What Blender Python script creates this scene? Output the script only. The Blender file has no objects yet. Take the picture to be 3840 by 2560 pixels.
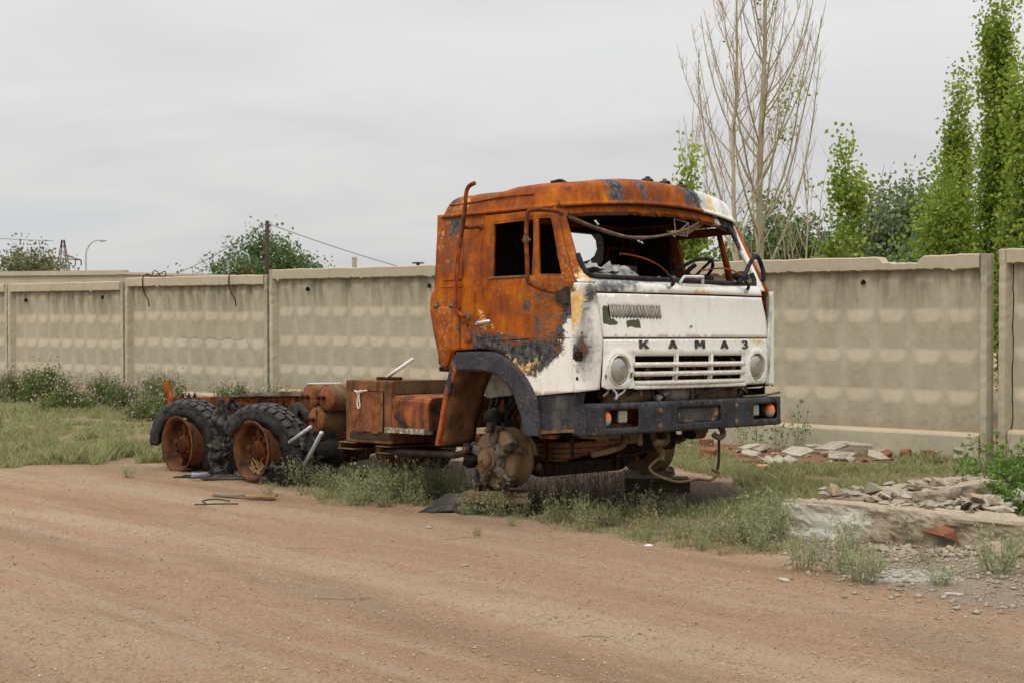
import bpy, bmesh, math, random
import numpy as np
from mathutils import Vector, Matrix, noise as mnoise, geometry as mgeo
random.seed(7); RNG=np.random.default_rng(11)
sc=bpy.context.scene; COL=sc.collection
R_=math.radians
# ---------------------------------------------------------------- camera
cam=bpy.data.cameras.new('camera'); co=bpy.data.objects.new('camera',cam); COL.objects.link(co)
cam.sensor_width=36; cam.lens=50; cam.clip_end=3000; cam.clip_start=.05
CAM_H=1.614
co.location=(0,0,CAM_H); co.rotation_euler=(R_(90-1.135),0,0)
cam.dof.use_dof=True; cam.dof.focus_distance=11.6; cam.dof.aperture_fstop=6.3
sc.camera=co
# ---------------------------------------------------------------- overcast sky
SUN_EL,SUN_AZ=58,215   # azimuth of the hidden sun, measured clockwise from +Y
w=bpy.data.worlds.new('World'); sc.world=w; w.use_nodes=True
nt=w.node_tree; nt.nodes.clear()
def wn(t,**k):
    n=nt.nodes.new(t)
    for a,b in k.items(): setattr(n,a,b)
    return n
wo=wn('ShaderNodeOutputWorld'); bg=wn('ShaderNodeBackground'); bg.inputs[1].default_value=.1
sky=wn('ShaderNodeTexSky',sky_type='NISHITA',sun_disc=False); sky.sun_elevation=R_(SUN_EL); sky.sun_rotation=R_(SUN_AZ)
sky.air_density=1.2; sky.dust_density=3
tc=wn('ShaderNodeTexCoord'); sep=wn('ShaderNodeSeparateXYZ'); nt.links.new(tc.outputs['Generated'],sep.inputs[0])
def wm(op,a,b=None,c=None):
    n=wn('ShaderNodeMath',operation=op)
    for i,v in enumerate((a,b,c)):
        if v is None: continue
        if isinstance(v,(int,float)): n.inputs[i].default_value=v
        else: nt.links.new(v,n.inputs[i])
    return n.outputs[0]
el=wm('MAXIMUM',sep.outputs[2],0.0)
den=wm('ADD',el,.22)
cb=wn('ShaderNodeCombineXYZ'); nt.links.new(wm('DIVIDE',sep.outputs[0],den),cb.inputs[0]); nt.links.new(wm('DIVIDE',sep.outputs[1],den),cb.inputs[1])
mp=wn('ShaderNodeMapping'); nt.links.new(cb.outputs[0],mp.inputs[0]); mp.inputs['Rotation'].default_value=(0,0,R_(12)); mp.inputs['Scale'].default_value=(.75,1.35,1); mp.inputs['Location'].default_value=(3.1,1.7,0)
n1=wn('ShaderNodeTexNoise'); n1.inputs['Scale'].default_value=1.3; n1.inputs['Detail'].default_value=4.5; n1.inputs['Roughness'].default_value=.5; n1.inputs['Distortion'].default_value=.5; nt.links.new(mp.outputs[0],n1.inputs['Vector'])
cr=wn('ShaderNodeValToRGB'); nt.links.new(n1.outputs[0],cr.inputs[0])
e=cr.color_ramp; e.elements[0].position=.30; e.elements[0].color=(.645,.668,.682,1); e.elements[1].position=.72; e.elements[1].color=(.60,.595,.612,1)
x=e.elements.new(.45); x.color=(.715,.708,.70,1); x=e.elements.new(.57); x.color=(.675,.668,.668,1)
# CIE style overcast: brighter towards the zenith
gain=wm('ADD',1.0,wm('MULTIPLY',wm('POWER',el,1.6),2.35))
vm=wn('ShaderNodeVectorMath',operation='SCALE'); nt.links.new(cr.outputs[0],vm.inputs[0]); nt.links.new(wm('MULTIPLY',gain,10.0),vm.inputs['Scale'])
mx=wn('ShaderNodeMix',data_type='RGBA'); mx.inputs[0].default_value=.93
nt.links.new(sky.outputs[0],mx.inputs[6]); nt.links.new(vm.outputs[0],mx.inputs[7])
nt.links.new(mx.outputs[2],bg.inputs[0]); nt.links.new(bg.outputs[0],wo.inputs[0])
# ---------------------------------------------------------------- sun behind cloud
sl=bpy.data.lights.new('sun','SUN'); sl.energy=1.3; sl.angle=R_(22); sl.color=(1,.93,.82)
so=bpy.data.objects.new('sun',sl); COL.objects.link(so); so.location=(-8,-8,30)
az=R_(SUN_AZ); d=Vector((math.sin(az)*math.cos(R_(SUN_EL)),math.cos(az)*math.cos(R_(SUN_EL)),math.sin(R_(SUN_EL))))
so.rotation_euler=d.to_track_quat('Z','Y').to_euler()
vs=sc.view_settings; vs.view_transform='Standard'; vs.look='None'; vs.exposure=0; vs.gamma=1; vs.use_curve_mapping=False
sc.cycles.max_bounces=5; sc.cycles.diffuse_bounces=2; sc.cycles.glossy_bounces=2; sc.cycles.transparent_max_bounces=8
# ================================================================ helpers
def tag(o,label=None,cat=None,group=None,kind=None):
    if label: o['label']=label
    if cat: o['category']=cat
    if group: o['group']=group
    if kind: o['kind']=kind
    return o
def empty(name,loc=(0,0,0),rz=0,mw=None):
    o=bpy.data.objects.new(name,None); COL.objects.link(o); o.empty_display_size=.1
    if mw is not None: o.matrix_world=mw
    else: o.location=loc; o.rotation_euler=(0,0,rz)
    return o
def mk(name,V,Fc,mat,parent=None,smooth=False,attrs=None):
    me=bpy.data.meshes.new(name)
    V=np.asarray(V,dtype=np.float32)
    me.from_pydata(V.tolist() if len(V)<60000 else V,[],Fc)
    if attrs:
        for k,a in attrs.items():
            at_=me.attributes.new(k,'FLOAT','POINT'); at_.data.foreach_set('value',np.asarray(a,dtype=np.float32))
    if smooth: me.polygons.foreach_set('use_smooth',np.ones(len(me.polygons),dtype=bool))
    if isinstance(mat,(list,tuple)):
        for m in mat: me.materials.append(m)
    elif mat: me.materials.append(mat)
    me.update()
    o=bpy.data.objects.new(name,me); COL.objects.link(o)
    if parent: o.parent=parent
    return o
def mk_np(name,V,T,mat,parent=None,attrs=None,smooth=False):
    """fast builder: V (n,3), T (m,k) all same k"""
    V=np.ascontiguousarray(V,dtype=np.float32); T=np.ascontiguousarray(T,dtype=np.int32); m,k=T.shape
    me=bpy.data.meshes.new(name); me.vertices.add(len(V)); me.vertices.foreach_set('co',V.ravel())
    me.loops.add(m*k); me.loops.foreach_set('vertex_index',T.ravel())
    me.polygons.add(m); me.polygons.foreach_set('loop_start',np.arange(0,m*k,k,dtype=np.int32)); me.polygons.foreach_set('loop_total',np.full(m,k,dtype=np.int32))
    if smooth: me.polygons.foreach_set('use_smooth',np.ones(m,dtype=bool))
    if attrs:
        for kk,a in attrs.items():
            at_=me.attributes.new(kk,'FLOAT','POINT'); at_.data.foreach_set('value',np.asarray(a,dtype=np.float32))
    me.update(calc_edges=True); me.validate()
    if mat: me.materials.append(mat)
    o=bpy.data.objects.new(name,me); COL.objects.link(o)
    if parent: o.parent=parent
    return o
def mod(o,t,**k):
    m=o.modifiers.new(t.lower(),t)
    for a,b in k.items(): setattr(m,a,b)
    return m
def bevel(o,w_=.006,seg=2):
    mod(o,'BEVEL',width=w_,segments=seg,limit_method='ANGLE',angle_limit=R_(35)); return o
def solid(o,t=.01,off=0):
    mod(o,'SOLIDIFY',thickness=t,offset=off); return o
def copy_tree(o,parent=None):
    c=o.copy(); COL.objects.link(c)
    if parent is not None: c.parent=parent
    for ch in list(o.children): copy_tree(ch,c)
    return c
class MB:
    def __init__(s): s.v=[]; s.f=[]
    def add(s,V,Fc):
        b=len(s.v); s.v.extend([tuple(map(float,p)) for p in V]); s.f.extend([tuple(b+i for i in f) for f in Fc]); return s
    def box(s,c,size,M=None):
        hx,hy,hz=[q/2 for q in size]
        V=[Vector((sx*hx,sy*hy,sz*hz)) for sx in(-1,1) for sy in(-1,1) for sz in(-1,1)]
        if M is not None: V=[M@p for p in V]
        V=[p+Vector(c) for p in V]
        return s.add(V,[(0,1,3,2),(4,6,7,5),(0,4,5,1),(2,3,7,6),(0,2,6,4),(1,5,7,3)])
    def box2(s,a,b):
        return s.box([(p+q)/2 for p,q in zip(a,b)],[abs(q-p) for p,q in zip(a,b)])
    def tube(s,path,r,n=8,cap=True,closed=False):
        P=[Vector(p) for p in path]; m=len(P); rr=r if isinstance(r,(list,tuple)) else [r]*m
        V=[];Fc=[]; up=None
        for i in range(m):
            a=P[(i-1)%m] if (i>0 or closed) else P[i]; b=P[(i+1)%m] if (i<m-1 or closed) else P[i]
            t=(b-a).normalized()
            if up is None:
                up=Vector((0,0,1)) if abs(t.z)<.9 else Vector((1,0,0))
            u=(up-t*up.dot(t)); u=u.normalized() if u.length>1e-6 else t.orthogonal().normalized()
            v=t.cross(u); up=u
            for k in range(n):
                an=2*math.pi*k/n; V.append(P[i]+(u*math.cos(an)+v*math.sin(an))*rr[i])
        for i in range(m if closed else m-1):
            for k in range(n):
                a=i*n+k; b=i*n+(k+1)%n; c=((i+1)%m)*n+(k+1)%n; d_=((i+1)%m)*n+k
                Fc.append((a,b,c,d_))
        if cap and not closed:
            Fc.append(tuple(range(n-1,-1,-1))); Fc.append(tuple((m-1)*n+k for k in range(n)))
        return s.add(V,Fc)
    def lathe(s,prof,c,axis='y',n=24,a0=0,a1=2*math.pi):
        """prof: list of (r,h) along axis"""
        full=abs(a1-a0-2*math.pi)<1e-6; k=n if full else n+1
        V=[];Fc=[]
        for r,h_ in prof:
            for i in range(k):
                an=a0+(a1-a0)*i/n; p,q=r*math.cos(an),r*math.sin(an)
                if axis=='y': V.append((c[0]+p,c[1]+h_,c[2]+q))
                elif axis=='z': V.append((c[0]+p,c[1]+q,c[2]+h_))
                else: V.append((c[0]+h_,c[1]+p,c[2]+q))
        for j in range(len(prof)-1):
            for i in range(n):
                i2=(i+1)%k; Fc.append((j*k+i,j*k+i2,(j+1)*k+i2,(j+1)*k+i))
        return s.add(V,Fc)
    def prism(s,poly,fn,t0,t1):
        """poly 2D list; fn(u,v,t)->3D"""
        n=len(poly); V=[fn(u,v,t0) for u,v in poly]+[fn(u,v,t1) for u,v in poly]
        Fc=[tuple(range(n-1,-1,-1)),tuple(range(n,2*n))]+[(i,(i+1)%n,n+(i+1)%n,n+i) for i in range(n)]
        return s.add(V,Fc)
    def build(s,name,mat,parent=None,smooth=False,attrs=None):
        return mk(name,s.v,s.f,mat,parent,smooth,attrs)
def curve_pts(P,n=24):
    """catmull-rom resample"""
    P=[Vector(p) for p in P]; out=[]; m=len(P)-1
    for i in range(n+1):
        t=i/n*m; k=min(int(t),m-1); u=t-k
        p0=P[max(k-1,0)];p1=P[k];p2=P[k+1];p3=P[min(k+2,m)]
        out.append(.5*((2*p1)+(p2-p0)*u+(2*p0-5*p1+4*p2-p3)*u*u+(3*p1-p0-3*p2+p3)*u**3))
    return out
def resample(poly,n):
    P=np.array(poly,float); d_=np.r_[0,np.cumsum(np.linalg.norm(np.diff(P,axis=0),axis=1))]
    t=np.linspace(0,d_[-1],n); return np.stack([np.interp(t,d_,P[:,i]) for i in range(P.shape[1])],1)
def inside(pts,poly):
    x,y=pts[:,0],pts[:,1]; P=np.array(poly); r=np.zeros(len(pts),bool); j=len(P)-1
    for i in range(len(P)):
        xi,yi=P[i];xj,yj=P[j]
        c=((yi>y)!=(yj>y))&(x<(xj-xi)*(y-yi)/((yj-yi) if yj!=yi else 1e-12)+xi)
        r^=c; j=i
    return r
def sdf(pts,poly):
    pts=np.asarray(pts,float)[:,:2]; P=np.array(poly,float); dmin=np.full(len(pts),1e9)
    for i in range(len(P)):
        a=P[i];b=P[(i+1)%len(P)];ab=b-a; t=np.clip(((pts-a)@ab)/max(ab@ab,1e-12),0,1)
        dmin=np.minimum(dmin,np.linalg.norm(pts-(a+t[:,None]*ab),axis=1))
    return np.where(inside(pts,P),dmin,-dmin)
def sheet(outer,holes=(),step=.035):
    """triangulated 2D region -> (pts Nx2, faces)"""
    def dens(p):
        out=[]; n=len(p)
        for i in range(n):
            a=np.array(p[i],float);b=np.array(p[(i+1)%n],float); k=max(1,int(np.linalg.norm(b-a)/(step*1.0)))
            for j in range(k): out.append(a+(b-a)*j/k)
        return out
    V=[];Fl=[]
    for p in [outer]+list(holes):
        q=dens(p); b=len(V); V+=q; Fl.append(list(range(b,b+len(q))))
    O=np.array(outer,float); lo,hi=O.min(0),O.max(0)
    gx,gy=np.meshgrid(np.arange(lo[0]+step/2,hi[0],step),np.arange(lo[1]+step/2,hi[1],step)); g=np.stack([gx.ravel(),gy.ravel()],1)
    g=g+RNG.uniform(-.15,.15,g.shape)*step
    k=sdf(g,outer)>step*.35
    for h_ in holes: k&=sdf(g,h_)<-step*.35
    V+=list(g[k])
    res=mgeo.delaunay_2d_cdt([Vector((float(a),float(b))) for a,b in V],[],Fl,2,1e-5)
    pts=np.array([(p.x,p.y) for p in res[0]]); fs=[tuple(f) for f in res[2]]
    if holes:
        out=[]
        for f in fs:
            c=pts[list(f)].mean(0)[None]
            if any(inside(c,h_)[0] for h_ in holes): continue
            out.append(f)
        fs=out
    return pts,fs
# ================================================================ material helpers
class NT:
    def __init__(s,name):
        s.m=bpy.data.materials.new(name); s.m.use_nodes=True; s.t=s.m.node_tree; s.b=s.t.nodes['Principled BSDF']; s.out=s.t.nodes['Material Output']
        s._obj=None
    def n(s,t,**k):
        q=s.t.nodes.new(t)
        for a,b in k.items(): setattr(q,a,b)
        return q
    def L(s,a,b): s.t.links.new(a,b)
    def set(s,inp,v):
        if hasattr(v,'is_linked') or hasattr(v,'links'): s.L(v,inp)
        elif isinstance(v,(tuple,list)): inp.default_value=tuple(v)+((1,) if len(v)==3 and len(inp.default_value)==4 else ())
        else: inp.default_value=v
    @property
    def obj(s):
        if s._obj is None: s._obj=s.n('ShaderNodeTexCoord').outputs['Object']
        return s._obj
    def map(s,vec=None,scale=(1,1,1),rot=(0,0,0),loc=(0,0,0)):
        q=s.n('ShaderNodeMapping'); s.L(vec or s.obj,q.inputs[0]); q.inputs['Scale'].default_value=scale; q.inputs['Rotation'].default_value=rot; q.inputs['Location'].default_value=loc; return q.outputs[0]
    def noise(s,scale,detail=5,rough=.6,vec=None,dist=0):
        q=s.n('ShaderNodeTexNoise'); s.L(vec or s.obj,q.inputs['Vector']); q.inputs['Scale'].default_value=scale; q.inputs['Detail'].default_value=detail; q.inputs['Roughness'].default_value=rough; q.inputs['Distortion'].default_value=dist; return q.outputs[0]
    def voro(s,scale,vec=None,feature='F1',out='Distance',rand=1):
        q=s.n('ShaderNodeTexVoronoi',feature=feature); s.L(vec or s.obj,q.inputs['Vector']); q.inputs['Scale'].default_value=scale; q.inputs['Randomness'].default_value=rand; return q.outputs[out]
    def math(s,op,a,b=None,c=None,clamp=False):
        q=s.n('ShaderNodeMath',operation=op,use_clamp=clamp)
        for i,v in enumerate((a,b,c)):
            if v is not None: s.set(q.inputs[i],v)
        return q.outputs[0]
    def ss(s,v,a,b):
        q=s.n('ShaderNodeMapRange',interpolation_type='SMOOTHSTEP'); s.set(q.inputs[0],v); q.inputs[1].default_value=a; q.inputs[2].default_value=b; return q.outputs[0]
    def ramp(s,fac,stops):
        q=s.n('ShaderNodeValToRGB'); s.set(q.inputs[0],fac); e=q.color_ramp
        e.elements[0].position=stops[0][0]; e.elements[0].color=tuple(stops[0][1])+(1,)
        e.elements[1].position=stops[-1][0]; e.elements[1].color=tuple(stops[-1][1])+(1,)
        for p,c in stops[1:-1]: k=e.elements.new(p); k.color=tuple(c)+(1,)
        return q.outputs[0]
    def mix(s,fac,a,b,blend='MIX'):
        q=s.n('ShaderNodeMix',data_type='RGBA',blend_type=blend); s.set(q.inputs[0],fac); s.set(q.inputs[6],a); s.set(q.inputs[7],b); return q.outputs[2]
    def attr(s,name):
        q=s.n('ShaderNodeAttribute',attribute_name=name); return q.outputs['Fac']
    def bump(s,h,strength=.3,dist=.01):
        q=s.n('ShaderNodeBump'); s.set(q.inputs['Height'],h); q.inputs['Strength'].default_value=strength; q.inputs['Distance'].default_value=dist; s.L(q.outputs[0],s.b.inputs['Normal']); return q
    def fin(s,col,rough=.7,metal=0,spec=.4):
        s.set(s.b.inputs['Base Color'],col); s.set(s.b.inputs['Roughness'],rough); s.set(s.b.inputs['Metallic'],metal); s.b.inputs['Specular IOR Level'].default_value=spec; return s.m
# ================================================================ materials
def m_cab():
    s=NT('burnt_cab_paint')
    nA=s.noise(5,8,.68); nB=s.noise(22,7,.65,dist=.3); nC=s.noise(95,5,.7)
    st=s.noise(14,6,.7,s.map(scale=(1,1,.16)))
    hs=s.noise(30,6,.75,s.map(scale=(.35,.35,2.2)))
    e1=s.math('ADD',s.math('MULTIPLY',s.math('SUBTRACT',nA,.5),.22),s.math('MULTIPLY',s.math('SUBTRACT',nB,.5),.16))
    e2=s.math('ADD',e1,s.math('MULTIPLY',s.math('SUBTRACT',nC,.5),.10))
    f=lambda n,e: s.math('ADD',s.attr(n),e)
    # white paint
    white=s.mix(s.ss(nB,.45,.85),(.80,.79,.73),(.70,.685,.61))
    white=s.mix(s.math('MULTIPLY',s.ss(st,.52,.78),.42),white,(.42,.36,.27))
    white=s.mix(s.math('MULTIPLY',s.ss(nC,.62,.74),.25),white,(.3,.27,.22))
    prim=s.mix(s.ss(nB,.4,.7),(.47,.51,.50),(.36,.40,.40))
    rust=s.ramp(s.math('ADD',s.math('MULTIPLY',nA,.60),s.math('MULTIPLY',st,.40)),[(.30,(.055,.016,.006)),(.41,(.165,.038,.006)),(.50,(.315,.074,.005)),(.60,(.44,.124,.006)),(.72,(.60,.235,.018))])
    rust=s.mix(s.math('MULTIPLY',s.ss(nC,.54,.72),.35),rust,(.15,.034,.008))
    rust=s.mix(s.math('MULTIPLY',s.ss(s.noise(3.1,3,.5,s.map(loc=(4,2,1))),.46,.66),.72),rust,(.165,.040,.013))
    rust=s.mix(s.math('MULTIPLY',s.ss(s.noise(60,3,.6,s.map(loc=(9,1,5))),.66,.72),.7),rust,(.58,.30,.09))
    pm=s.math('MULTIPLY',s.ss(s.noise(1.7,4,.6,s.map(loc=(1,5,2))),.52,.66),s.ss(s.noise(34,6,.75,s.map(loc=(6,3,8))),.52,.60))
    rust=s.mix(s.math('MULTIPLY',s.ss(s.noise(1.3,5,.65,s.map(loc=(5,8,3))),.47,.64),.45),rust,(.215,.068,.022))
    rust=s.mix(s.math('MULTIPLY',pm,.55),rust,(.48,.30,.14))
    pm=s.math('MULTIPLY',s.ss(s.noise(2.3,4,.6,s.map(loc=(11,2,6))),.50,.62),s.ss(s.noise(20,6,.75,s.map(loc=(3,9,1))),.50,.58))
    rust=s.mix(s.math('MULTIPLY',pm,.8),rust,(.075,.06,.055))
    soot=s.mix(s.ss(nB,.38,.66),(.018,.018,.021),(.105,.105,.112))
    soot=s.mix(s.ss(nC,.60,.66),soot,(.50,.40,.22))
    soot=s.mix(s.math('MULTIPLY',s.ss(nA,.56,.66),.6),soot,(.20,.06,.02))
    och=s.mix(s.ss(nB,.35,.62),(.63,.33,.055),(.74,.56,.27))
    och=s.mix(s.ss(nC,.58,.68),och,(.22,.07,.02))
    strk=s.mix(s.ss(hs,.45,.6),(.56,.21,.03),(.07,.065,.07))
    c=s.mix(s.ss(f('prim',e2),-.012,.006),white,prim)
    c=s.mix(s.ss(f('smoke',e1),-.10,.10),c,(.055,.05,.048))
    c=s.mix(s.ss(f('olive',s.math('MULTIPLY',e2,.12)),-.003,.003),c,(.085,.085,.045))
    mr=s.ss(f('rust',e1),-.012,.012)
    c=s.mix(mr,c,rust)
    c=s.mix(s.math('MULTIPLY',s.ss(f('strk',e1),-.05,.06),s.ss(hs,.46,.56)),c,strk)
    ms=s.ss(f('soot',e2),-.02,.015)
    c=s.mix(ms,c,soot)
    mo=s.math('MULTIPLY',s.ss(f('ochre',e2),-.015,.01),s.math('SUBTRACT',1,s.ss(s.noise(38,5,.7,s.map(loc=(2,7,3))),.50,.60)))
    c=s.mix(mo,c,och)
    c=s.mix(s.ss(f('ochr2',e1),-.015,.01),c,och)
    rough=s.math('SUBTRACT',.82,s.math('MULTIPLY',s.math('SUBTRACT',1,s.math('MAXIMUM',mr,ms)),.36))
    h=s.math('ADD',s.math('MULTIPLY',nB,.5),s.math('ADD',s.math('MULTIPLY',nC,s.math('ADD',.05,s.math('MULTIPLY',mr,.25))),s.math('MULTIPLY',ms,-.25)))
    s.bump(h,.5,.010)
    return s.fin(c,rough,0,.16)
def m_rust(name,dark=0.,seed=0.,orange=1.,tan=.0):
    s=NT(name); v=s.map(loc=(seed,seed*2,seed*3))
    nA=s.noise(4.5,8,.70,v); nB=s.noise(35,6,.65,v); st=s.noise(16,6,.7,s.map(scale=(1,1,.2),loc=(seed,0,0)))
    t=s.math('ADD',s.math('MULTIPLY',nA,.55),s.math('MULTIPLY',st,.45))
    d=1-dark
    c=s.ramp(t,[(.36,(.020*d,.013*d,.011*d)),(.44,(.070*d,.024*d,.012*d)),(.51,(.165*d*orange,.043*d,.010*d)),(.58,(.27*d*orange,.080*d,.013*d)),(.68,(.40*d,.165*d,.055*d))])
    if tan: c=s.mix(s.math('MULTIPLY',s.ss(nA,.25,.62),tan),c,(.215,.155,.09))
    c=s.mix(s.math('MULTIPLY',s.ss(nB,.55,.75),.4),c,(.05,.025,.016))
    s.bump(s.math('ADD',nB,s.math('MULTIPLY',nA,.6)),.5,.008)
    return s.fin(c,.88,0,.15)
def m_plain(name,col,rough=.6,metal=0,var=.25,scale=30,bump=.2,col2=None,spec=.4):
    s=NT(name); n=s.noise(scale,6,.65); c2=col2 or tuple(q*(1-var) for q in col)
    c=s.mix(s.ss(n,.35,.68),col,c2)
    if bump: s.bump(n,bump,.006)
    return s.fin(c,rough,metal,spec)
def m_blackblue():
    s=NT('scorched_dark_paint'); nA=s.noise(6,8,.7); nB=s.noise(30,6,.65); nC=s.noise(130,4,.7); st=s.noise(24,5,.7,s.map(scale=(1,1,.12)))
    c=s.mix(s.ss(nA,.38,.68),(.014,.015,.019),(.040,.043,.050))
    c=s.mix(s.math('MULTIPLY',s.ss(st,.55,.75),.40),c,(.12,.125,.13))
    c=s.mix(s.math('MULTIPLY',s.ss(nB,.6,.68),.8),c,(.16,.075,.04))
    c=s.mix(s.ss(nC,.64,.69),c,(.30,.23,.15))
    scr=s.noise(46,3,.6,s.map(scale=(.25,.25,1.6),rot=(.4,.3,0)))
    c=s.mix(s.math('MULTIPLY',s.ss(scr,.64,.69),.7),c,(.17,.13,.10))
    m=s.ss(s.math('ADD',s.attr('rust'),s.math('ADD',s.math('MULTIPLY',s.math('SUBTRACT',nA,.5),.3),s.math('MULTIPLY',s.math('SUBTRACT',nB,.5),.2))),-.05,.05)
    r=s.ramp(s.math('ADD',s.math('MULTIPLY',nA,.5),s.math('MULTIPLY',nB,.5)),[(.32,(.12,.03,.01)),(.5,(.33,.075,.012)),(.7,(.45,.15,.03))])
    c=s.mix(m,c,r)
    m2=s.ss(s.math('ADD',s.attr('ochre'),s.math('ADD',s.math('MULTIPLY',s.math('SUBTRACT',nA,.5),.2),s.math('MULTIPLY',s.math('SUBTRACT',nC,.5),.1))),-.01,.02)
    c=s.mix(m2,c,s.mix(nB,(.45,.27,.11),(.30,.13,.05)))
    m3=s.ss(s.math('ADD',s.attr('dust'),s.math('MULTIPLY',s.math('SUBTRACT',nA,.5),.4)),-.15,.15)
    c=s.mix(s.math('MULTIPLY',m3,.6),c,s.mix(st,(.13,.11,.08),(.20,.17,.125)))
    s.bump(s.math('ADD',nB,s.math('MULTIPLY',nC,.6)),.5,.007)
    return s.fin(c,s.math('ADD',.5,s.math('MULTIPLY',nA,.35)),0,.35)
def m_concrete(name='fence_concrete',dust=True,seed=0.):
    s=NT(name); oi=s.n('ShaderNodeObjectInfo').outputs['Random']
    off=s.n('ShaderNodeCombineXYZ'); s.L(s.math('MULTIPLY',oi,37.),off.inputs[0]); s.L(s.math('MULTIPLY',oi,91.),off.inputs[2])
    va=s.n('ShaderNodeVectorMath',operation='ADD'); s.L(s.obj,va.inputs[0]); s.L(off.outputs[0],va.inputs[1]); v=va.outputs[0]
    nA=s.noise(1.6,6,.62,v); nB=s.noise(11,7,.65,v); nC=s.noise(70,4,.7,v)
    st=s.noise(5.5,5,.65,s.map(v,scale=(1,1,.10)))
    c=s.ramp(nA,[(.30,(.40,.348,.245)),(.5,(.475,.418,.302)),(.70,(.53,.473,.35))])
    c=s.mix(s.math('MULTIPLY',oi,.55),c,(.36,.34,.26))
    c=s.mix(s.math('MULTIPLY',s.ss(nB,.45,.7),.25),c,(.24,.205,.14))
    # runs of dirt below the coping
    up=s.attr('drip'); 
    c=s.mix(s.math('MULTIPLY',s.math('MULTIPLY',up,s.ss(st,.40,.64)),.78),c,(.115,.098,.070))
    c=s.mix(s.math('MULTIPLY',s.math('MULTIPLY',s.ss(up,.05,.6),s.ss(s.noise(9,4,.6,s.map(v,scale=(1,1,.07),loc=(3,0,0))),.55,.7)),.5),c,(.36,.345,.275))
    # earth dust that settles on ledges
    c=s.mix(s.math('MULTIPLY',s.attr('ledge'),s.math('ADD',.30,s.math('MULTIPLY',nB,.4))),c,(.50,.365,.24))
    c=s.mix(s.math('MULTIPLY',s.ss(nC,.66,.74),.5),c,(.10,.09,.07))
    c=s.mix(s.math('MULTIPLY',s.ss(s.math('ADD',s.attr('foot'),s.math('MULTIPLY',nB,.6)),.7,1.2),.55),c,(.30,.23,.145))
    s.bump(s.math('ADD',nB,s.math('MULTIPLY',nC,.5)),.35,.012)
    return s.fin(c,.92,0,.2)
def m_leaf(name,c1,c2,c3,trans=.35):
    s=NT(name); v=s.attr('v')
    c=s.ramp(v,[(0,c1),(.5,c2),(1,c3)])
    s.set(s.b.inputs['Base Color'],c); s.b.inputs['Roughness'].default_value=.6; s.b.inputs['Specular IOR Level'].default_value=.3
    tr=s.n('ShaderNodeBsdfTranslucent'); s.L(c,tr.inputs[0]); mxs=s.n('ShaderNodeMixShader'); mxs.inputs[0].default_value=trans
    s.L(s.b.outputs[0],mxs.inputs[1]); s.L(tr.outputs[0],mxs.inputs[2]); s.L(mxs.outputs[0],s.out.inputs[0]); return s.m
def m_bark(name,c1,c2,scale=14):
    s=NT(name); n=s.noise(scale,6,.65,s.map(scale=(1,1,.3))); c=s.mix(s.ss(n,.35,.68),c1,c2); s.bump(n,.4,.01); return s.fin(c,.9,0,.15)
def m_wood(name,c1,c2,ax=(.08,1,1)):
    s=NT(name); n=s.noise(26,6,.65,s.map(scale=ax),dist=.4); n2=s.noise(7,4,.6)
    c=s.mix(s.ss(n,.35,.7),c1,c2); c=s.mix(s.math('MULTIPLY',s.ss(n2,.5,.7),.6),c,(.03,.022,.016)); s.bump(n,.6,.008); return s.fin(c,.9,0,.15)
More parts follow.
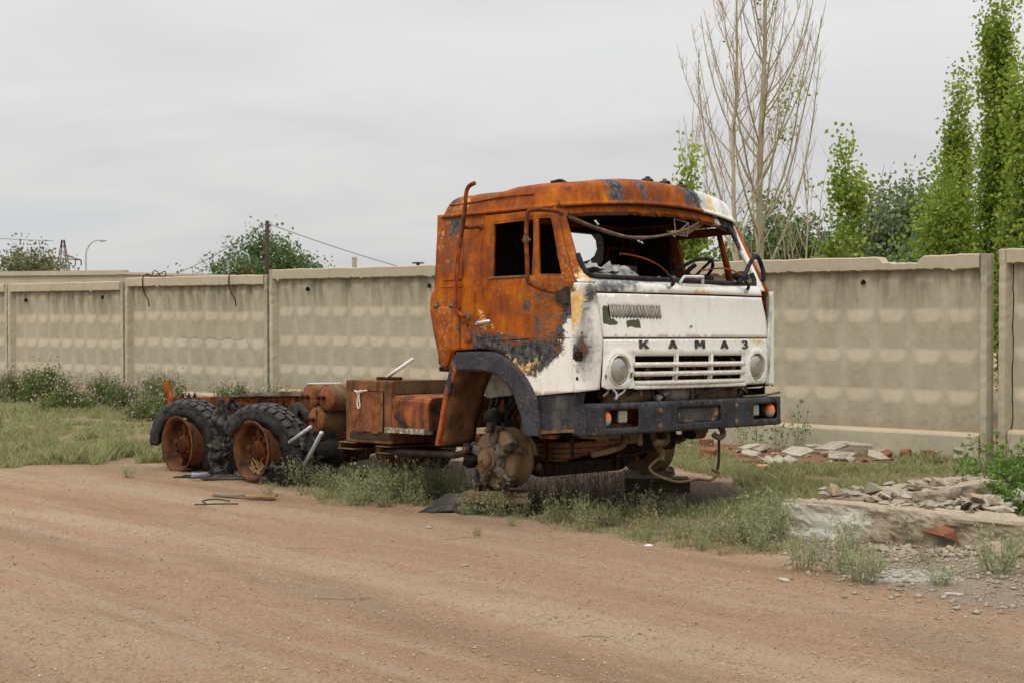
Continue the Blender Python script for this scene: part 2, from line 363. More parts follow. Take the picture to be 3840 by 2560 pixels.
def m_ground():
    s=NT('dirt_ground'); o=s.obj
    rd=s.map(o,rot=(0,0,R_(45)))          # road runs along the truck
    big=s.noise(.45,5,.6,s.map(rd,scale=(.35,1.6,1)))
    st=s.noise(1.5,6,.66,s.map(rd,scale=(.14,1.1,1)),dist=1.0)
    st2=s.noise(2.2,4,.6,s.map(rd,scale=(.10,1.4,1),loc=(3,5,0)),dist=1.2)
    nB=s.noise(6,8,.7); nC=s.noise(48,6,.78); nD=s.noise(150,3,.7)
    c=s.ramp(s.math('ADD',s.math('MULTIPLY',big,.45),s.math('MULTIPLY',st,.55)),[(.30,(.325,.192,.114)),(.44,(.405,.256,.158)),(.56,(.455,.302,.193)),(.70,(.52,.372,.255))])
    c=s.mix(s.math('MULTIPLY',s.ss(st2,.50,.62),.75),c,(.45,.345,.24))
    c=s.mix(s.math('MULTIPLY',s.ss(s.noise(.8,3,.6,s.map(rd,scale=(.3,1.2,1),loc=(8,1,0)),dist=.6),.54,.66),.5),c,(.27,.20,.135))
    sp=s.n('ShaderNodeSeparateXYZ'); s.L(rd,sp.inputs[0])
    wv=s.math('SINE',s.math('ADD',s.math('MULTIPLY',sp.outputs[1],5.2),s.math('MULTIPLY',s.noise(.35,3,.55,s.map(rd,scale=(.35,1,1),loc=(2,9,0))),9.)))
    trk=s.math('MULTIPLY',s.ss(wv,.35,.95),s.ss(s.noise(.55,4,.6,s.map(rd,scale=(.3,1,1),loc=(7,3,0))),.42,.60))
    c=s.mix(s.math('MULTIPLY',trk,.5),c,(.54,.41,.285))
    trd=s.math('MULTIPLY',s.ss(wv,-.4,-.95),s.ss(s.noise(.6,4,.6,s.map(rd,scale=(.3,1,1),loc=(1,13,0))),.45,.62))
    c=s.mix(s.math('MULTIPLY',trd,.6),c,(.265,.155,.085))
    c=s.mix(s.math('MULTIPLY',s.ss(nB,.48,.72),.40),c,(.25,.155,.085))
    c=s.mix(s.math('MULTIPLY',s.ss(nC,.47,.63),.65),c,(.215,.135,.082))
    c=s.mix(s.math('MULTIPLY',s.ss(nC,.46,.36),.55),c,(.48,.365,.25))
    c=s.mix(s.ss(nD,.62,.68),c,(.52,.42,.30))
    c=s.mix(s.math('MULTIPLY',s.ss(s.noise(180,3,.7,s.map(loc=(5,2,0))),.64,.70),.8),c,(.085,.058,.042))
    # soil under the plants: greyer
    e=s.math('ADD',s.math('MULTIPLY',s.math('SUBTRACT',nB,.5),.9),s.math('MULTIPLY',s.math('SUBTRACT',nC,.5),.5))
    veg=s.ss(s.math('ADD',s.attr('veg'),e),-.15,.35)
    c=s.mix(s.math('MULTIPLY',veg,.62),c,s.mix(nC,(.150,.125,.083),(.225,.192,.135)))
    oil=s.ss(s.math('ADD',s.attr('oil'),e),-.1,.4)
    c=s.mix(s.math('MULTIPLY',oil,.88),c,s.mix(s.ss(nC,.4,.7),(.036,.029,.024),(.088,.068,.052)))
    red=s.ss(s.math('ADD',s.attr('red'),e),-.1,.4)
    c=s.mix(s.math('MULTIPLY',red,.8),c,s.mix(nC,(.25,.115,.062),(.33,.18,.11)))
    gv=s.ss(s.math('ADD',s.attr('grav'),e),-.1,.3)
    vor=s.voro(26,s.map(scale=(1,1,.3)),out='Color'); 
    gray=s.mix(s.ss(s.voro(26,s.map(scale=(1,1,.3))),.0,.5),(.42,.37,.295),(.26,.215,.165))
    c=s.mix(s.math('MULTIPLY',gv,.8),c,s.mix(.35,gray,s.mix(nC,(.45,.38,.29),(.30,.235,.17))))
    lm=s.ss(s.math('ADD',s.attr('lime'),e),-.05,.35)
    c=s.mix(s.math('MULTIPLY',lm,s.ss(nC,.35,.55)),c,(.52,.49,.45))
    h=s.math('ADD',s.math('MULTIPLY',nC,1.0),s.math('ADD',s.math('MULTIPLY',nD,.5),s.math('MULTIPLY',nB,1.4)))
    s.bump(h,.9,.025)
    return s.fin(c,.95,0,.12)
CAB=m_cab(); RUST=m_rust('rusted_steel'); RUSTD=m_rust('dark_rusted_steel',.62,3.1); RUSTT=m_rust('dusty_rusted_steel',.15,5.,.9,.75); RUSTB=m_rust('bright_rusted_steel',-.12,8.,1.25)
RUSTM=m_rust('muddy_steel',.25,2.2,.6,.85)
BLK=m_blackblue(); SOOT_SHADE=m_plain('soot_and_shade_black',(.012,.011,.010),.95,0,.5,20,.4,(.028,.02,.015),.1); CHAR=m_plain('charred_rubber',(.011,.011,.012),.88,0,.5,18,.6,(.04,.036,.032),.25)  # first black serves real soot and also painted shade in cab and holes
GREASE=m_plain('greasy_black_iron',(.014,.012,.011),.7,0,.5,14,.5,(.05,.035,.022),.3)
TYRE=m_plain('burnt_tyre_rubber',(.016,.016,.017),.7,0,.3,9,.3,(.052,.05,.047),.35)
CONC=m_concrete(); 
CHROME=m_plain('worn_chrome',(.62,.62,.62),.25,.9,.2,30,.05); ZINC=m_plain('galvanised_tube',(.55,.58,.58),.4,.3,.35,40,.1)
WHITEP=m_plain('white_bar',(.78,.80,.80),.45,0,.12,20,.05)
CLOTH=m_plain('ash_grey_sheet',(.26,.26,.25),.8,0,.5,9,.5,(.10,.085,.075)); 
# ================================================================ ground
GA=[(-60,15.3),(-5.4,15.3),(-4.4,15.0),(-3.7,15.6),(-3.0,17),(-1,18),(1,16.6),(2.2,13.6),(3.4,13.0),(5.6,14.6),(9,12),(14,20),(0,60),(-60,90)]
GB=[(-2.5,13.6),(-1.3,11.9),(-.5,11.9),(0.2,10.9),(1.2,9.8),(1.9,9.5),(2.1,10.6),(2.5,11.2),(4.0,12.3),(6,13.6),(5.5,15.5),(3,15.5),(1.6,12.4),(.3,11.7),(-1,13.2)]
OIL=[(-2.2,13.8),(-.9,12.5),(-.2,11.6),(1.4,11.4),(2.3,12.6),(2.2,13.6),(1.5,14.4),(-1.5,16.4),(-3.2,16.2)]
RED=[(1.9,17.0),(2.6,15.3),(4.2,15.0),(4.6,15.7),(3.6,17.3),(2.6,18)]
GRV=[(1.75,10.4),(1.95,9.5),(2.0,8.6),(2.6,7.7),(4,7.2),(7,7.5),(6,11.6),(4.4,11.9),(2.9,10.4)]
LIME=[(2.05,8.75),(2.35,8.45),(2.75,8.5),(2.8,8.85),(2.4,9.0)]
def gz(x,y):
    x=np.asarray(x,float);y=np.asarray(y,float)
    a=(x+y)*.7071; b=(x-y)*.7071      # b runs along the road, a across it
    f=np.clip(1-np.hypot(x,y-12)/40,0,1)
    return f*(.012*np.sin(a*1.9+.6*np.sin(b*.5))+.008*np.sin(b*1.3+a*.7)+.006*np.sin(a*5.3+b*.9)+.004*np.sin(b*4.1-a*2.2))-.012
def axis(lo,hi,step,far,k=1.35):
    a=list(np.arange(lo,hi,step)); d_=step
    while a[-1]<far: d_*=k; a.append(a[-1]+d_)
    d_=step; b=[]; q=lo
    while q>-far: d_*=k; q-=d_; b.append(q)
    return np.array(b[::-1]+a)
xs=axis(-7.5,7.5,.07,900); ys=axis(5.0,20,.07,900)
gx,gy=np.meshgrid(xs,ys); P=np.stack([gx.ravel(),gy.ravel()],1)
fine=np.array([mnoise.fractal(Vector((float(a)*2.2,float(b)*2.2,0)),.8,2.1,4) if abs(a)<9 and 4<b<22 else 0 for a,b in P])
zz=gz(P[:,0],P[:,1])+.006*fine
nx,ny=len(xs),len(ys); idx=np.arange(nx*ny).reshape(ny,nx)
T=np.stack([idx[:-1,:-1],idx[:-1,1:],idx[1:,1:],idx[1:,:-1]],-1).reshape(-1,4)
def fld(poly,s=.6): return np.clip(sdf(P,poly)/s,-1,1)
GROUND=mk_np('ground',np.c_[P,zz],T,m_ground(),attrs={'veg':np.maximum(fld(GA,.9),fld(GB,.6)),'oil':fld(OIL,.7),'red':fld(RED,.6),'grav':fld(GRV,.6),'lime':fld(LIME,.3)},smooth=True)
tag(GROUND,kind='structure')
# ================================================================ concrete fence
FU=Vector((.775,-.632,0)).normalized(); FROT=math.atan2(FU.y,FU.x)
P0=Vector((5.26,15.55,0))
def fpos(t): return P0-FU*t
def fence_panel(name,left,L,zo,label,tilt=0,notch=None,seed=0,cracks=()):
    root=empty(name,(left.x,left.y,zo)); root.rotation_euler=(0,tilt,FROT)
    rib=.115; x0,x1=rib,L-rib; z0,z1=.29,2.105; NC,NR=9,4; a,b=18,20
    X=np.linspace(x0,x1,NC*a+1); Zc=np.linspace(z0,z1,NR*b+1); gx,gz_=np.meshgrid(X,Zc)
    u=((gx-x0)/(x1-x0)*NC)%1; v=((gz_-z0)/(z1-z0)*NR)%1; t=1-v
    q_=np.clip((1-np.abs(2*u-1))/.58,0,1); cu=q_*q_*(3-2*q_); tb=.05+.26*(1-(1-q_)**1.5); top=t/tb; bot=(1-t)/(1-tb)
    # softened four-sided cushion
    hh=np.minimum(np.minimum(top,bot),.94)*cu; rn=np.random.default_rng(seed)
    y=-.036*hh+rn.normal(0,.0009,hh.shape)
    edge=np.minimum(np.minimum(gx-x0,x1-gx)/.02,1); y*=np.clip(edge,0,1)
    led=np.clip((1.0-top)*4,0,1)*np.clip((.86-np.abs(2*u-1))*6,0,1)
    led[gz_>1.7]*=.55
    drip=np.clip((gz_-1.35)/.75,0,1)**1.2
    V=np.stack([gx.ravel(),y.ravel(),gz_.ravel()],1); n_,m_=len(X),len(Zc); id_=np.arange(n_*m_).reshape(m_,n_)
    T=np.stack([id_[:-1,:-1],id_[:-1,1:],id_[1:,1:],id_[1:,:-1]],-1).reshape(-1,4)
    z_=np.zeros(len(V))
    sl=mk_np('slab',V,T,CONC,root,{'drip':drip.ravel(),'ledge':led.ravel()*.42,'foot':np.clip(1-(gz_.ravel()-.2)/.5,0,1)})
    mb=MB(); mb.box2((.02,.02,-.1),(L-.02,.085,2.10)); mb.build('back_face',CONC,root)
    for xa,xb in((0,rib),(L-rib,L)):
        mb=MB(); inn=.035
        pl=[(xa,.09),(xa,-.10),(xb,-.10),(xb,.09)]
        if xa==0: pl=[(xa,.09),(xa+.01,-.10),(xb-inn,-.10),(xb+.004,.0),(xb+.004,.09)]
        else: pl=[(xa-.004,.09),(xa-.004,0),(xa+inn,-.10),(xb-.01,-.10),(xb,.09)]
        zs=np.linspace(-.12,2.25,40); V=[];Fc=[]
        for z in zs:
            j=rn.normal(0,.0025,2)
            for (q,r) in pl: V.append((q+j[0]*(1 if r<0 else 0),r+j[1]*(1 if r<0 else 0),z))
        n=len(pl)
        for i in range(len(zs)-1):
            for k2 in range(n): Fc.append((i*n+k2,i*n+(k2+1)%n,(i+1)*n+(k2+1)%n,(i+1)*n+k2))
        Fc.append(tuple((len(zs)-1)*n+i for i in range(n)))
        Va=np.array(V); bevel(mk('rib',Va,Fc,CONC,root,False,{'drip':np.clip((Va[:,2]-1.6)/.6,0,1)*.6,'foot':np.clip(1-(Va[:,2]-.1)/.5,0,1),'ledge':z_[:len(Va)]}),.008,2)
    # coping with chipped lower edge and an optional broken notch
    xsn=np.linspace(rib-.02,L-rib+.02,90); V=[];Fc=[]
    for x in xsn:
        zt=2.25+.004*math.sin(x*7+seed)+rn.normal(0,.002); zb=2.10+rn.normal(0,.004)-(.03 if rn.random()<.06 else 0)
        if notch and notch[0]<x<notch[1]:
            e_=min(x-notch[0],notch[1]-x); zt-=min(e_*1.2,notch[2])+rn.normal(0,.005)
        V+= [(x,.088,zb),(x,-.015,zb-.02),(x,-.105,zb),(x,-.108,zt-.012),(x,-.096,zt),(x,.08,zt),(x,.09,zt-.02)]
    n=7
    for i in range(len(xsn)-1):
        for k2 in range(n): Fc.append((i*n+k2,i*n+(k2+1)%n,(i+1)*n+(k2+1)%n,(i+1)*n+k2))
    Fc+= [tuple(range(n)),tuple((len(xsn)-1)*n+i for i in range(n-1,-1,-1))]
    Va=np.array(V); mk('coping',Va,Fc,CONC,root,False,{'ledge':((Va[:,2]>2.2)&(Va[:,1]>-.10)).astype(float)*.8+.25,'drip':np.zeros(len(Va)),'foot':np.zeros(len(Va))})
    # plinth with sloped ledge
    xsn=np.linspace(rib-.01,L-rib+.01,50); V=[];Fc=[]
    for x in xsn:
        r=rn.normal(0,.002); V+=[(x,.02,-.15),(x,-.075+r,-.15),(x,-.075+r,.245),(x,-.066,.262),(x,.0,.292),(x,.02,.292)]
    n=6
    for i in range(len(xsn)-1):
        for k2 in range(n-1): Fc.append((i*n+k2,i*n+k2+1,(i+1)*n+k2+1,(i+1)*n+k2))
    Va=np.array(V); mk('plinth',Va,Fc,CONC,root,False,{'ledge':(Va[:,2]>.255).astype(float),'drip':np.zeros(len(Va)),'foot':np.clip(1-(Va[:,2]+.05)/.3,0,1)})
    # lifting holes: proud dark plugs, the shade inside put into their colour
    for hx in cracks:
        mb=MB(); cx,cz=hx
        pts=[(cx+ (.028+.010*math.sin(k*2.3))*math.cos(k/9*2*math.pi), cz+(.024+.011*math.cos(k*3.1))*math.sin(k/9*2*math.pi)) for k in range(9)]
        mb.prism(pts,lambda u,v,t:(u,t,v),.0,-.064); mb.build('hole_shade_plug',SOOT_SHADE,root)
    return tag(root,label,'fence panel','concrete panels of the roadside fence')
FP=[]
FP.append(fence_panel('fence_panel',fpos(3.92),3.9,0,'concrete fence panel right of the truck with chipped notch in its coping',-.003,(2.62,3.16,.075),1,[(2.42,1.96)]))
FP.append(fence_panel('fence_panel',fpos(7.84),3.9,.03,'concrete fence panel mostly hidden behind the burnt cab',0,None,2))
FP.append(fence_panel('fence_panel',fpos(11.76),3.9,.06,'tall grey concrete fence panel just left of the cab',0,None,3,[(.85,1.93),(3.45,1.95)]))
FP.append(fence_panel('fence_panel',fpos(15.62),3.82,-.01,'concrete fence panel with two rusty rebar hooks over its top',.002,None,4))
FP.append(fence_panel('fence_panel',fpos(19.40),3.74,-.07,'lower tan concrete fence panel between the two left posts',0,None,5,[(.55,1.93),(3.05,1.97)]))
FP.append(fence_panel('fence_panel',fpos(23.32),3.9,-.07,'concrete fence panel cut by the left picture edge',0,None,6))
FP.append(fence_panel('fence_panel',P0+FU*.09+Vector((.03,.10,0)),3.9,.06,'concrete fence panel at the right picture edge, its post cracked',0,None,7))
EDGE=FP[-1]
fence_panel('fence_panel',fpos(27.24),3.9,-.05,'concrete fence panel just beyond the left picture edge',0,None,8)
fence_panel('fence_panel',fpos(31.16),3.9,-.05,'second concrete fence panel beyond the left picture edge',0,None,9)
fence_panel('fence_panel',P0+FU*4.05+Vector((.03,.10,0)),3.9,.05,'concrete fence panel just beyond the right picture edge',0,None,10)
# crack down the right hand post
mb=MB(); pth=[]; rr=random.Random(4)
for i in range(30): pth.append((.135+rr.uniform(-.006,.006)+.03*(1 if i<6 else 0)*(6-i)/6*-1,-.004-.1*(.5 if i<0 else 0),-.05+i*.075))
mb.tube([(p[0],p[1],p[2]) for p in pth],.006,5); mb.build('crack',SOOT_SHADE,EDGE)
mb=MB(); rr=random.Random(9); pth=[(1.55,-.052,1.215),(1.75,-.05,1.20)]
for i in range(26): pth.append((1.8+i*.055,-.055,1.20+.02*math.sin(i*.8)+rr.uniform(-.012,.012)))
mb.tube(pth,.003,4); mb.build('hairline_crack',SOOT_SHADE,FP[3])
mb=MB(); mb.tube([(3.25,-.055,1.20),(3.32,-.05,1.10),(3.40,-.05,1.0)],.003,4); mb.build('hairline_crack',SOOT_SHADE,FP[3])
# rebar hooks
def hook(name,x,label,flip=1):
    mb=MB(); mb.tube(curve_pts([(x,.02,2.24),(x-.03*flip,.0,2.30),(x-.06*flip,-.10,2.27),(x-.05*flip,-.125,2.1),(x+.02*flip,-.13,1.95),(x+.09*flip,-.115,1.86),(x+.10*flip,-.10,1.74)],20),.011,6)
    mb.tube(curve_pts([(x,.02,2.24),(x+.1,.0,2.36),(x+.24,-.02,2.34),(x+.3,-.01,2.26),(x+.27,.0,2.24)],14),.009,5)
    mb.tube(curve_pts([(x+.02,.03,2.24),(x+.2,.05,2.31),(x+.36,.05,2.35),(x+.4,.02,2.25)],12),.009,5)
    o=mb.build(name,RUSTD); o.matrix_world=FP[3].matrix_basis.copy(); tag(o,label,'rebar','bent rebar hooks on the fence'); return o
hook('rebar_hook',.62,'bent rusty rebar hooked over the left half of the fence panel',1)
hook('rebar_hook',2.95,'bent rusty rebar hooked over the right half of the same fence panel',1)
# far wall seen over the left panels
for (a,b,l,nm) in ((Vector((-15.6,39.2,0)),5.6,'far concrete wall panel peeking over the fence at far left',0),(Vector((-10.3,37.0,0)),3.9,'second far wall panel sloping away behind the left fence',1)):
    mb=MB(); mb.box2((0,0,-.2),(b,.12,2.62)); mb.box2((-.05,-.06,2.62),(b+.05,.18,2.74 if nm==0 else 2.68)); 
    o=mb.build('far_wall_panel',CONC); o.location=a; o.rotation_euler=(0,(0,.03)[nm],-.30); tag(o,l,'wall panel')
# ================================================================ far street things
STEEL=m_plain('pale_painted_steel',(.42,.50,.50),.5,0,.2,8,0); DKWOOD=m_bark('weathered_pole_wood',(.045,.032,.024),(.08,.06,.045)); GREENP=m_plain('dark_green_paint',(.02,.06,.05),.5)
def thing(mb,name,mat,loc,label,cat,rz=0,group=None,smooth=False):
    o=mb.build(name,mat,None,smooth); o.location=loc; o.rotation_euler=(0,0,rz); return tag(o,label,cat,group)
o=empty('street_lamp',(-17.96,60,0)); mb=MB(); mb.tube(curve_pts([(0,0,0),(0,0,2.5),(0,0,4.0),(.08,0,4.35),(.3,0,4.62),(.62,0,4.70)],24),[.05-.025*i/24 for i in range(25)],8); mb.build('mast',STEEL,o,True)
mb=MB(); mb.lathe([(.0,0),(.04,.02),(.065,.10),(.06,.22),(.02,.32),(0,.33)],(.55,0,4.67),'x',10); mb.build('lamp_head',STEEL,o,True); tag(o,'pale blue curved street lamp above the left fence','street lamp')
o=empty('street_lamp',(-16.6,90,0)); mb=MB(); mb.tube(curve_pts([(0,0,0),(0,0,4),(0,0,5.0),(-.2,0,5.35),(-.9,0,5.6),(-1.3,0,5.75)],20),[.06]*21,6); mb.build('mast',STEEL,o,True)
mb=MB(); mb.box((-1.45,0,5.78),(.5,.16,.1)); mb.build('lamp_head',STEEL,o); tag(o,'faint distant street lamp right of the wooden pole','street lamp')
o=empty('utility_pole',(-10.33,60,0)); mb=MB(); mb.tube([(0,0,-.2),(0,0,3),(.02,0,5.5)],[.12,.105,.085],8); mb.build('pole',DKWOOD,o,True)
mb=MB(); mb.tube([(.08,0,5.35),(.16,0,5.35),(.16,0,5.45)],.03,6); mb.build('insulator',STEEL,o); tag(o,'dark wooden utility pole rising behind the fence','pole')
# lattice pylon
o=empty('power_pylon',(-47.3,150,0)); mb=MB()
def ph(z): return 1.25*(1-z/9.6)+.08
for sx,sy in((-1,-1),(1,-1),(1,1),(-1,1)): mb.tube([(sx*ph(0),sy*ph(0),0),(sx*ph(9.3),sy*ph(9.3),9.3)],.045,4)
zs=[0,1.8,3.4,4.8,5.9,6.8,7.6,8.3,8.9,9.3]
for a,b in zip(zs[:-1],zs[1:]):
    for k in range(4):
        c=[(-1,-1),(1,-1),(1,1),(-1,1)]; p,q=c[k],c[(k+1)%4]
        mb.tube([(p[0]*ph(a),p[1]*ph(a),a),(q[0]*ph(b),q[1]*ph(b),b)],.02,3); mb.tube([(q[0]*ph(a),q[1]*ph(a),a),(p[0]*ph(b),p[1]*ph(b),b)],.02,3)
mb.build('lattice',RUSTD,o)
mb=MB(); mb.tube([(0,0,7.3),(1.9,0,7.2)],.06,4); mb.tube([(0,0,7.7),(1.9,0,7.2)],.045,4); mb.build('cross_arm',RUSTD,o)
for q in(1.3,1.9):
    mb=MB(); mb.tube([(q,0,7.2),(q,0,6.6)],.06,4); mb.build('insulator',RUSTD,o)
tag(o,'distant lattice power pylon over the left fence','pylon')
o=empty('concrete_post',(-4.98,45,0)); mb=MB(); mb.box2((-.07,-.07,0),(.07,.07,3.32)); bevel(mb.build('shaft',CONC,o),.01); mb=MB(); mb.box2((-.075,-.075,3.32),(.075,.075,3.38)); mb.build('cap',CONC,o); tag(o,'short pale concrete post behind the fence near the cab','post')
o=empty('vent_pipe',(-2.64,40,0)); mb=MB(); mb.lathe([(.10,0),(.10,2.72),(.115,2.74),(.115,2.86),(.05,2.93),(.05,3.0),(0,3.0)],(0,0,0),'z',12); mb.build('pipe',GREENP,o,True)
mb=MB(); mb.lathe([(0,3.0),(.17,3.0),(.18,3.03),(.02,3.05),(0,3.05)],(0,0,0),'z',14); mb.build('cap',GREENP,o); tag(o,'dark green vent pipe with flat cap just left of the cab','vent pipe')
o=empty('gate_post',(-17.2,62,0)); mb=MB(); mb.box2((-.42,-.1,0),(.42,.1,3.22)); mb.build('board',SOOT_SHADE,o); mb=MB(); mb.box2((-.46,-.12,3.22),(.46,.12,3.27)); mb.build('edge',SOOT_SHADE,o); tag(o,'small dark board standing below the curved street lamp','board')
WIRE=m_plain('cable',(.10,.10,.11),.6,0,0,5,0)
def wire(a,b,sag,label,r=.016):
    mb=MB(); P=[]
    for i in range(17):
        t=i/16; P.append((a[0]+(b[0]-a[0])*t,a[1]+(b[1]-a[1])*t,a[2]+(b[2]-a[2])*t-sag*4*t*(1-t)))
    mb.tube(P,r,4,False); o=mb.build('power_cable',WIRE); tag(o,label,'cable','overhead cables')
wire((-10.2,60,5.35),(8,72,1.6),.75,'overhead cable falling to the right from the wooden pole')
wire((-10.4,60,5.35),(-47,150,7.2),2.6,'upper overhead cable sagging left from the wooden pole',.02)
wire((-10.4,60,4.9),(-47,150,6.6),2.6,'lower overhead cable sagging left from the wooden pole',.02)
wire((-48.3,150,9.2),(-90,130,14.5),1.2,'topmost cable running left from the pylon',.03)
wire((-45.4,150,7.2),(-90,130,13.0),1.3,'middle cable running left from the pylon',.03)
wire((-46,150,6.6),(-90,130,11.4),1.3,'lowest cable running left from the pylon',.03)
wire((-16.5,90,3.9),(6,95,2.9),.3,'thin cable low above the fence beside the pale post',.016)
# ================================================================ burnt truck (local: x forward, y left, z up, origin front axle centre)
def _rot(th,pi_,ro):
    f=np.array([math.sin(th),-math.cos(th),0]);l=np.array([math.cos(th),math.sin(th),0]);u=np.array([0,0,1.])
    A=np.stack([f,l,u],1); cp,sp=math.cos(pi_),math.sin(pi_); B=np.array([[cp,0,-sp],[0,1,0],[sp,0,cp]])
    cr_,sr=math.cos(ro),math.sin(ro); C=np.array([[1,0,0],[0,cr_,-sr],[0,sr,cr_]]); return A@B@C
TR=_rot(.7844,.0182,-.0173); TT=np.array([.5808,12.2027,.4244])
MW=Matrix(TR.tolist()).to_4x4(); MW.translation=Vector(TT.tolist())
TRUCK=empty('burnt_truck',mw=MW)
tag(TRUCK,'burnt out cab-over truck wreck, half orange rust and half white paint','truck')
def tw(x,y,z): return Vector((TR@np.array([x,y,z])+TT).tolist())
NF={'rust':-1,'soot':-1,'ochre':-1,'ochr2':-1,'prim':-1,'smoke':-1,'olive':-1,'strk':-1,'dust':-1}
def painted(name,pts,fs,fn,fields,mat=CAB,parent=TRUCK,thick=.012,dent=.0035,smooth=True,seed=0):
    """pts Nx2 in panel coordinates; fn maps (u,v)->(x,y,z); fields: dict name->array or callable(pts,xyz)"""
    V=np.array([fn(u,v) for u,v in pts],float)
    if dent:
        dn=np.array([mnoise.fractal(Vector(p)*2.6+Vector((seed,0,0)),.7,2.0,3) for p in V]); 
        V[:,1]+=dn*dent; V[:,0]+=dn*dent*.6
    at_={k:np.full(len(V),float(v)) for k,v in NF.items()}
    for k,f in fields.items(): at_[k]=np.broadcast_to(f(pts,V) if callable(f) else f,(len(V),)).astype(float)
    o=mk(name,V,fs,mat,parent,smooth,at_)
    if thick: solid(o,thick,0)
    return o
def mx_(*a): return np.maximum.reduce([np.asarray(q) for q in a])
WHITE=[(1.07,1.19),(1.03,1.14),(1.01,1.07),(.99,1.0),(.97,.95),(.93,.93),(.93,.86),(.78,.77),(.7,.72),(.63,.71),(.56,.71),(.60,.45),(1.2,.45),(1.2,1.2)]
SOOT1=[(.97,1.35),(1.06,1.35),(1.08,1.14),(1.02,1.07),(.97,.95),(.89,.96),(.91,1.04),(.97,1.07),(.99,1.21)]
SOOT2=[(.0,.88),(.03,.98),(.27,.98),(.45,.94),(.62,.93),(.94,.93),(.93,.86),(.78,.76),(.66,.73),(.53,.76),(.4,.81),(.27,.86)]
SOOT3=[(.65,1.16),(.73,1.17),(.77,1.08),(.72,.94),(.63,.95),(.66,1.06)]
SOOT4=[(.57,1.23),(.63,1.23),(.63,1.18),(.58,1.18)]
CREAM=[(.05,1.21),(.16,1.19),(.27,1.14),(.28,1.08),(.44,1.0),(.61,.97),(.61,.93),(.45,.95),(.27,.99),(.05,1.01)]
OCHL=[(.27,.86),(.4,.84),(.52,.79),(.62,.79),(.66,.82),(.78,.84),(.73,.77),(.66,.73),(.57,.70),(.53,.68),(.4,.80)]
STRK=[(.56,1.33),(.96,1.37),(.97,1.07),(.88,.95),(.73,.94),(.66,1.21)]
SLG=[(-.35,1.97),(-.18,1.96),(-.17,1.86),(-.26,1.76),(-.39,1.74),(-.35,1.87)]
SLC=[(-.35,1.95),(-.28,1.93),(-.31,1.84),(-.39,1.8),(-.44,1.64),(-.47,1.62),(-.46,1.81),(-.4,1.87)]
SLC2=[(-.41,1.7),(-.34,1.62),(-.36,1.55),(-.4,1.59)]
PRIMD=[(.88,.93),(.97,.94),(.95,.90),(.89,.87)]
RS={'rust':lambda p,V:-sdf(p,WHITE),
 'soot':lambda p,V:mx_(sdf(p,SOOT1),sdf(p,SOOT2)+.02,sdf(p,SOOT3)-.035,sdf(p,SOOT4),sdf(p,SLG)-.035),
 'ochre':lambda p,V:mx_(sdf(p,CREAM)-.06,sdf(p,OCHL)-.025,sdf(p,SLC)-.045,sdf(p,SLC2)-.03),
 'strk':lambda p,V:sdf(p,STRK),'prim':lambda p,V:sdf(p,PRIMD)}
def ysd(z): return np.interp(z,[.2,.53,1.0,1.40,1.98,2.1],[1.20,1.225,1.24,1.236,1.135,1.10])
def shx(v): return -1.2*(1.2-float(ysd(v)))*min(1.,max(0.,(v-1.32)/.06))
def side(s): return lambda u,v:(u+shx(v),s*float(ysd(v)),v)
ARCH_OUT=[(-.435,.10),(-.375,.35),(-.31,.585),(-.245,.77),(-.205,.86),(.27,.866),(.40,.815),(.559,.705),(.655,.59),(.706,.50),(.73,.36),(.735,.225)]
ARCH_IN=[(-.385,.10),(-.33,.33),(-.27,.50),(-.20,.66),(-.16,.712),(.163,.715),(.30,.685),(.40,.62),(.48,.53),(.55,.39),(.59,.28),(.605,.225)]
PANEL=[(-.525,1.24),(-.525,1.19),(-.453,.93),(-.40,.735),(-.31,.72),(-.24,.86),(-.19,.875),(.047,.885),(.018,1.2),(.05,1.6),(.10,1.957),(.885,1.966),(.915,2.0),(-.472,1.99)]
DOOR=[(.057,.893),(.028,1.2),(.06,1.6),(.11,1.945),(.875,1.953),(.985,1.55),(1.03,1.385),(1.042,1.36),(1.066,.96),(1.080,.566),(.68,.53),(.60,.645),(.53,.71),(.40,.826),(.27,.872)]
WIN=[(.205,1.87),(.18,1.445),(.19,1.437),(.62,1.442),(.632,1.45),(.655,1.88),(.645,1.888),(.22,1.876)]
QWIN=[(.693,1.88),(.685,1.46),(.70,1.445),(.915,1.437),(.928,1.45),(.845,1.87),(.83,1.888),(.705,1.893)]
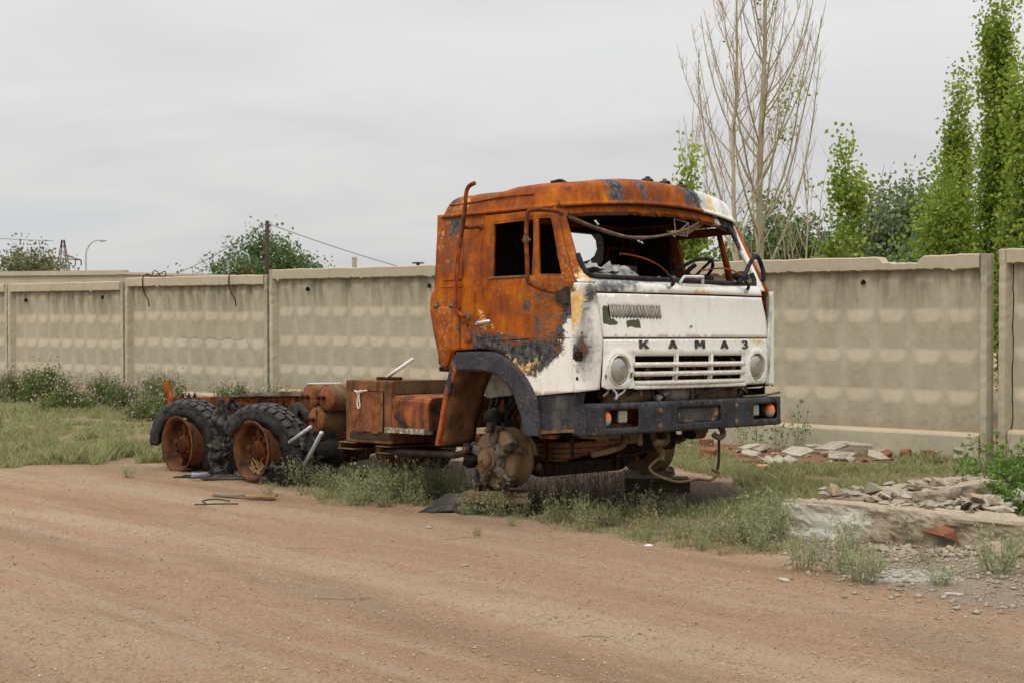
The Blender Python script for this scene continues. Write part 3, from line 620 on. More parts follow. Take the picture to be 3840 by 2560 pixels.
def side_parts(s,fields,sd_):
    pts,fs=sheet(PANEL,[],.04); o=painted('rear_side_panel',pts,fs,side(s),fields,seed=sd_)
    # pressed rib lines on the sleeper panel
    mb=MB(); 
    for q in ([(-.44,1.9),(-.44,1.46),(-.42,1.44),(-.20,1.44),(-.18,1.47),(-.18,1.9)],[(-.45,1.40),(-.44,1.385),(-.20,1.385),(-.18,1.40),(-.18,1.42)]):
        mb.tube([(a+shx(b),s*(float(ysd(b))+.004),b) for a,b in q],.008,6)
    at_={k:np.full(len(mb.v),float(v)) for k,v in NF.items()}; at_['rust']=np.ones(len(mb.v)); mk('pressed_rib',mb.v,mb.f,CAB,o,True,at_)
    LK=[(-.517,1.225),(-.515,1.19),(-.445,.94),(-.392,.745),(-.32,.735),(-.255,.865),(-.16,.885),(-.165,1.225)]
    pts,fs=sheet(LK,[],.045); l=painted('locker_door',pts,fs,lambda u,v:(u,s*(float(ysd(v))+.014),v),{'rust':1.,'ochre':lambda p,V:-.02-np.hypot(p[:,0]+.41,p[:,1]-1.02)},seed=sd_+3)
    for hx in(-.44,-.25):
        mb=MB(); mb.tube([(hx-.03,s*1.262,1.232),(hx+.03,s*1.262,1.232)],.012,8); mb.box((hx,s*1.258,1.208),(.03,.006,.04)); mb.box((hx,s*1.255,1.256),(.03,.006,.04)); mb.build('hinge',RUSTT,l)
    pts,fs=sheet(DOOR,[WIN,QWIN],.03); d=painted('door',pts,fs,lambda u,v:(u+shx(v),s*(float(ysd(v))+.010),v),fields,seed=sd_+5,thick=.03)
    # raised frame around the windows, sill
    def rim(poly,nm,r=.010,off=.016):
        mb=MB(); mb.tube([(a+shx(b),s*(float(ysd(b))+off),b) for a,b in poly],r,6,False,True); at_={k:np.full(len(mb.v),float(v)) for k,v in NF.items()}; at_['rust']=np.ones(len(mb.v)); return mk(nm,mb.v,mb.f,CAB,d,True,at_)
    rim([(.135,1.90),(.115,1.42),(.13,1.395),(.98,1.39),(1.0,1.41),(.88,1.915),(.86,1.93),(.16,1.915)],'window_surround',.012,.012)
    rim(WIN,'window_rim',.007,.02); rim(QWIN,'window_rim',.007,.02)
    mb=MB(); mb.box((.40,s*(1.235+.024),1.442),(.44,.012,.016)); mb.build('window_sill_strip',RUSTT,d)
    mb=MB(); mb.tube([(.675+shx(1.89),s*1.16,1.89),(.66,s*1.245,1.445)],.016,6); at_={k:np.full(len(mb.v),float(v)) for k,v in NF.items()}; at_['rust']=np.ones(len(mb.v)); mk('window_divider',mb.v,mb.f,CAB,d,True,at_)
    mb=MB(); mb.tube([(.63,s*1.262,.962),(.35,s*1.263,.948),(.20,s*1.262,.944)],.004,5); mb.tube([(.35,s*1.262,.95),(1.06,s*1.262,.966)],.0035,5); mb.build('door_seam',SOOT_SHADE,d)
    # cup and chrome handle
    mb=MB(); mb.prism([(.09,1.055),(.215,1.055),(.225,1.07),(.225,1.125),(.21,1.135),(.17,1.135),(.15,1.11),(.09,1.11)],lambda u,v,t:(u,s*t,v),1.20,1.257); mb.build('handle_recess',SOOT_SHADE,d)
    mb=MB(); mb.tube([(.075,s*1.272,1.085),(.09,s*1.287,1.086),(.13,s*1.290,1.09),(.21,s*1.285,1.099),(.222,s*1.275,1.1)],[.022,.024,.017,.016,.012],10); mb.build('door_handle',CHROME,d,True)
    mb=MB(); mb.lathe([(0,.012),(.010,.012),(.011,0),(.012,-.01)],(.088,s*1.30,1.086),'y',10); mb.build('handle_lock',ZINC,d)
    return o,d
for s_ in (-1,1):
    ps,fs=sheet([(.72,1.985),(.79,1.99),(.88,1.78),(.985,1.56),(1.065,1.375),(.99,1.375),(.93,1.56),(.82,1.80)],[],.03)
    painted('a_pillar',ps,fs,lambda u,v:(u,s_*(float(ysd(v))-.006),v),{'rust':1. if s_<0 else .02,'ochre':lambda p,V:.03-np.abs(p[:,0]-(1.06-(p[:,1]-1.43)*.25))-.03-np.abs(p[:,1]-1.45)*.3,'soot':lambda p,V:.004-np.abs(p[:,0]-(1.035-(p[:,1]-1.43)*.26))-.02 if s_<0 else -.05+0*p[:,0]},seed=90,thick=.03)
SP_R,DOOR_R=side_parts(-1,RS,0)
LS={'rust':1.,'soot':lambda p,V:np.maximum(.1-np.abs(p[:,1]-.9)*.8,.06-p[:,0])}  # soot, widened behind the door to paint in the cab's inner shade
SP_L,DOOR_L=side_parts(1,LS,40)
# fuel flap disc and bolts on the pillar, right side
mb=MB(); mb.lathe([(0,-.024),(.030,-.022),(.038,-.014),(.038,0)],(-.06,-1.243,.975),'y',18); at_={k:np.full(len(mb.v),float(v)) for k,v in NF.items()}; at_['rust']=np.ones(len(mb.v)); mk('filler_cap',mb.v,mb.f,CAB,SP_R,True,at_)
mb=MB(); mb.lathe([(0,-.012),(.012,-.01),(.014,0)],(-.07,-1.243,1.075),'y',12); mb.build('rivet',RUSTD,SP_R,True)
# snorkel pipe
mb=MB(); mb.tube(curve_pts([(-.075,-1.245,1.145),(-.10,-1.285,1.15),(-.145,-1.30,1.19),(-.16,-1.305,1.26),(-.135,-1.295,1.6),(-.09,-1.265,1.98),(-.09,-1.25,2.12),(-.06,-1.25,2.18),(.01,-1.25,2.205)],40),.0175,10); p_=mb.build('grab_pipe',RUSTB,TRUCK,True); p_['label']='long rusty pipe running up the cab side'
mb=MB(); mb.lathe([(0,-.03),(.034,-.028),(.042,-.004),(.042,0)],(-.07,-1.236,1.145),'y',16); mb.build('pipe_flange',RUSTT,p_,True)
mb=MB(); mb.tube([(-.105,-1.27,1.856),(.0,-1.19,1.858)],.016,8); mb.lathe([(0,-.01),(.028,-.006),(.03,0.0)],(.0,-1.165,1.858),'y',12); mb.build('pipe_bracket',RUSTB,p_,True)
# cab roof ------------------------------------------------------------------
NS=150; ring=[]
A_=[];  # rounded rectangle outline, anticlockwise from rear right
def rr_outline(x0,x1,yh,r0,r1,n):
    pts=[]
    for (cx,cy,r,a) in ((x1-r1,yh-r1,r1,0),(x0+r0,yh-r0,r0,90),(x0+r0,-yh+r0,r0,180),(x1-r1,-yh+r1,r1,270)):
        for k in range(10): t=R_(a+90*k/9); pts.append((cx+r*math.cos(t),cy+r*math.sin(t)))
    pts.append(pts[0]); return resample(pts,n+1)[:-1]
OUT=rr_outline(-.540,.835,1.150,.10,.13,NS)
def zdrip(x,y): return 1.980+.072*(1-(y/1.15)**2)*min(1,max(0,(x-.40)/.35))
KS=[1.012,1.0,.992,.982,.968,.95,.925,.89,.84,.77,.68,.57,.45,.32,.2,.1]; HS=[-.004,.0,.035,.075,.115,.143,.163,.177,.187,.196,.205,.214,.222,.228,.232,.234]
V=[];Fc=[]
bul=.16
for k,h_ in zip(KS,HS):
    for (x,y) in OUT:
        xx=x+(bul*(1-(y/1.15)**2) if x>.5 else 0)*min(1,max(0,(x-.5)/.3))
        cx,cy=.2,0
        X_=cx+(xx-cx)*(1-(1-k)*1.0); Y_=cy+y*k
        # rear end leans forward, front corner drops
        z=zdrip(x,y)+h_*(1.0-.12*max(0,(X_-.55)/.5))
        z+= .030/(1+math.exp(-(X_-.20)*18))*min(1,max(0,(h_-.10)/.09)) -.012*min(1,h_/.1)
        dn=mnoise.fractal(Vector((X_*3,Y_*3,z*3)),.7,2,3); z+=dn*.006; 
        V.append((X_-.02*h_/.2*(1 if x<-.35 else 0)*-2,Y_+dn*.004*np.sign(Y_),z))
for j in range(len(KS)-1):
    for i in range(NS): Fc.append((j*NS+i,j*NS+(i+1)%NS,(j+1)*NS+(i+1)%NS,(j+1)*NS+i))
Fc.append(tuple((len(KS)-1)*NS+i for i in range(NS)))
Va=np.array(V); at_={k:np.full(len(Va),float(v)) for k,v in NF.items()}
xx,yy,zz=Va.T
fr=(xx-.55)   # front zone
at_['rust']=np.clip(.42-yy+.0*fr,-1,1)*1.0; at_['rust']=np.where(xx<.30,1,np.where(yy<.15,np.minimum(1,.42-yy),.42-yy))
at_['rust']=np.maximum(at_['rust'],.25-xx)
sq=np.stack([yy,zz],1)
at_['soot']=mx_(np.where(xx>.42,.10-np.abs(yy+.58),-1)-.03,np.where(xx>.40,.10-np.abs(yy-.33)-.0,-1),np.where((xx<-.25)&(yy<0),.05-np.hypot(xx+.40,(zz-2.10)),-1),np.where(xx>.45,.06-np.abs(yy+.3),-1)-.02)
at_['prim']=mx_(np.where(xx>.40,.08-np.abs(yy-.50),-1),np.where(xx>.40,.06-np.abs(yy-.1),-1))
at_['ochre']=mx_(np.where(xx>.40,.07-np.abs(yy-.62),-1)-.02,np.where((xx<-.1)&(yy<0),.045-np.hypot(xx+.225,(zz-2.09)*.7),-1)-.02,np.where(xx>.40,.05-np.abs(yy+.42),-1)-.05)
at_['smoke']=np.where(xx>.3,.02-np.abs(yy-.85)*.5,-1)-.05
ROOF=mk('roof',Va,Fc,CAB,TRUCK,True,at_); solid(ROOF,.012,-1)
# drip rail
mb=MB(); mb.tube([(x+(bul*(1-(y/1.15)**2) if x>.5 else 0)*min(1,max(0,(x-.5)/.3))+(.0),y*1.010,zdrip(x,y)-.006) for x,y in OUT],.013,6,False,True)
Vq=np.array(mb.v); at_={k:np.full(len(Vq),float(v)) for k,v in NF.items()}; at_['rust']=np.where(Vq[:,0]<.4,1,.45-Vq[:,1]); mk('drip_rail',Vq,mb.f,CAB,ROOF,True,at_)
# pressed line along the roof flank
mb=MB(); mb.tube([(x,-1.126,2.080+.012*math.sin(x*5)) for x in np.linspace(-.42,.55,14)],.007,6); at_={k:np.full(len(mb.v),float(v)) for k,v in NF.items()}; at_['rust']=np.ones(len(mb.v)); mk('pressed_rib',mb.v,mb.f,CAB,ROOF,True,at_)
# hatch and burnt marker lamps on the roof
mb=MB(); mb.lathe([(.30,-.02),(.29,.015),(.27,.027),(.24,.03),(.23,.018),(.15,.016),(0,.014)],(.38,.20,2.242),'z',28); h_=mb.build('roof_hatch',RUSTB,ROOF,True)
def lump(name,c,r,mat,parent,seed=0,n=10,flat=.6):
    rn=random.Random(seed); bm=bmesh.new(); bmesh.ops.create_icosphere(bm,subdivisions=2,radius=r)
    for v in bm.verts:
        k=1+.45*mnoise.noise(v.co*3/r*.6+Vector((seed*3.3,0,0))); v.co*=k; v.co.z*=flat
    me=bpy.data.meshes.new(name); bm.to_mesh(me); bm.free(); me.materials.append(mat); o=bpy.data.objects.new(name,me); COL.objects.link(o); o.parent=parent; o.location=c; return o
for i,(x,y,z,r) in enumerate(((.60,-.90,2.178,.075),(.80,-.05,2.258,.05),(.80,.17,2.258,.046),(.79,.40,2.246,.046),(.70,.92,2.172,.055))):
    l=lump('marker_lamp',(x,y,z),r,SOOT_SHADE if i in(0,4) else GREASE,ROOF,i+1,flat=.45)
    mb=MB(); mb.box((x,y,z+.018),(.026,.03,.028),Matrix.Rotation(.4+i,3,'Z')); mb.build('lamp_socket',RUSTT if i==2 else SOOT_SHADE,ROOF)
# windscreen frame and pillars ---------------------------------------------------
def wsx(y,z): return 1.062-(z-1.4)*.475+(.10+.10*(z-1.4))*(1-(y/1.1)**2)
rn=random.Random(3)
WO=[(-1.215,1.375),(1.215,1.375),(1.195,1.50),(1.12,1.985)]+[(y,zdrip(.95,y)-.002) for y in np.linspace(1.03,-1.03,16)]+[(-1.128,1.985),(-1.20,1.50)]
topr=[]
yy_=np.linspace(.98,-1.02,40)
for i,y in enumerate(yy_):
    zt=1.912+.062*(1-(y/1.05)**2); 
    if -.35<y<.55: zt+=rn.uniform(-.022,.012)
    else: zt+=rn.uniform(-.004,.003)
    topr.append((y,zt))
WH=[(-1.075,1.435),(-1.02,1.420),(1.05,1.422),(1.11,1.435),(1.13,1.47),(1.125,1.53),(1.035,1.89)]+topr+[(-1.055,1.925),(-1.078,1.895),(-1.105,1.54),(-1.10,1.475)]
pts,fs=sheet(WO,[WH],.03)
ws=painted('windscreen_frame',pts,fs,lambda u,v:(wsx(u,v),u,v),{
 'rust':lambda p,V:np.where(p[:,1]>1.93,np.clip(.75-p[:,0],-1,1)*.6,np.where(p[:,0]<0,(p[:,1]-1.42)*.8-(p[:,0]+1.15)*.9,np.where(p[:,0]>.9,.10-np.abs(p[:,0]-(1.06-(p[:,1]-1.43)*.15))*3,-.3))),
 'soot':lambda p,V:np.where((p[:,0]>.8),.05-(p[:,0]-1.02)*1.2+(p[:,1]-1.75)*.25,-1.),
 'ochre':lambda p,V:np.where(p[:,0]<-.9,.05-np.abs(p[:,1]-1.42)*.9-np.abs(p[:,0]+1.10)*.5,-1.)+.0,
 'prim':lambda p,V:np.where((p[:,1]<1.45)&(np.abs(p[:,0]+.75)<.35),.04,-1.)},thick=.03,dent=.004,seed=9)
# header strip is brown rust: separate lip hanging under the roof
mb=MB(); pa=[(wsx(y,1.95)-.03,y,1.975+.04*(1-y*y)) for y in np.linspace(-1.05,1.02,30)]; 
V=[];Fc=[]
for i,y in enumerate(np.linspace(-1.06,1.03,48)):
    z=1.965+.055*(1-y*y); e_=rn.uniform(-.012,.012) if -.4<y<.6 else 0
    V+=[(wsx(y,z)+.012,y,z+.012),(wsx(y,z)+.018,y,z-.03),(wsx(y,z)-.005,y,z-.068+e_)]
for i in range(47):
    for k in range(2): Fc.append((3*i+k,3*i+k+1,3*i+k+4,3*i+k+3))
HDR=m_plain('brown_burnt_primer',(.13,.075,.055),.85,0,.4,25,.3,(.22,.13,.09)); solid(mk('torn_header',V,Fc,HDR,TRUCK,True),.006)
# rubber gasket left in the frame (bottom and right-hand loop)
def ws_path(pp,off=.018): return [(wsx(y,z)+off,y,z) for y,z in pp]
mb=MB(); mb.tube(ws_path([(-1.10,1.60),(-1.10,1.52),(-1.09,1.462),(-1.06,1.437),(-.98,1.427),(-.5,1.425),(0,1.424),(.5,1.424),(.98,1.426),(1.05,1.437),(1.085,1.475),(1.08,1.53)]),.021,8); mb.build('windscreen_gasket',CHAR,TRUCK,True)
mb=MB(); mb.tube(curve_pts([(1.16,.70,1.43),(1.18,.76,1.50),(1.17,.85,1.60),(1.15,.95,1.668),(1.12,1.04,1.66),(1.11,1.10,1.60),(1.115,1.13,1.52),(1.12,1.11,1.46)],26),.019,8); mb.build('hanging_gasket',CHAR,TRUCK,True)
# corner panels ----------------------------------------------------------------
def corner_fn(s):
    def fn(u,v):
        lean=.02*max(0,(v-.96))/.4; a=np.array([1.075-.05*max(0,v-.56)/.8,1.242]); b=np.array([1.145+.03*math.sin((v-.55)*3.4),1.042+.06*max(0,(v-.96))/.4]); c=np.array([1.155-.03*max(0,v-.96),1.222])
        p=(1-u)**2*a+2*u*(1-u)*c+u*u*b
        return (p[0],s*p[1],v)
    return fn
CP=[(0,1.365),(.02,.57),(.04,.562),(1,.582),(1,.96),(1,1.35),(.98,1.372),(.04,1.376)]
def cpoly(px): return [((a-1215-(b-160)*.03)/(235),1.355-(b-160)*.79/890) for a,b in px]
C_RUST=cpoly([(1205,140),(1330,150),(1300,250),(1225,235)]); C_OCH=cpoly([(1205,230),(1345,160),(1340,260),(1300,480),(1270,560),(1225,560)])
C_SOOT=cpoly([(1340,200),(1450,180),(1450,260),(1370,340),(1345,500),(1345,620),(1385,700),(1350,870),(1320,870),(1315,700),(1290,560),(1300,480)])
C_BLK=cpoly([(1240,690),(1325,690),(1325,775),(1240,775)])
C_PR=[cpoly([(1235,560),(1300,560),(1320,690),(1235,690)]),cpoly([(1250,790),(1320,795),(1300,900),(1250,890)]),cpoly([(1355,180),(1420,150),(1430,200),(1405,270),(1370,270)])]
sc_=lambda P_:[(a*.24,b) for a,b in P_]
def cf(poly): return lambda p,V:sdf(np.c_[p[:,0]*.24,p[:,1]],sc_(poly))
pts,fs=sheet([(a*.24,b) for a,b in CP],[],.018); pts=np.c_[pts[:,0]/.24,pts[:,1]]
o=painted('corner_panel',pts,fs,corner_fn(-1),{'rust':cf(C_RUST),'ochr2':cf(C_OCH),'soot':lambda p,V:np.maximum(cf(C_BLK)(p,V)+.02,cf(C_SOOT)(p,V)-.03),'smoke':lambda p,V:cf(C_SOOT)(p,V)+.01,'prim':lambda p,V:mx_(*[cf(q)(p,V) for q in C_PR])},seed=21,thick=.015)
mb=MB(); mb.box((1.115,-1.233,.83),(.06,.02,.07)); mb.build('empty_lamp_seat',SOOT_SHADE,o)
for dz in(-.012,.02):
    mb=MB(); mb.tube([(1.10+dz,-1.24,.82+dz),(1.10+dz,-1.252,.845)],.008,6); mb.build('lamp_pin',RUSTB,o)
mb=MB(); mb.lathe([(0,-.006),(.012,-.004),(.016,0)],(1.10,-1.236,.665),'y',10); mb.build('bolt',RUSTD,o)
pts,fs=sheet([(a*.24,b) for a,b in CP],[],.025); pts=np.c_[pts[:,0]/.24,pts[:,1]]
o=painted('corner_panel',pts,fs,lambda u,v:tuple(np.array(corner_fn(1)(u,v))+np.array([.0,.055,.0])),{'rust':lambda p,V:-.12+.0*p[:,0],'smoke':lambda p,V:-.14+np.where(p[:,0]>.85,.12,0)},seed=31,thick=.015); o['label']='white far corner panel standing slightly open'
# front panels -------------------------------------------------------------------
def fx(y,z):
    return 1.165+.055*(1-(y/1.05)**2)-max(0,z-.98)*.07+.006*math.sin((z-.58)*8)
FRF={'rust':lambda p,V:np.where(p[:,1]>1.3,-.16,-.17)-np.abs(p[:,0])*.0,'smoke':lambda p,V:-.02-(p[:,0]+1.03)*.6-np.abs(p[:,1]-1.3)*.12}
PRIMF=[(-1.06,1.385),(-.8,1.395),(-.62,1.40),(-.80,1.35),(-1.05,1.352)]
TOPS=[(-1.08,1.37),(-.68,1.40),(-.66,1.38),(-.79,1.34),(-.86,1.31),(-1.07,1.29)]
ps,fs=sheet([(-1.065,1.312),(1.058,1.332),(1.062,1.39),(1.04,1.413),(-1.04,1.393),(-1.07,1.375)],[],.03)
o=painted('upper_front_panel',ps,fs,lambda u,v:(fx(u,v)-.002-max(0,v-1.37)*.9,u,v),{'rust':-.17,'smoke':lambda p,V:sdf(p,TOPS)+.02,'prim':lambda p,V:sdf(p,PRIMF)+.015,'ochre':lambda p,V:.012-np.abs(p[:,1]-1.322)-np.abs(p[:,0]-.15)*.12},seed=51,dent=.002)
VS=[]
for i in range(16):
    y0=-.945+i*.0372; lean=.012
    VS.append([(y0+lean*.9,1.12),(y0+.017+lean*.9,1.12),(y0+.020,1.145),(y0+.017-.006,1.215),(y0-.006,1.215),(y0,1.145)])
OL=[[(-.99,1.23),(-.93,1.18),(-.93,1.11),(-.86,1.1),(-.86,1.06),(-1.01,1.07),(-1.01,1.18)],[(-.77,1.1),(-.63,1.11),(-.61,1.04),(-.68,1.04),(-.72,1.06),(-.76,1.04)],[(-.04,1.05),(-.02,1.075),(.015,1.06),(-.03,1.025)]]
ps,fs=sheet([(-1.058,1.30),(-1.02,.968),(1.155,.978),(1.13,1.12),(1.052,1.318)],VS,.026)
HOOD=painted('front_panel',ps,fs,lambda u,v:(fx(u,v),u,v),{'rust':-.19,'olive':lambda p,V:mx_(*[sdf(p,q) for q in OL]),'smoke':lambda p,V:mx_(-.07-(p[:,0]+1.03)*.55,-.06-np.abs(p[:,1]-1.17)*.9-np.abs(p[:,0]+.66)*.20),'ochre':lambda p,V:.010-np.abs(p[:,1]-.974)-np.abs(p[:,0]-.1)*.08},seed=52,dent=.002,thick=.008)
mb=MB(); mb.box2((1.06,-.98,1.10),(1.075,-.33,1.23)); mb.build('vent_backing',SOOT_SHADE,HOOD)
VENT=m_plain('sooty_vent_paint',(.36,.33,.29),.7,0,.5,35,.2,(.16,.14,.12))
for i in range(15):
    y0=-.945+i*.0372+.028; mb=MB(); mb.tube([(fx(y0,1.12)+.004,y0+.010,1.116),(fx(y0,1.16)+.012,y0+.001,1.145),(fx(y0,1.2)+.004,y0-.006,1.22)],[.008,.011,.008],6); mb.build('vent_slat',VENT,HOOD,True)
# black gaps between the panels: an inner firewall behind
mb=MB(); mb.box2((1.03,-1.02,.62),(1.05,1.10,1.40)); 
mb.build('inner_front_wall',SOOT_SHADE,TRUCK)
# grille panel with openings
GR=[]
COLS=[(-.68,-.225),(-.19,.225),(.26,.70)]; ROWS=[(.775,.832),(.705,.752),(.640,.682)]
for r,(z0,z1) in enumerate(ROWS):
    for c,(a,b) in enumerate(COLS):
        sl=.012; da=(.0,-.006,-.012)[r]
        GR.append([(a+da+sl,z0),(b+da-sl,z0),(b+da,z0+sl),(b+da,z1-sl*.5),(b+da-sl*.5,z1),(a+da+sl*.5,z1),(a+da,z1-sl*.5),(a+da,z0+sl)])
def disc(cy,cz,r,n=26): return [(cy+r*math.cos(2*math.pi*k/n),cz+r*math.sin(2*math.pi*k/n)) for k in range(n)]
HL=[(-.865,.722),(.915,.735)]
ps,fs=sheet([(-1.022,.955),(-1.035,.60),(-.98,.582),(1.05,.590),(1.085,.61),(1.158,.968)],GR+[disc(y,z,.118) for y,z in HL],.02)
def gfn(u,v):
    x=fx(u,v)
    z_=abs(v-.725); inset=0
    if -.72<u<.74 and .62<v<.85: x-=.012
    for (cy,cz) in HL:
        r=math.hypot(u-cy,v-cz)
        if r<.165: x+=.016*max(0,1-abs(r-.126)/.03)
    if .86<v<.885: x+=.004
    return (x,u,v)
GRP=painted('grille_panel',ps,fs,gfn,{'rust':lambda p,V:mx_(-.11-(p[:,1]-.59)*.55,np.where(np.hypot(p[:,0]+.80,p[:,1]-.60)<.3,-.09-np.hypot(p[:,0]+.80,p[:,1]-.60)*.3,-1)),'smoke':-.22,'olive':lambda p,V:mx_(.012-np.hypot((p[:,0]+1.0)*2,(p[:,1]-.69)*.6)*.5,.022-np.hypot((p[:,0]+.745)*.9,p[:,1]-.685-(p[:,0]+.745)*.6)),'ochre':lambda p,V:.008-np.abs(p[:,1]-.965)-np.abs(p[:,0]-.9)*.05},seed=53,dent=.0015,thick=.008)
GWH=m_plain('dirty_white_paint',(.70,.69,.64),.5,0,.2,25,.15,(.52,.47,.38))
for z in(.763,.693,.622):                       # rounded bars across the openings
    mb=MB(); mb.tube([(fx(y,z)+.004,y+( .0),z) for y in np.linspace(-.69,.71,22)],.020,8); mb.build('grille_bar',GWH,GRP,True)
for a in(-.207,.243):
    mb=MB(); mb.tube([(fx(a,.84)+.002,a+.004,.845),(fx(a,.7)+.006,a-.004,.70),(fx(a,.62),a-.014,.615)],.013,8); mb.build('grille_post',GWH,GRP,True)
mb=MB(); mb.box2((fx(0,.58)-.03,-.70,.575),(fx(0,.58)+.008,.72,.604)); bevel(mb.build('lower_rail',GWH,GRP),.01,3)
mb=MB(); mb.tube([(fx(y,.872)+.001,y,.868) for y in np.linspace(-1.0,1.1,20)],.005,6); mb.build('pressed_line',GWH,GRP,True)
# headlights
GLASS=NT('headlight_glass'); GLASS=GLASS.fin((.40,.385,.34),.10,.65,.5)
for i,(cy,cz) in enumerate(HL):
    x0=fx(cy,cz); h_=empty('headlight',(0,0,0)); h_.parent=TRUCK
    mb=MB(); mb.lathe([(.119,-.05),(.1205,-.005),(.119,.010),(.1155,.014),(.112,.008),(.111,-.02)],(x0+.008,cy,cz),'x',30); mb.build('rim',GWH,h_,True)
    mb=MB(); mb.lathe([(.110,-.012),(.107,.002),(.09,.015),(.065,.024),(.03,.030),(0,.031)],(x0-.006,cy+(.0,.0)[i],cz),'x',30); mb.build('lens',GLASS,h_,True)
    mb=MB(); mb.lathe([(.102,-.04),(.112,-.05)],(x0,cy,cz),'x',26); mb.build('bowl_gasket',SOOT_SHADE,h_)
    h_['label']=('round headlight at the grille end nearest the door','round headlight at the far end of the grille')[i]
# raised letters
LM=m_plain('black_letter_enamel',(.022,.022,.024),.6,0,.4,60,.3,(.07,.065,.06))
def ribbon(path,w_):
    P=np.array(path,float); L_=[];R2=[]
    for i in range(len(P)):
        a=P[max(i-1,0)];b=P[min(i+1,len(P)-1)];t=b-a; t/=np.linalg.norm(t); n_=np.array([-t[1],t[0]]); L_.append(P[i]+n_*w_/2); R2.append(P[i]-n_*w_/2)
    return [tuple(q) for q in L_]+[tuple(q) for q in R2[::-1]]
LET={'K':[[(0,0),(.26,0),(.26,1),(0,1)],[(.24,.42),(.66,1),(.98,1),(.5,.5)],[(.27,.58),(.46,.68),(1.0,0),(.66,0),(.36,.42)]],
 'A':[[(0,0),(.28,0),(.62,1),(.38,1)],[(.72,0),(1,0),(.62,1),(.44,1)],[(.22,.2),(.8,.2),(.72,.42),(.3,.42)]],
 'M':[[(0,0),(.22,0),(.26,1),(.02,1)],[(.78,0),(1,0),(.98,1),(.74,1)],[(.04,1),(.28,1),(.58,.28),(.42,.28)],[(.72,1),(.96,1),(.58,.28),(.42,.28)]]}
a_=[R_(q) for q in range(160,-95,-15)]; up=[(.46+.36*math.cos(t)*1.0,.74+.20*math.sin(t)) for t in a_]; a2=[R_(q) for q in range(90,-165,-15)]; lo=[(.46+.40*math.cos(t),.27+.23*math.sin(t)) for t in a2]
LET['Z']=[ribbon(up,.2),ribbon(lo,.2)]
for ch,(ya,yb) in zip('KAMAZ',((-.645,-.538),(-.314,-.206),(.019,.147),(.365,.476),(.680,.776))):
    mb=MB()
    for k,pl in enumerate(LET[ch]):
        mb.prism([(ya+u*(yb-ya),.888+v*.064) for u,v in pl],lambda u,v,t:(fx(u,v)+t,u,v),-.002,.014+.0012*k)
    mb.build('letter',LM,GRP)
# wipers
for (p,q) in (([(1.20,-.27,1.375),(1.235,-.26,1.395),(1.26,-.33,1.44),(1.27,-.40,1.485)],[(1.27,-.40,1.485),(1.26,-.48,1.53),(1.24,-.62,1.575),(1.22,-.79,1.598),(1.21,-.87,1.60),(1.205,-.865,1.59)]),([(1.17,.79,1.365),(1.20,.79,1.40),(1.21,.74,1.44),(1.22,.66,1.49)],[(1.22,.66,1.49),(1.22,.55,1.525),(1.22,.38,1.54),(1.215,.2,1.52),(1.215,.12,1.512)])):
    wp=empty('wiper'); wp.parent=TRUCK
    mb=MB(); mb.tube(curve_pts(p,10),[.017-.007*i/10 for i in range(11)],6); mb.build('wiper_arm',CHAR,wp,True)
    mb=MB(); mb.tube(curve_pts(q,16),.0065,6); mb.build('wiper_rod',RUSTB,wp,True)
    mb=MB(); mb.lathe([(.02,-.03),(.02,.01),(.012,.02),(0,.022)],(p[0][0]-.0,p[0][1],p[0][2]),'x',12); mb.build('wiper_pivot',ZINC,wp,True)
mb=MB(); mb.tube([(1.19,-.12,1.405),(1.215,-.10,1.455),(1.22,.14,1.462),(1.20,.16,1.412)],.012,6); mb.build('washer_bracket',GWH,TRUCK)
# bumper -------------------------------------------------------------------------
B0,B1=.242,.475
def bx_(y,z): 
    e_=abs(y)-1.05; return 1.245-(.04*(e_/.19)**2 if e_>0 else 0)+.004*math.sin(y*5)
def rrect(a,b,c,d_,r=.018): 
    out=[]
    for cx,cy,a0 in((b-r,d_-r,0),(a+r,d_-r,90),(a+r,c+r,180),(b-r,c+r,270)):
        for k in range(4): t=R_(a0+30*k); out.append((cx+r*math.cos(t),cy+r*math.sin(t)))
    return out
BH=[rrect(-1.082,-.697,.294,.430),rrect(.795,1.148,.296,.424)]
PLH=rrect(-.212,.33,.300,.424,.014)
ps,fs=sheet([(-1.24,B0),(1.24,B0),(1.24,B1),(-1.24,B1)],BH+[PLH],.03)
OXB=[(-1.16,.27,.05),(-1.10,.245,.04),(-.43,.40,.03),(-.43,.27,.03),(-.2,.37,.045),(.31,.37,.035),(.27,.31,.03),(.55,.42,.03),(.55,.28,.02),(-.9,.46,.015),(-.1,.25,.02),(.9,.46,.014)]
BF={'ochre':lambda p,V:mx_(*[r-.03-np.hypot(p[:,0]-a,p[:,1]-b) for a,b,r in OXB]),'rust':lambda p,V:-.25-.5*np.abs(p[:,1]-.46),'dust':-.45}
BUMP=painted('bumper',ps,fs,lambda u,v:(bx_(u,v),u,v),BF,BLK,seed=61,thick=.006,dent=.006)
def flange(name,zc,y0,y1,d_=.15):
    pts,fs=sheet([(y0,0),(y1,0),(y1,d_),(y0,d_)],[],.06); return painted(name,pts,fs,lambda u,v:(bx_(u,.3)-v,u,zc),{'rust':-.1,'dust':-.1,'ochre':-1.},BLK,BUMP,.006,.004)
flange('top_flange',B1,-1.24,1.24,.10); flange('bottom_flange',B0,-1.24,1.24)
for s in(-1,1):
    mb=MB(); mb.prism([(1.205,B0),(1.02,B0+.02),(1.02,B1-.02),(1.205,B1)],lambda u,v,t:(u,t*s,v),1.236,1.244); Vq=np.array(mb.v); mk('end_cap',Vq,mb.f,BLK,BUMP,False,{k:np.full(len(Vq),-1.) for k in('rust','ochre','dust')})
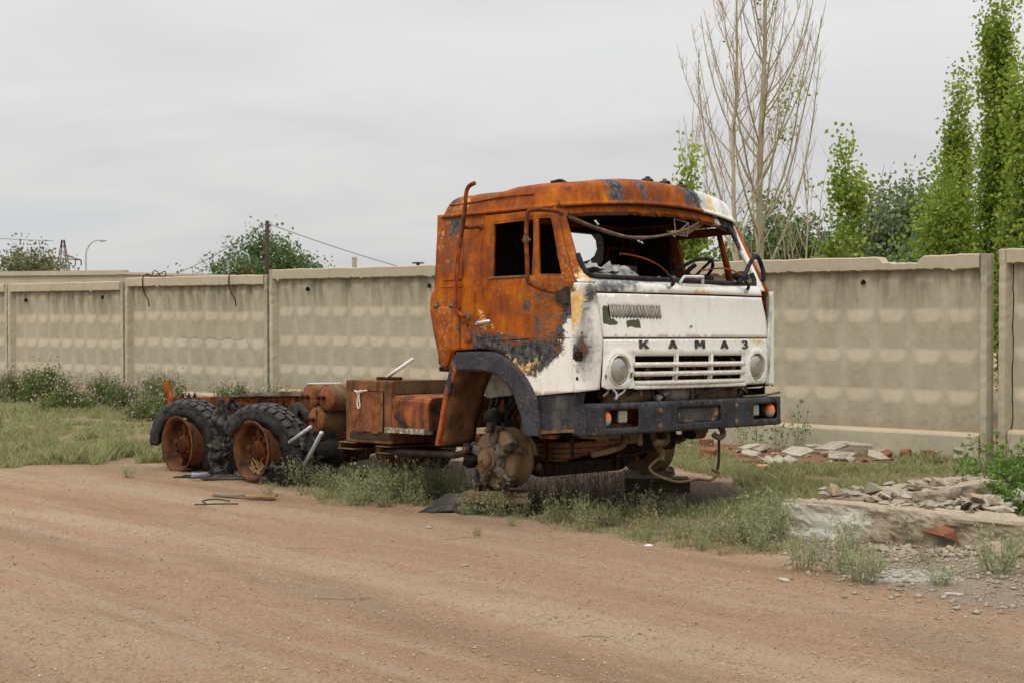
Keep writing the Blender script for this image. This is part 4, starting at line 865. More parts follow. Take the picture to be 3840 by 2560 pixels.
ps,fs=sheet(PLH,[],.03); painted('plate_recess',ps,fs,lambda u,v:(bx_(u,v)-.022,u,v),{'dust':-.05,'ochre':lambda p,V:mx_(.05-np.hypot(p[:,0]+.19,p[:,1]-.36)-.01,.035-np.hypot(p[:,0]-.31,p[:,1]-.37),.03-np.hypot(p[:,0]-.26,p[:,1]-.31),.02-np.abs(p[:,1]-.305)-np.abs(p[:,0]+.1)*.3)},BLK,BUMP,.006,.002)
mb=MB(); P2=[(bx_(y,z),z,y) for y,z in PLH]
V=[];n=len(PLH)
for y,z in PLH: V+=[(bx_(y,z)+.002,y,z),(bx_(y,z)-.024,y,z)]
mk('recess_edge',V,[(2*i,2*i+1,(2*i+3)%(2*n),(2*i+2)%(2*n)) for i in range(n)],BLK,BUMP,False,{k:np.full(len(V),-1.) for k in('rust','ochre','dust')})
for (y,z) in ((-.43,.408),(-.43,.285),(.55,.42),(.55,.29)):
    mb=MB(); mb.lathe([(0,.010),(.010,.010),(.012,.004),(.022,.003),(.024,-.002)],(bx_(y,z)+.003,y,z),'x',10); mb.build('bolt',RUSTT,BUMP)
for (y,z) in ((-1.0,.447),(-.92,.449),(-.86,.448),(1.05,.447),(1.18,.445)):
    mb=MB(); mb.lathe([(0,.005),(.008,.003),(.009,-.002)],(bx_(y,z)+.003,y,z),'x',8); mb.build('rivet',RUSTT,BUMP)
mb=MB(); mb.tube([(bx_(.43,.37)+.004,.43+.034*math.cos(t),.365+.034*math.sin(t)) for t in np.linspace(0,2*math.pi,25)[:-1]],.0022,4,False,True); mb.build('stamped_ring',RUSTD,BUMP)
AMB=NT('amber_lens'); AMB=AMB.fin((.80,.13,.008),.22,0,.5); CLR=NT('cloudy_lens'); CLR=CLR.fin((.42,.36,.27),.3,0,.5); FOG=NT('fog_lamp_glass'); FOG=FOG.fin((.33,.37,.31),.2,.3,.5)
for i,(yi,yf,z) in enumerate(((-1.035,-.845,.365),(1.085,.865,.362))):
    l=empty('indicator_lamp'); l.parent=TRUCK
    xb=1.20
    for nm,mt,a0,a1 in (('amber_half',AMB,0,math.pi),('clear_half',CLR,math.pi,2*math.pi)):
        mb=MB(); V=[];Fc=[]; N1,N2=12,7
        for j in range(N2+1):
            ph=j/N2*math.pi/2
            for k in range(N1+1):
                t=a0+(a1-a0)*k/N1; V.append((xb+.048*math.sin(ph),yi+.052*math.cos(t)*math.cos(ph),z+.062*math.sin(t)*math.cos(ph)))
        for j in range(N2):
            for k in range(N1): b=j*(N1+1)+k; Fc.append((b,b+1,b+N1+2,b+N1+1))
        mk(nm,V,Fc,mt,l,True)
    mb=MB(); mb.lathe([(.055,-.03),(.057,0),(.05,.004)],(xb,yi,z),'x',18); mb.build('lamp_base',RUSTT,l)
    l['label']=('amber and clear indicator at the near end of the bumper','amber and clear indicator at the far end of the bumper')[i]
    f_=empty('fog_lamp'); f_.parent=TRUCK
    mb=MB(); mb.prism(rrect(yf-.058,yf+.058,z-.042,z+.060,.014),lambda u,v,t:(t,u,v),1.15,1.205); mb.build('housing',GREASE,f_)
    mb=MB(); mb.prism(rrect(yf-.050,yf+.050,z-.034,z+.052,.012),lambda u,v,t:(t,u,v),1.2,1.214); mb.build('lens',FOG,f_)
    for zz_ in (-.015,.012,.034):
        mb=MB(); mb.box((1.2155,yf,z+zz_),(.003,.082,.006)); mb.build('lens_ridge',CLR,f_)
for (a,b) in ((-1.10,-.69),(.80,.98)):
    mb=MB(); mb.box2((1.10,a,.27),(1.115,b,.41)); mb.build('lamp_bracket',RUSTM,BUMP)
# fenders, wheel wells, step panels -----------------------------------------------
RUSTW=m_rust('wheel_well_rust',.25,29.,.95,.45)
NA=46; AO=resample(ARCH_OUT,NA); AI=resample(ARCH_IN,NA)
def fender(s):
    V=[];Fc=[];U=[]
    prof=[(0.,1.228),(.02,1.252),(.14,1.276),(.50,1.283),(.90,1.287),(1.0,1.279),(1.0,1.240)]
    for i in range(NA):
        for k,(f_,y) in enumerate(prof):
            p=AO[i]*(1-f_)+AI[i]*f_
            if k==6: p=AI[i]+np.array([0,.0])
            V.append((p[0],s*y,p[1]))
    n=len(prof)
    for i in range(NA-1):
        for k in range(n-1): Fc.append((i*n+k,i*n+k+1,(i+1)*n+k+1,(i+1)*n+k))
    Va=np.array(V); dn=np.array([mnoise.fractal(Vector(p)*4,.7,2,3) for p in Va]); Va[:,1]+=dn*.009
    rust=np.where(Va[:,0]<-.15,-.02-(Va[:,2]-.55)*.75,-.22)+np.where((Va[:,0]<.1)&(Va[:,0]>-.22),.16,0)
    o=mk('fender',Va,Fc,BLK,TRUCK,False,{'rust':rust,'ochre':np.full(len(Va),-.07),'dust':np.full(len(Va),-.18)}); solid(o,.008)
    V=[];Fc=[]; ysn=[1.27,1.18,1.10,1.02,.95,.89]
    for i in range(NA):
        for y in ysn:
            p=AI[i]; bow=(.010*math.sin(i*.9)+.018*math.sin(y*21+i*.12))*(y<1.2); V.append((p[0]+bow,s*y,p[1]+bow*.5))
    n=len(ysn)
    for i in range(NA-1):
        for k in range(n-1): Fc.append((i*n+k,i*n+k+1,(i+1)*n+k+1,(i+1)*n+k))
    w_=mk('wheel_well',V,Fc,RUSTW,TRUCK,True); solid(w_,.006)
    return o
fender(-1); fender(1)
def stepfn(s):
    def fn(u,v):
        lean=(.56-v)*.16
        if u<=1.0: return (u-.0,s*(1.232-lean*.3),v)
        a=(u-1.0)*2.6; a=min(a,1.5); return (1.0+.12*math.sin(a)-lean*.4,s*(1.232-lean*.3-.16*(1-math.cos(a))),v)
    return fn
STP=[(.70,.53),(.705,.505),(.73,.36),(.735,.23),(1.12,.272),(1.17,.272),(1.24,.30),(1.42,.57)]
for s in(-1,1):
    ps,fs=sheet(STP,[],.03); o=painted('step_panel',ps,fs,stepfn(s),{'dust':lambda p,V:.0-np.abs(p[:,0]-.90)*1.2,'ochre':lambda p,V:mx_(.03-np.abs(p[:,1]-.26)-.03,-.12+0*p[:,0]),'rust':-.25},BLK,seed=71,dent=.012)
    mb=MB(); mb.prism([(.68,.235),(1.08,.268),(1.08,.29),(.68,.258)],lambda u,v,t:(u,s*t,v),1.205,1.245); mb.build('step_tread',RUSTT,o)
    mb=MB(); mb.prism([(.66,.225),(.90,.238),(.86,.205),(.70,.20)],lambda u,v,t:(u,s*t,v),1.19,1.215); mb.build('torn_edge',RUST,o)
mb=MB(); mb.prism([(-.56,.70),(-.16,.66),(-.17,.50),(-.46,.47),(-.55,.56)],lambda u,v,t:(u,t,v),-.64,-.66); mb.build('inner_guard',m_plain('dusty_white_tin',(.40,.375,.31),.8,0,.4,12,.3,(.22,.19,.14)),TRUCK)
mb=MB(); mb.prism([(-.32,.14),(-.02,.16),(.02,.0),(-.1,-.04),(-.18,-.02),(-.26,-.06),(-.33,.02)],lambda u,v,t:(u,t,v),-.70,-.72); mb.build('mud_flap',RUSTM,TRUCK)
# cab shell: floor, rear wall, roof lining, added dark sheets ---------------------------------------------
ps,fs=sheet([(-1.2,.70),(1.2,.70),(1.235,1.2),(1.2,1.6),(1.12,1.99),(-1.12,1.99),(-1.2,1.6),(-1.235,1.2)],[rrect(.22,.86,1.665,1.935,.07)],.06)
rw=painted('rear_wall',ps,fs,lambda u,v:(-.50+ (.0 if v>1.2 else (1.2-v)*.22),u,v),{'rust':1.,'soot':lambda p,V:np.where(p[:,1]>1.0,.06,-.2)},seed=81,dent=.006)
GLB=m_plain('crazed_glass',(.60,.63,.60),.45,0,.75,55,.6,(.10,.10,.10))
gp=rrect(.215,.865,1.66,1.94,.07); hole=[(.24,1.935),(.70,1.93),(.76,1.88),(.775,1.80),(.74,1.74),(.68,1.70),(.58,1.675),(.36,1.675),(.31,1.70),(.30,1.78),(.26,1.86)]
ps,fs=sheet(gp,[hole],.03); V=[(-.488,u,v) for u,v in ps]; solid(mk('broken_pane',V,fs,GLB,rw),.005)
mb=MB(); mb.box2((-.49,-1.18,.70),(1.04,1.18,.74)); mb.build('floor',SOOT_SHADE,TRUCK)
V=[];Fc=[]
g1=np.linspace(-.46,.74,12);g2=np.linspace(-1.08,1.08,14)
for a in g1:
    for b in g2: V.append((a+(.13*(1-(b/1.1)**2) if a>.5 else 0),b,2.015+.05*(1-(b/1.1)**2)*(1 if a>.5 else .8)))
for i in range(11):
    for j in range(13): Fc.append((i*14+j,i*14+j+1,(i+1)*14+j+1,(i+1)*14+j))
solid(mk('roof_lining',V,Fc,SOOT_SHADE,TRUCK,True),.01)
mb=MB(); mb.box2((-.30,-.45,.74),(.85,.45,1.12)); bevel(mb.build('engine_tunnel',SOOT_SHADE,TRUCK),.05,3)
mb=MB(); mb.box2((-.49,-1.1,.74),(-.12,1.1,1.16)); bevel(mb.build('bunk_base',RUSTD,TRUCK),.02)
for s_ in(-1,1):
    mb=MB(); mb.prism([(-.47,.76),(.03,.76),(.02,1.2),(.05,1.6),(.10,1.95),(-.44,1.96),(-.49,1.2)],lambda u,v,t:(u,s_*(float(ysd(v))-t),v),.03,.045); mb.build('sleeper_shade_sheet',SOOT_SHADE,TRUCK)  # added black sheets, the sleeper's shade put into their colour
ps,fs=sheet([(-1.14,1.15),(1.14,1.15),(1.16,1.6),(1.08,1.97),(-1.08,1.97),(-1.16,1.6)],[rrect(.21,.87,1.655,1.945,.07)],.08); solid(mk('rear_shade_sheet',[(-.47,u,v) for u,v in ps],fs,SOOT_SHADE,TRUCK),.006)  # added black sheet that paints the rear wall as shaded
# dashboard remains: crumpled grey sheets, ash
def crumple(name,y0,y1,x0,x1,zb,amp,mat,seed,nx=14,ny=26,slope=0):
    V=[];Fc=[]
    for i in range(nx):
        for j in range(ny):
            u=i/(nx-1);v=j/(ny-1); x=x0+(x1-x0)*u; y=y0+(y1-y0)*v
            n_=mnoise.fractal(Vector((x*5+seed,y*4,seed)),.7,2.1,4); r=mnoise.ridged_multi_fractal(Vector((x*3+seed,y*3,1)),.9,2,3,.9,2)
            ed=min(1,4*min(u,1-u)+.25)*min(1,5*min(v,1-v)+.1)
            V.append((x+n_*.03,y+n_*.03,zb+slope*u+amp*(abs(n_)*.9+.25*r)*ed))
    for i in range(nx-1):
        for j in range(ny-1): Fc.append((i*ny+j,i*ny+j+1,(i+1)*ny+j+1,(i+1)*ny+j))
    o=mk(name,V,Fc,mat,TRUCK,False); solid(o,.004); return o
mb=MB(); mb.box2((.80,-1.10,1.12),(1.03,1.10,1.40)); mb.build('dashboard_frame',RUSTD,TRUCK)
crumple('crumpled_dash_sheet',-1.02,-.35,.80,1.07,1.425,.12,CLOTH,2.); crumple('ash_heap',-.45,.35,.82,1.11,1.40,.075,m_plain('ash',(.15,.14,.125),.95,0,.5,22,.6),5.)
crumple('ash_heap',.3,1.0,.83,1.06,1.39,.07,m_plain('rusty_ash',(.18,.12,.09),.95,0,.5,22,.6,(.33,.10,.05)),9.)
CL2=m_plain('pale_warped_panel',(.36,.38,.37),.6,0,.5,7,.4,(.15,.14,.125))
crumple('curled_panel',-1.06,-.84,.84,1.05,1.46,.10,CL2,12.,10,12,.03); crumple('curled_panel',-.85,-.46,.82,1.03,1.445,.13,CL2,15.,10,16,.02)
mb=MB(); mb.box2((.93,.35,1.40),(1.0,.75,1.44)); mb.build('red_bracket',RUSTB,TRUCK)
# steering wheel
sw=empty('steering_wheel'); sw.parent=TRUCK; C_=Vector((.70,.62,1.50)); Rm=Matrix.Rotation(R_(-38),3,'Y')
ringp=[C_+Rm@Vector((.235*math.cos(t),.235*math.sin(t),0)) for t in np.linspace(0,2*math.pi,37)[:-1]]
mb=MB(); mb.tube(ringp,.015,8,False,True); mb.build('rim',CHAR,sw,True)
for t in(.4,2.5,4.4):
    mb=MB(); mb.tube([C_+Rm@Vector((0,0,-.04)),C_+Rm@Vector((.225*math.cos(t),.225*math.sin(t),0))],.012,6); mb.build('spoke',CHAR,sw)
mb=MB(); mb.tube([C_+Rm@Vector((0,0,.02)),C_+Rm@Vector((0,0,-.55))],.03,8); mb.build('column',RUSTD,sw)
# burnt instrument hood at the far side
lump('melted_lump',(.90,.62,1.47),.055,SOOT_SHADE,TRUCK,13); lump('melted_lump',(1.02,.93,1.50),.07,CHAR,TRUCK,14)
mb=MB(); mb.tube(curve_pts([(.62,.56,1.42),(.70,.60,1.54),(.74,.66,1.60)],8),.02,6); mb.build('lever',CHAR,TRUCK)
# seat frame
st=empty('seat_frame'); st.parent=TRUCK
mb=MB(); mb.tube(curve_pts([(.02,.36,1.28),(.0,.355,1.60),(.0,.37,1.73),(.0,.42,1.765),(.0,.68,1.765),(.0,.73,1.74),(.0,.745,1.60),(.02,.76,1.28)],28),.017,7); mb.build('back_hoop',RUSTD,st,True)
mb=MB(); mb.tube([(-.01,.42,1.62),(-.02,.50,1.96),(-.02,.71,1.97),(-.01,.68,1.62)],.009,6); mb.build('headrest_hoop',RUSTD,st)
mb=MB(); mb.box((.01,.55,1.585),(.02,.38,.075)); mb.build('back_plate',m_plain('grey_burnt_tin',(.13,.13,.13),.8),st)
mb=MB(); mb.box2((.0,.32,1.12),(.46,.80,1.20)); mb.build('seat_pan',RUSTD,st)
# strip of trim hanging across the windscreen
V=[];Fc=[]; hp=curve_pts([(wsx(y,z)-.03,y,z) for y,z in ((-1.04,1.905),(-.84,1.83),(-.60,1.772),(-.36,1.76),(0.,1.81),(.32,1.885),(.60,1.985))],36)
for i,p in enumerate(hp):
    wd=.013+.002*math.sin(i*.8); V+=[(p.x+.012,p.y,p.z+wd),(p.x+.02,p.y,p.z),(p.x+.006,p.y,p.z-wd*.7),(p.x-.008,p.y,p.z-wd*.9)]
for i in range(len(hp)-1):
    for k in range(3): Fc.append((4*i+k,4*i+k+1,4*i+k+5,4*i+k+4))
o=mk('hanging_trim_strip',V,Fc,m_plain('scorched_trim',(.075,.062,.055),.8,0,.4,14,.3,(.24,.12,.065)),TRUCK,True); solid(o,.004)
for (y,z) in ((-.86,1.868),(-.84,1.852),(-.35,1.745),(-.31,1.735),(.1,1.81)):
    mb=MB(); mb.tube([(.945,y,z),(.965,y,z-.012)],.007,5); mb.build('clip',GWH,o)
fb=empty('visor_frame'); fb.parent=TRUCK
for q in ([(.86,.22,1.96),(.86,.24,1.83),(.88,.37,1.82),(.90,.36,1.93),(.86,.22,1.96)],[(.86,.24,1.83),(.9,.36,1.93)]):
    mb=MB(); mb.tube(q,.006,5); mb.build('rod',ZINC,fb)
mb=MB(); mb.prism([(.25,1.84),(.38,1.83),(.62,1.94),(.50,1.95)],lambda u,v,t:(t,u,v),.86,.872); mb.build('visor_plate',HDR,fb)
for y in(.95,1.0):
    pass
# mirror arm on the right door
ma=empty('mirror_arm'); ma.parent=TRUCK
mb=MB(); mb.tube(curve_pts([(.90,-1.18,1.905),(.88,-1.26,1.925),(.80,-1.40,1.925),(.775,-1.42,1.91),(.765,-1.425,1.86),(.758,-1.425,1.70),(.765,-1.42,1.50),(.77,-1.42,1.40),(.79,-1.40,1.365),(.87,-1.34,1.325),(.95,-1.27,1.30)],50),.0165,9); mb.build('tube',RUST,ma,True)
mb=MB(); mb.lathe([(.022,-.026),(.024,0),(.022,.026)],(.758,-1.425,1.705),'z',10); mb.tube([(.72,-1.425,1.70),(.80,-1.425,1.70)],.009,6); mb.build('clamp',RUSTT,ma)
mb=MB(); mb.lathe([(.0,-.045),(.030,-.043),(.032,.04),(0,.045)],(.955,-1.272,1.275),'z',10); mb.prism([(.975,1.315),(1.045,1.345),(1.05,1.22),(.975,1.225)],lambda u,v,t:(u,t,v),-1.245,-1.30); mb.build('lower_hinge',GREASE,ma)
mb=MB(); mb.box((.905,-1.17,1.90),(.06,.03,.03)); mb.build('upper_bracket',RUSTT,ma)
# chassis ------------------------------------------------------------------------
def zr(x): return float(np.interp(x,[-5.9,-3.4,-1.5,1.0],[.335,.415,.44,.44]))
for s in(-1,1):
    V=[];Fc=[]; xs_=np.linspace(-5.80,1.05,50); th=.006
    prof=[(.43,0),(.43,-.215),(.36,-.215),(.36,-.207),(.422,-.207),(.422,-.008),(.36,-.008),(.36,0)]
    for x in xs_:
        for (y,z) in prof: V.append((x,s*y,zr(x)+z+ .002*math.sin(x*9)))
    n=len(prof)
    for i in range(len(xs_)-1):
        for k in range(n): Fc.append((i*n+k,i*n+(k+1)%n,(i+1)*n+(k+1)%n,(i+1)*n+k))
    Fc+=[tuple(range(n)),tuple((len(xs_)-1)*n+k for k in range(n-1,-1,-1))]
    o=mk('frame_rail',V,Fc,RUST,TRUCK)
    for x in np.arange(-5.6,-2.6,.26):
        for dz in(-.05,-.16):
            mb=MB(); mb.lathe([(0,-.014*1),(.011,-.012),(.013,0)],(x+random.uniform(-.03,.03),s*.43,zr(x)+dz),'y',7); ob=mb.build('rivet',RUSTD,o)
            if s>0: ob.scale.y=1
for x in(-5.5,-4.6,-3.85,-3.0,-2.0,-.6,.9):
    mb=MB(); mb.box2((x-.05,-.42,zr(x)-.19),(x+.05,.42,zr(x)-.03)); mb.build('cross_member',RUSTD,TRUCK)
# charred deck boards left on the rail
CHW=m_wood('charred_board_wood',(.21,.175,.125),(.05,.04,.032),(.12,1,1))
for i,(a,b,dy,t) in enumerate(((-4.62,-3.35,0,.03),(-4.45,-3.5,.10,.035),(-4.2,-3.36,.2,.03))):
    mb=MB(); n=14; V=[];Fc=[]
    for k in range(n):
        x=a+(b-a)*k/(n-1); j=.012*mnoise.noise(Vector((x*6,i,0))); y0=-.47+dy; z=zr(x)+.004+j+i*.004
        V+=[(x,y0+j,z),(x,y0+.1+j,z),(x,y0+.1+j,z+t),(x,y0+j,z+t)]
    for k in range(n-1):
        for q in range(4): Fc.append((4*k+q,4*k+(q+1)%4,4*k+4+(q+1)%4,4*k+4+q))
    Fc+=[(0,1,2,3),(4*n-1,4*n-2,4*n-3,4*n-4)]; mk('deck_board',V,Fc,CHW,TRUCK)
for k in range(7): lump('board_crumb',(-3.75+k*.05+random.uniform(-.02,.02),-.42+random.uniform(-.03,.08),zr(-3.6)+.05),.03,m_plain('ash_wood',(.40,.30,.17),.95) if k==0 else bpy.data.materials['ash_wood'],TRUCK,60+k,flat=.7)
# rear upright and cross plates
mb=MB(); mb.box((-5.88,-.43,.385),(.07,.06,.28),Matrix.Rotation(R_(-24),3,'Y')); mb.build('tail_bracket',RUST,TRUCK)
mb=MB(); mb.box2((-5.80,-.43,.12),(-5.76,.43,.34)); mb.build('tail_plate',RUST,TRUCK)
for x in(-5.65,-5.52,-5.40):
    mb=MB(); mb.lathe([(.02,0),(.02,.025),(.01,.03),(.01,.05),(0,.05)],(x,-.40,zr(x)),'z',6); mb.build('bolt',RUSTD,TRUCK)
for i,x in enumerate((-4.05,-3.86,-3.62)):
    mb=MB(); mb.box2((x-.05,-.52,.18),(x+.05,-.43,.31)); mb.tube([(x,-.49,.31),(x,-.49,.37)],.02,6); mb.build('spring_saddle',RUSTD,TRUCK)
mb=MB(); mb.tube(curve_pts([(-3.48,-.44,.41),(-3.50,-.46,.30),(-3.55,-.47,.24),(-3.53,-.46,.20)],10),.012,6); mb.build('rail_hook',RUST,TRUCK)
# rear axles, springs
for x in(-3.19,-4.51):
    mb=MB(); mb.tube([(x,-1.0,-.09),(x,1.0,-.09)],.075,12); mb.lathe([(.05,-.2),(.17,-.12),(.2,0),(.17,.12),(.05,.2)],(x,0,-.09),'y',16); mb.build('rear_axle',RUSTD,TRUCK,True)
for s in(-1,1):
    sp=empty('rear_spring'); sp.parent=TRUCK
    for k in range(7):
        L_=.72-.07*k; P_=[(-3.85+L_*t,s*.52,.13-.02*k+.04*t*t) for t in np.linspace(-1,1,9)]; V=[];Fc=[]
        for p in P_: V+=[(p[0],p[1]-.045,p[2]-.008),(p[0],p[1]+.045,p[2]-.008),(p[0],p[1]+.045,p[2]+.008),(p[0],p[1]-.045,p[2]+.008)]
        for i in range(8):
            for q in range(4): Fc.append((4*i+q,4*i+(q+1)%4,4*i+4+(q+1)%4,4*i+4+q))
        Fc+=[(0,1,2,3),(35,34,33,32)]; mk('leaf',V,Fc,RUSTD,sp)
mb=MB(); mb.tube([(-3.0,0,-.05),(-1.2,0,.05),(-.4,0,.12)],.06,10); mb.build('prop_shaft',RUSTD,TRUCK,True)
# wheels -------------------------------------------------------------------------
RIMM=m_rust('wheel_rim_rust',.42,6.,1.0,.22)
def rim_wheel(x,y,s,outer=True):
    wh=empty('wheel',(x,y,-.09)); wh.parent=TRUCK
    if s>0: wh.rotation_euler=(0,0,math.pi)
    # local: -y outwards
    mb=MB(); d_=.0
    prof=[(.250,.235),(.282,.232),(.284,.222),(.262,.212),(.256,.19),(.252,.03),(.258,.012),(.284,.004),(.286,-.006),(.278,-.010),(.262,.004),(.246,.022),(.242,.08),(.238,.16),(.19,.168),(.165,.172)]
    mb.lathe(prof,(0,0,0),'y',40); mb.build('rim',RIMM,wh,True)
    mb=MB(); mb.lathe([(.275,.006),(.292,.000),(.293,-.010),(.279,-.013),(.273,-.004)],(0,0,0),'y',40); mb.build('lock_ring',RUSTD if not outer else RIMM,wh,True)
    if outer:
        mb=MB(); mb.lathe([(.165,.19),(.165,.10),(.15,.085),(.10,.08),(.085,.05),(.06,.045),(0,.045)],(0,0,0),'y',20); mb.build('hub',RUSTD,wh,True)
        for k in range(10):
            t=2*math.pi*k/10; mb=MB(); mb.lathe([(.0,-.0),(.015,.0),(.016,.03)],(.125*math.cos(t),.055,.125*math.sin(t)),'y',6); mb.build('wheel_nut',RUSTD,wh)
        for k in range(5):
            t=2*math.pi*k/5+.5; mb=MB(); mb.box((.195*math.cos(t),.135,.195*math.sin(t)),(.075,.08,.05),Matrix.Rotation(-t,3,'Y')); mb.build('clamp',RIMM,wh)
    return wh
def tread_band(wh,y0,y1,a0,a1,r0,seed,drop=0,lean=0.0,rxk=0.):
    """burnt tyre remnant: carcass strip plus tread lugs, as an arc round the wheel"""
    N1,N2=44,9; V=[];Fc=[]; rn=random.Random(seed)
    def pt(t,w_,r):
        a=a0+(a1-a0)*t; sag=drop*max(0,t-.55)**2*3; y=y0+(y1-y0)*w_+lean*(t-.2)
        ed=1 if .06<t<.94 else .97
        return ((r*(1+rxk)+sag)*math.cos(a)*ed,y,(r-.03*sag)*math.sin(a)*ed-sag*.3)
    wav=lambda t,w_:.012*mnoise.noise(Vector((t*9,w_*3,seed)))
    for i in range(N1+1):
        t=i/N1
        for j in range(N2+1):
            w_=j/N2; crown=-.045*(2*w_-1)**4; rg=mnoise.fractal(Vector((t*16,j*.2,seed)),.8,2.2,3); w2=w_+(rg*.16*(w_-.5)*2 if j in(0,N2) else 0); V.append(pt(t+(.03*rg if i in(0,N1) else 0),w2,r0+crown+wav(t,w_)*1.6))
    for i in range(N1):
        for j in range(N2):
            b=i*(N2+1)+j; Fc.append((b,b+1,b+N2+2,b+N2+1))
    ca=mk('tyre',V,Fc,CHAR,wh,True); solid(ca,.016,0)
    # frayed sidewall hanging inside
    V=[];Fc=[]
    for i in range(N1+1):
        t=i/N1; e_=.5+.5*mnoise.noise(Vector((t*14,seed,3)))
        for j,(w_,rr_) in enumerate(((0,r0-.04),(-.05,r0-.085),(-.02,r0-.12-.05*e_))): V.append(pt(t,w_,rr_))
    for i in range(N1):
        for j in range(2): b=i*3+j; Fc.append((b,b+1,b+4,b+3))
    sw_=mk('sidewall',V,Fc,CHAR,wh,True); solid(sw_,.012)
    mb=MB(); nrow=int((a1-a0)*r0/.092) if a1>a0 else int((a0-a1)*r0/.092)
    for i in range(nrow):
        for j in range(4):
            t=(i+.5+(.5 if j%2 else 0))/nrow
            if t>.985 or t<.02: continue
            if rn.random()<.05 and t>.7: continue
            wc=(j+.5)/4; dw=.21*.5; dt=.86/nrow*.5
            # six-sided lug
            hexa=[(-1,-.55),(-.55,-1),(.55,-1),(1,-.4),(.75,1),(-.6,1)] if j%2 else [(-1,-.8),(.5,-1),(1,-.5),(1,.6),(.45,1),(-.8,.75)]
            top=[];bot=[]
            for (p,q) in hexa:
                tt=t+q*dt; ww=wc+p*dw; cr_=-.045*(2*ww-1)**4; top.append(pt(tt,ww*.985+.0075,r0+.036+cr_+wav(tt,ww))); bot.append(pt(t+q*dt*1.08,wc+p*dw*1.08,r0-.004+cr_+wav(tt,ww)))
            n=6; mb.add(bot+top,[tuple(range(n,2*n))]+[(k,(k+1)%n,n+(k+1)%n,n+k) for k in range(n)])
    o=mb.build('tread',TYRE,wh); o['kind']='stuff'
    for q in (ca,sw_,o): q.rotation_euler=(.05,0,.13)
    return ca
YW=-1.17
W1=rim_wheel(-3.19,YW,-1); W2=rim_wheel(-4.51,YW,-1); 
W1i=rim_wheel(-3.19,-.82,-1,False); W2i=rim_wheel(-4.51,-.82,-1,False)
tread_band(W1,.03,.29,R_(152),R_(-60),.41,3,.0,.16,.16); tread_band(W2,.03,.29,R_(184),R_(-52),.42,5,.0,.14,.14)
def burnt_ring(wh,a0,a1,r,seed,y=.12,w_=.13,ragged=.05):
    V=[];Fc=[];N=40;prof=[(-.5,-.06),(-.45,.02),(0,.05),(.45,.02),(.5,-.06)]
    for i in range(N+1):
        t=i/N;a=a0+(a1-a0)*t
        for k,(p,q) in enumerate(prof):
            n_=mnoise.fractal(Vector((t*7,k*.6,seed)),.8,2.2,4); rr_=r+q+n_*ragged; V.append((rr_*math.cos(a),y+p*w_*(1+n_*.5),rr_*math.sin(a)))
    for i in range(N):
        for k in range(4): b=i*5+k; Fc.append((b,b+1,b+6,b+5))
    o=mk('tyre',V,Fc,CHAR,wh,True); solid(o,.03); return o
burnt_ring(W1i,R_(120),R_(-80),.36,4.,.30,.22,.10); burnt_ring(W2i,R_(115),R_(-80),.35,7.,.28,.20,.11)
for wq,sd in((W1i,2.),(W2i,5.)): burnt_ring(wq,R_(-8),R_(-82),.38,sd,.08,.22,.10)
for s_,x in ((1,-3.19),(1,-4.51)):
    w_=rim_wheel(x,1.17,1); burnt_ring(w_,R_(0),R_(359),.37,x,.12,.2,.06); 
    w_=rim_wheel(x,.80,1,False); burnt_ring(w_,R_(200),R_(-20),.36,x+2,.12,.2,.06)
FLAP=m_plain('charred_flap',(.010,.010,.011),.9,0,.5,8,.7,(.10,.095,.085),.2)
def flap(x0,x1,y,zt,zb,seed,mat=FLAP):
    V=[];Fc=[];nx,nz=16,14
    for i in range(nx):
        for j in range(nz):
            u=i/(nx-1);v=j/(nz-1); n_=mnoise.fractal(Vector((u*3+seed,v*3,seed)),.8,2.1,4); n2=mnoise.fractal(Vector((u*5,v*5,seed+7)),.8,2.1,4)
            ed=1+.35*mnoise.noise(Vector((v*6,seed,1)))*(1 if i in(0,nx-1) else 0)
            V.append((x0+(x1-x0)*(.5+(u-.5)*ed)+.05*n2,y+.11*n_,zt+(zb-zt)*v+(.10*mnoise.noise(Vector((u*7,seed,2))) if j in(0,nz-1) else 0)+.03*n2))
    for i in range(nx-1):
        for j in range(nz-1): Fc.append((i*nz+j,i*nz+j+1,(i+1)*nz+j+1,(i+1)*nz+j))
    o=mk('tyre_flap',V,Fc,mat,TRUCK,False); solid(o,.014)
flap(-4.14,-3.78,-.98,.28,-.36,1.); flap(-3.98,-3.70,-1.10,.02,-.37,3.); flap(-2.80,-2.52,-.92,.12,-.36,5.); flap(-4.22,-3.95,-.85,.33,.05,8.)
flap(-3.02,-2.7,-1.12,-.22,-.37,11.)
mb=MB(); rs=random.Random(5)
for i in range(46):   # bead wires and straw inside the torn casing
    a=R_(rs.uniform(95,175)); r_=rs.uniform(.30,.46); mb.tube(curve_pts([(-3.19+1.25*r_*math.cos(a),-1.08+rs.uniform(-.04,.1),-.09+r_*math.sin(a)),(-3.19+1.2*r_*math.cos(a+.15),-1.05,-.09+r_*math.sin(a+.15)-.03),(-3.19+1.15*r_*math.cos(a+.3),-1.0,-.09+r_*math.sin(a+.3)-.06)],5),.0035,3)
mb.build('bead_wire',RUST,TRUCK)['kind']='stuff'
mb=MB()
for i in range(60):
    x=-3.16+rs.uniform(-.12,.14); mb.tube([(x,-1.12+rs.uniform(-.02,.06),-.30+rs.uniform(-.02,.05)),(x+rs.uniform(-.12,.12),-1.11+rs.uniform(-.03,.05),-.24+rs.uniform(-.05,.12))],.003,3)
mb.build('straw_tuft',m_plain('straw',(.36,.24,.11),.9),TRUCK)['kind']='stuff'
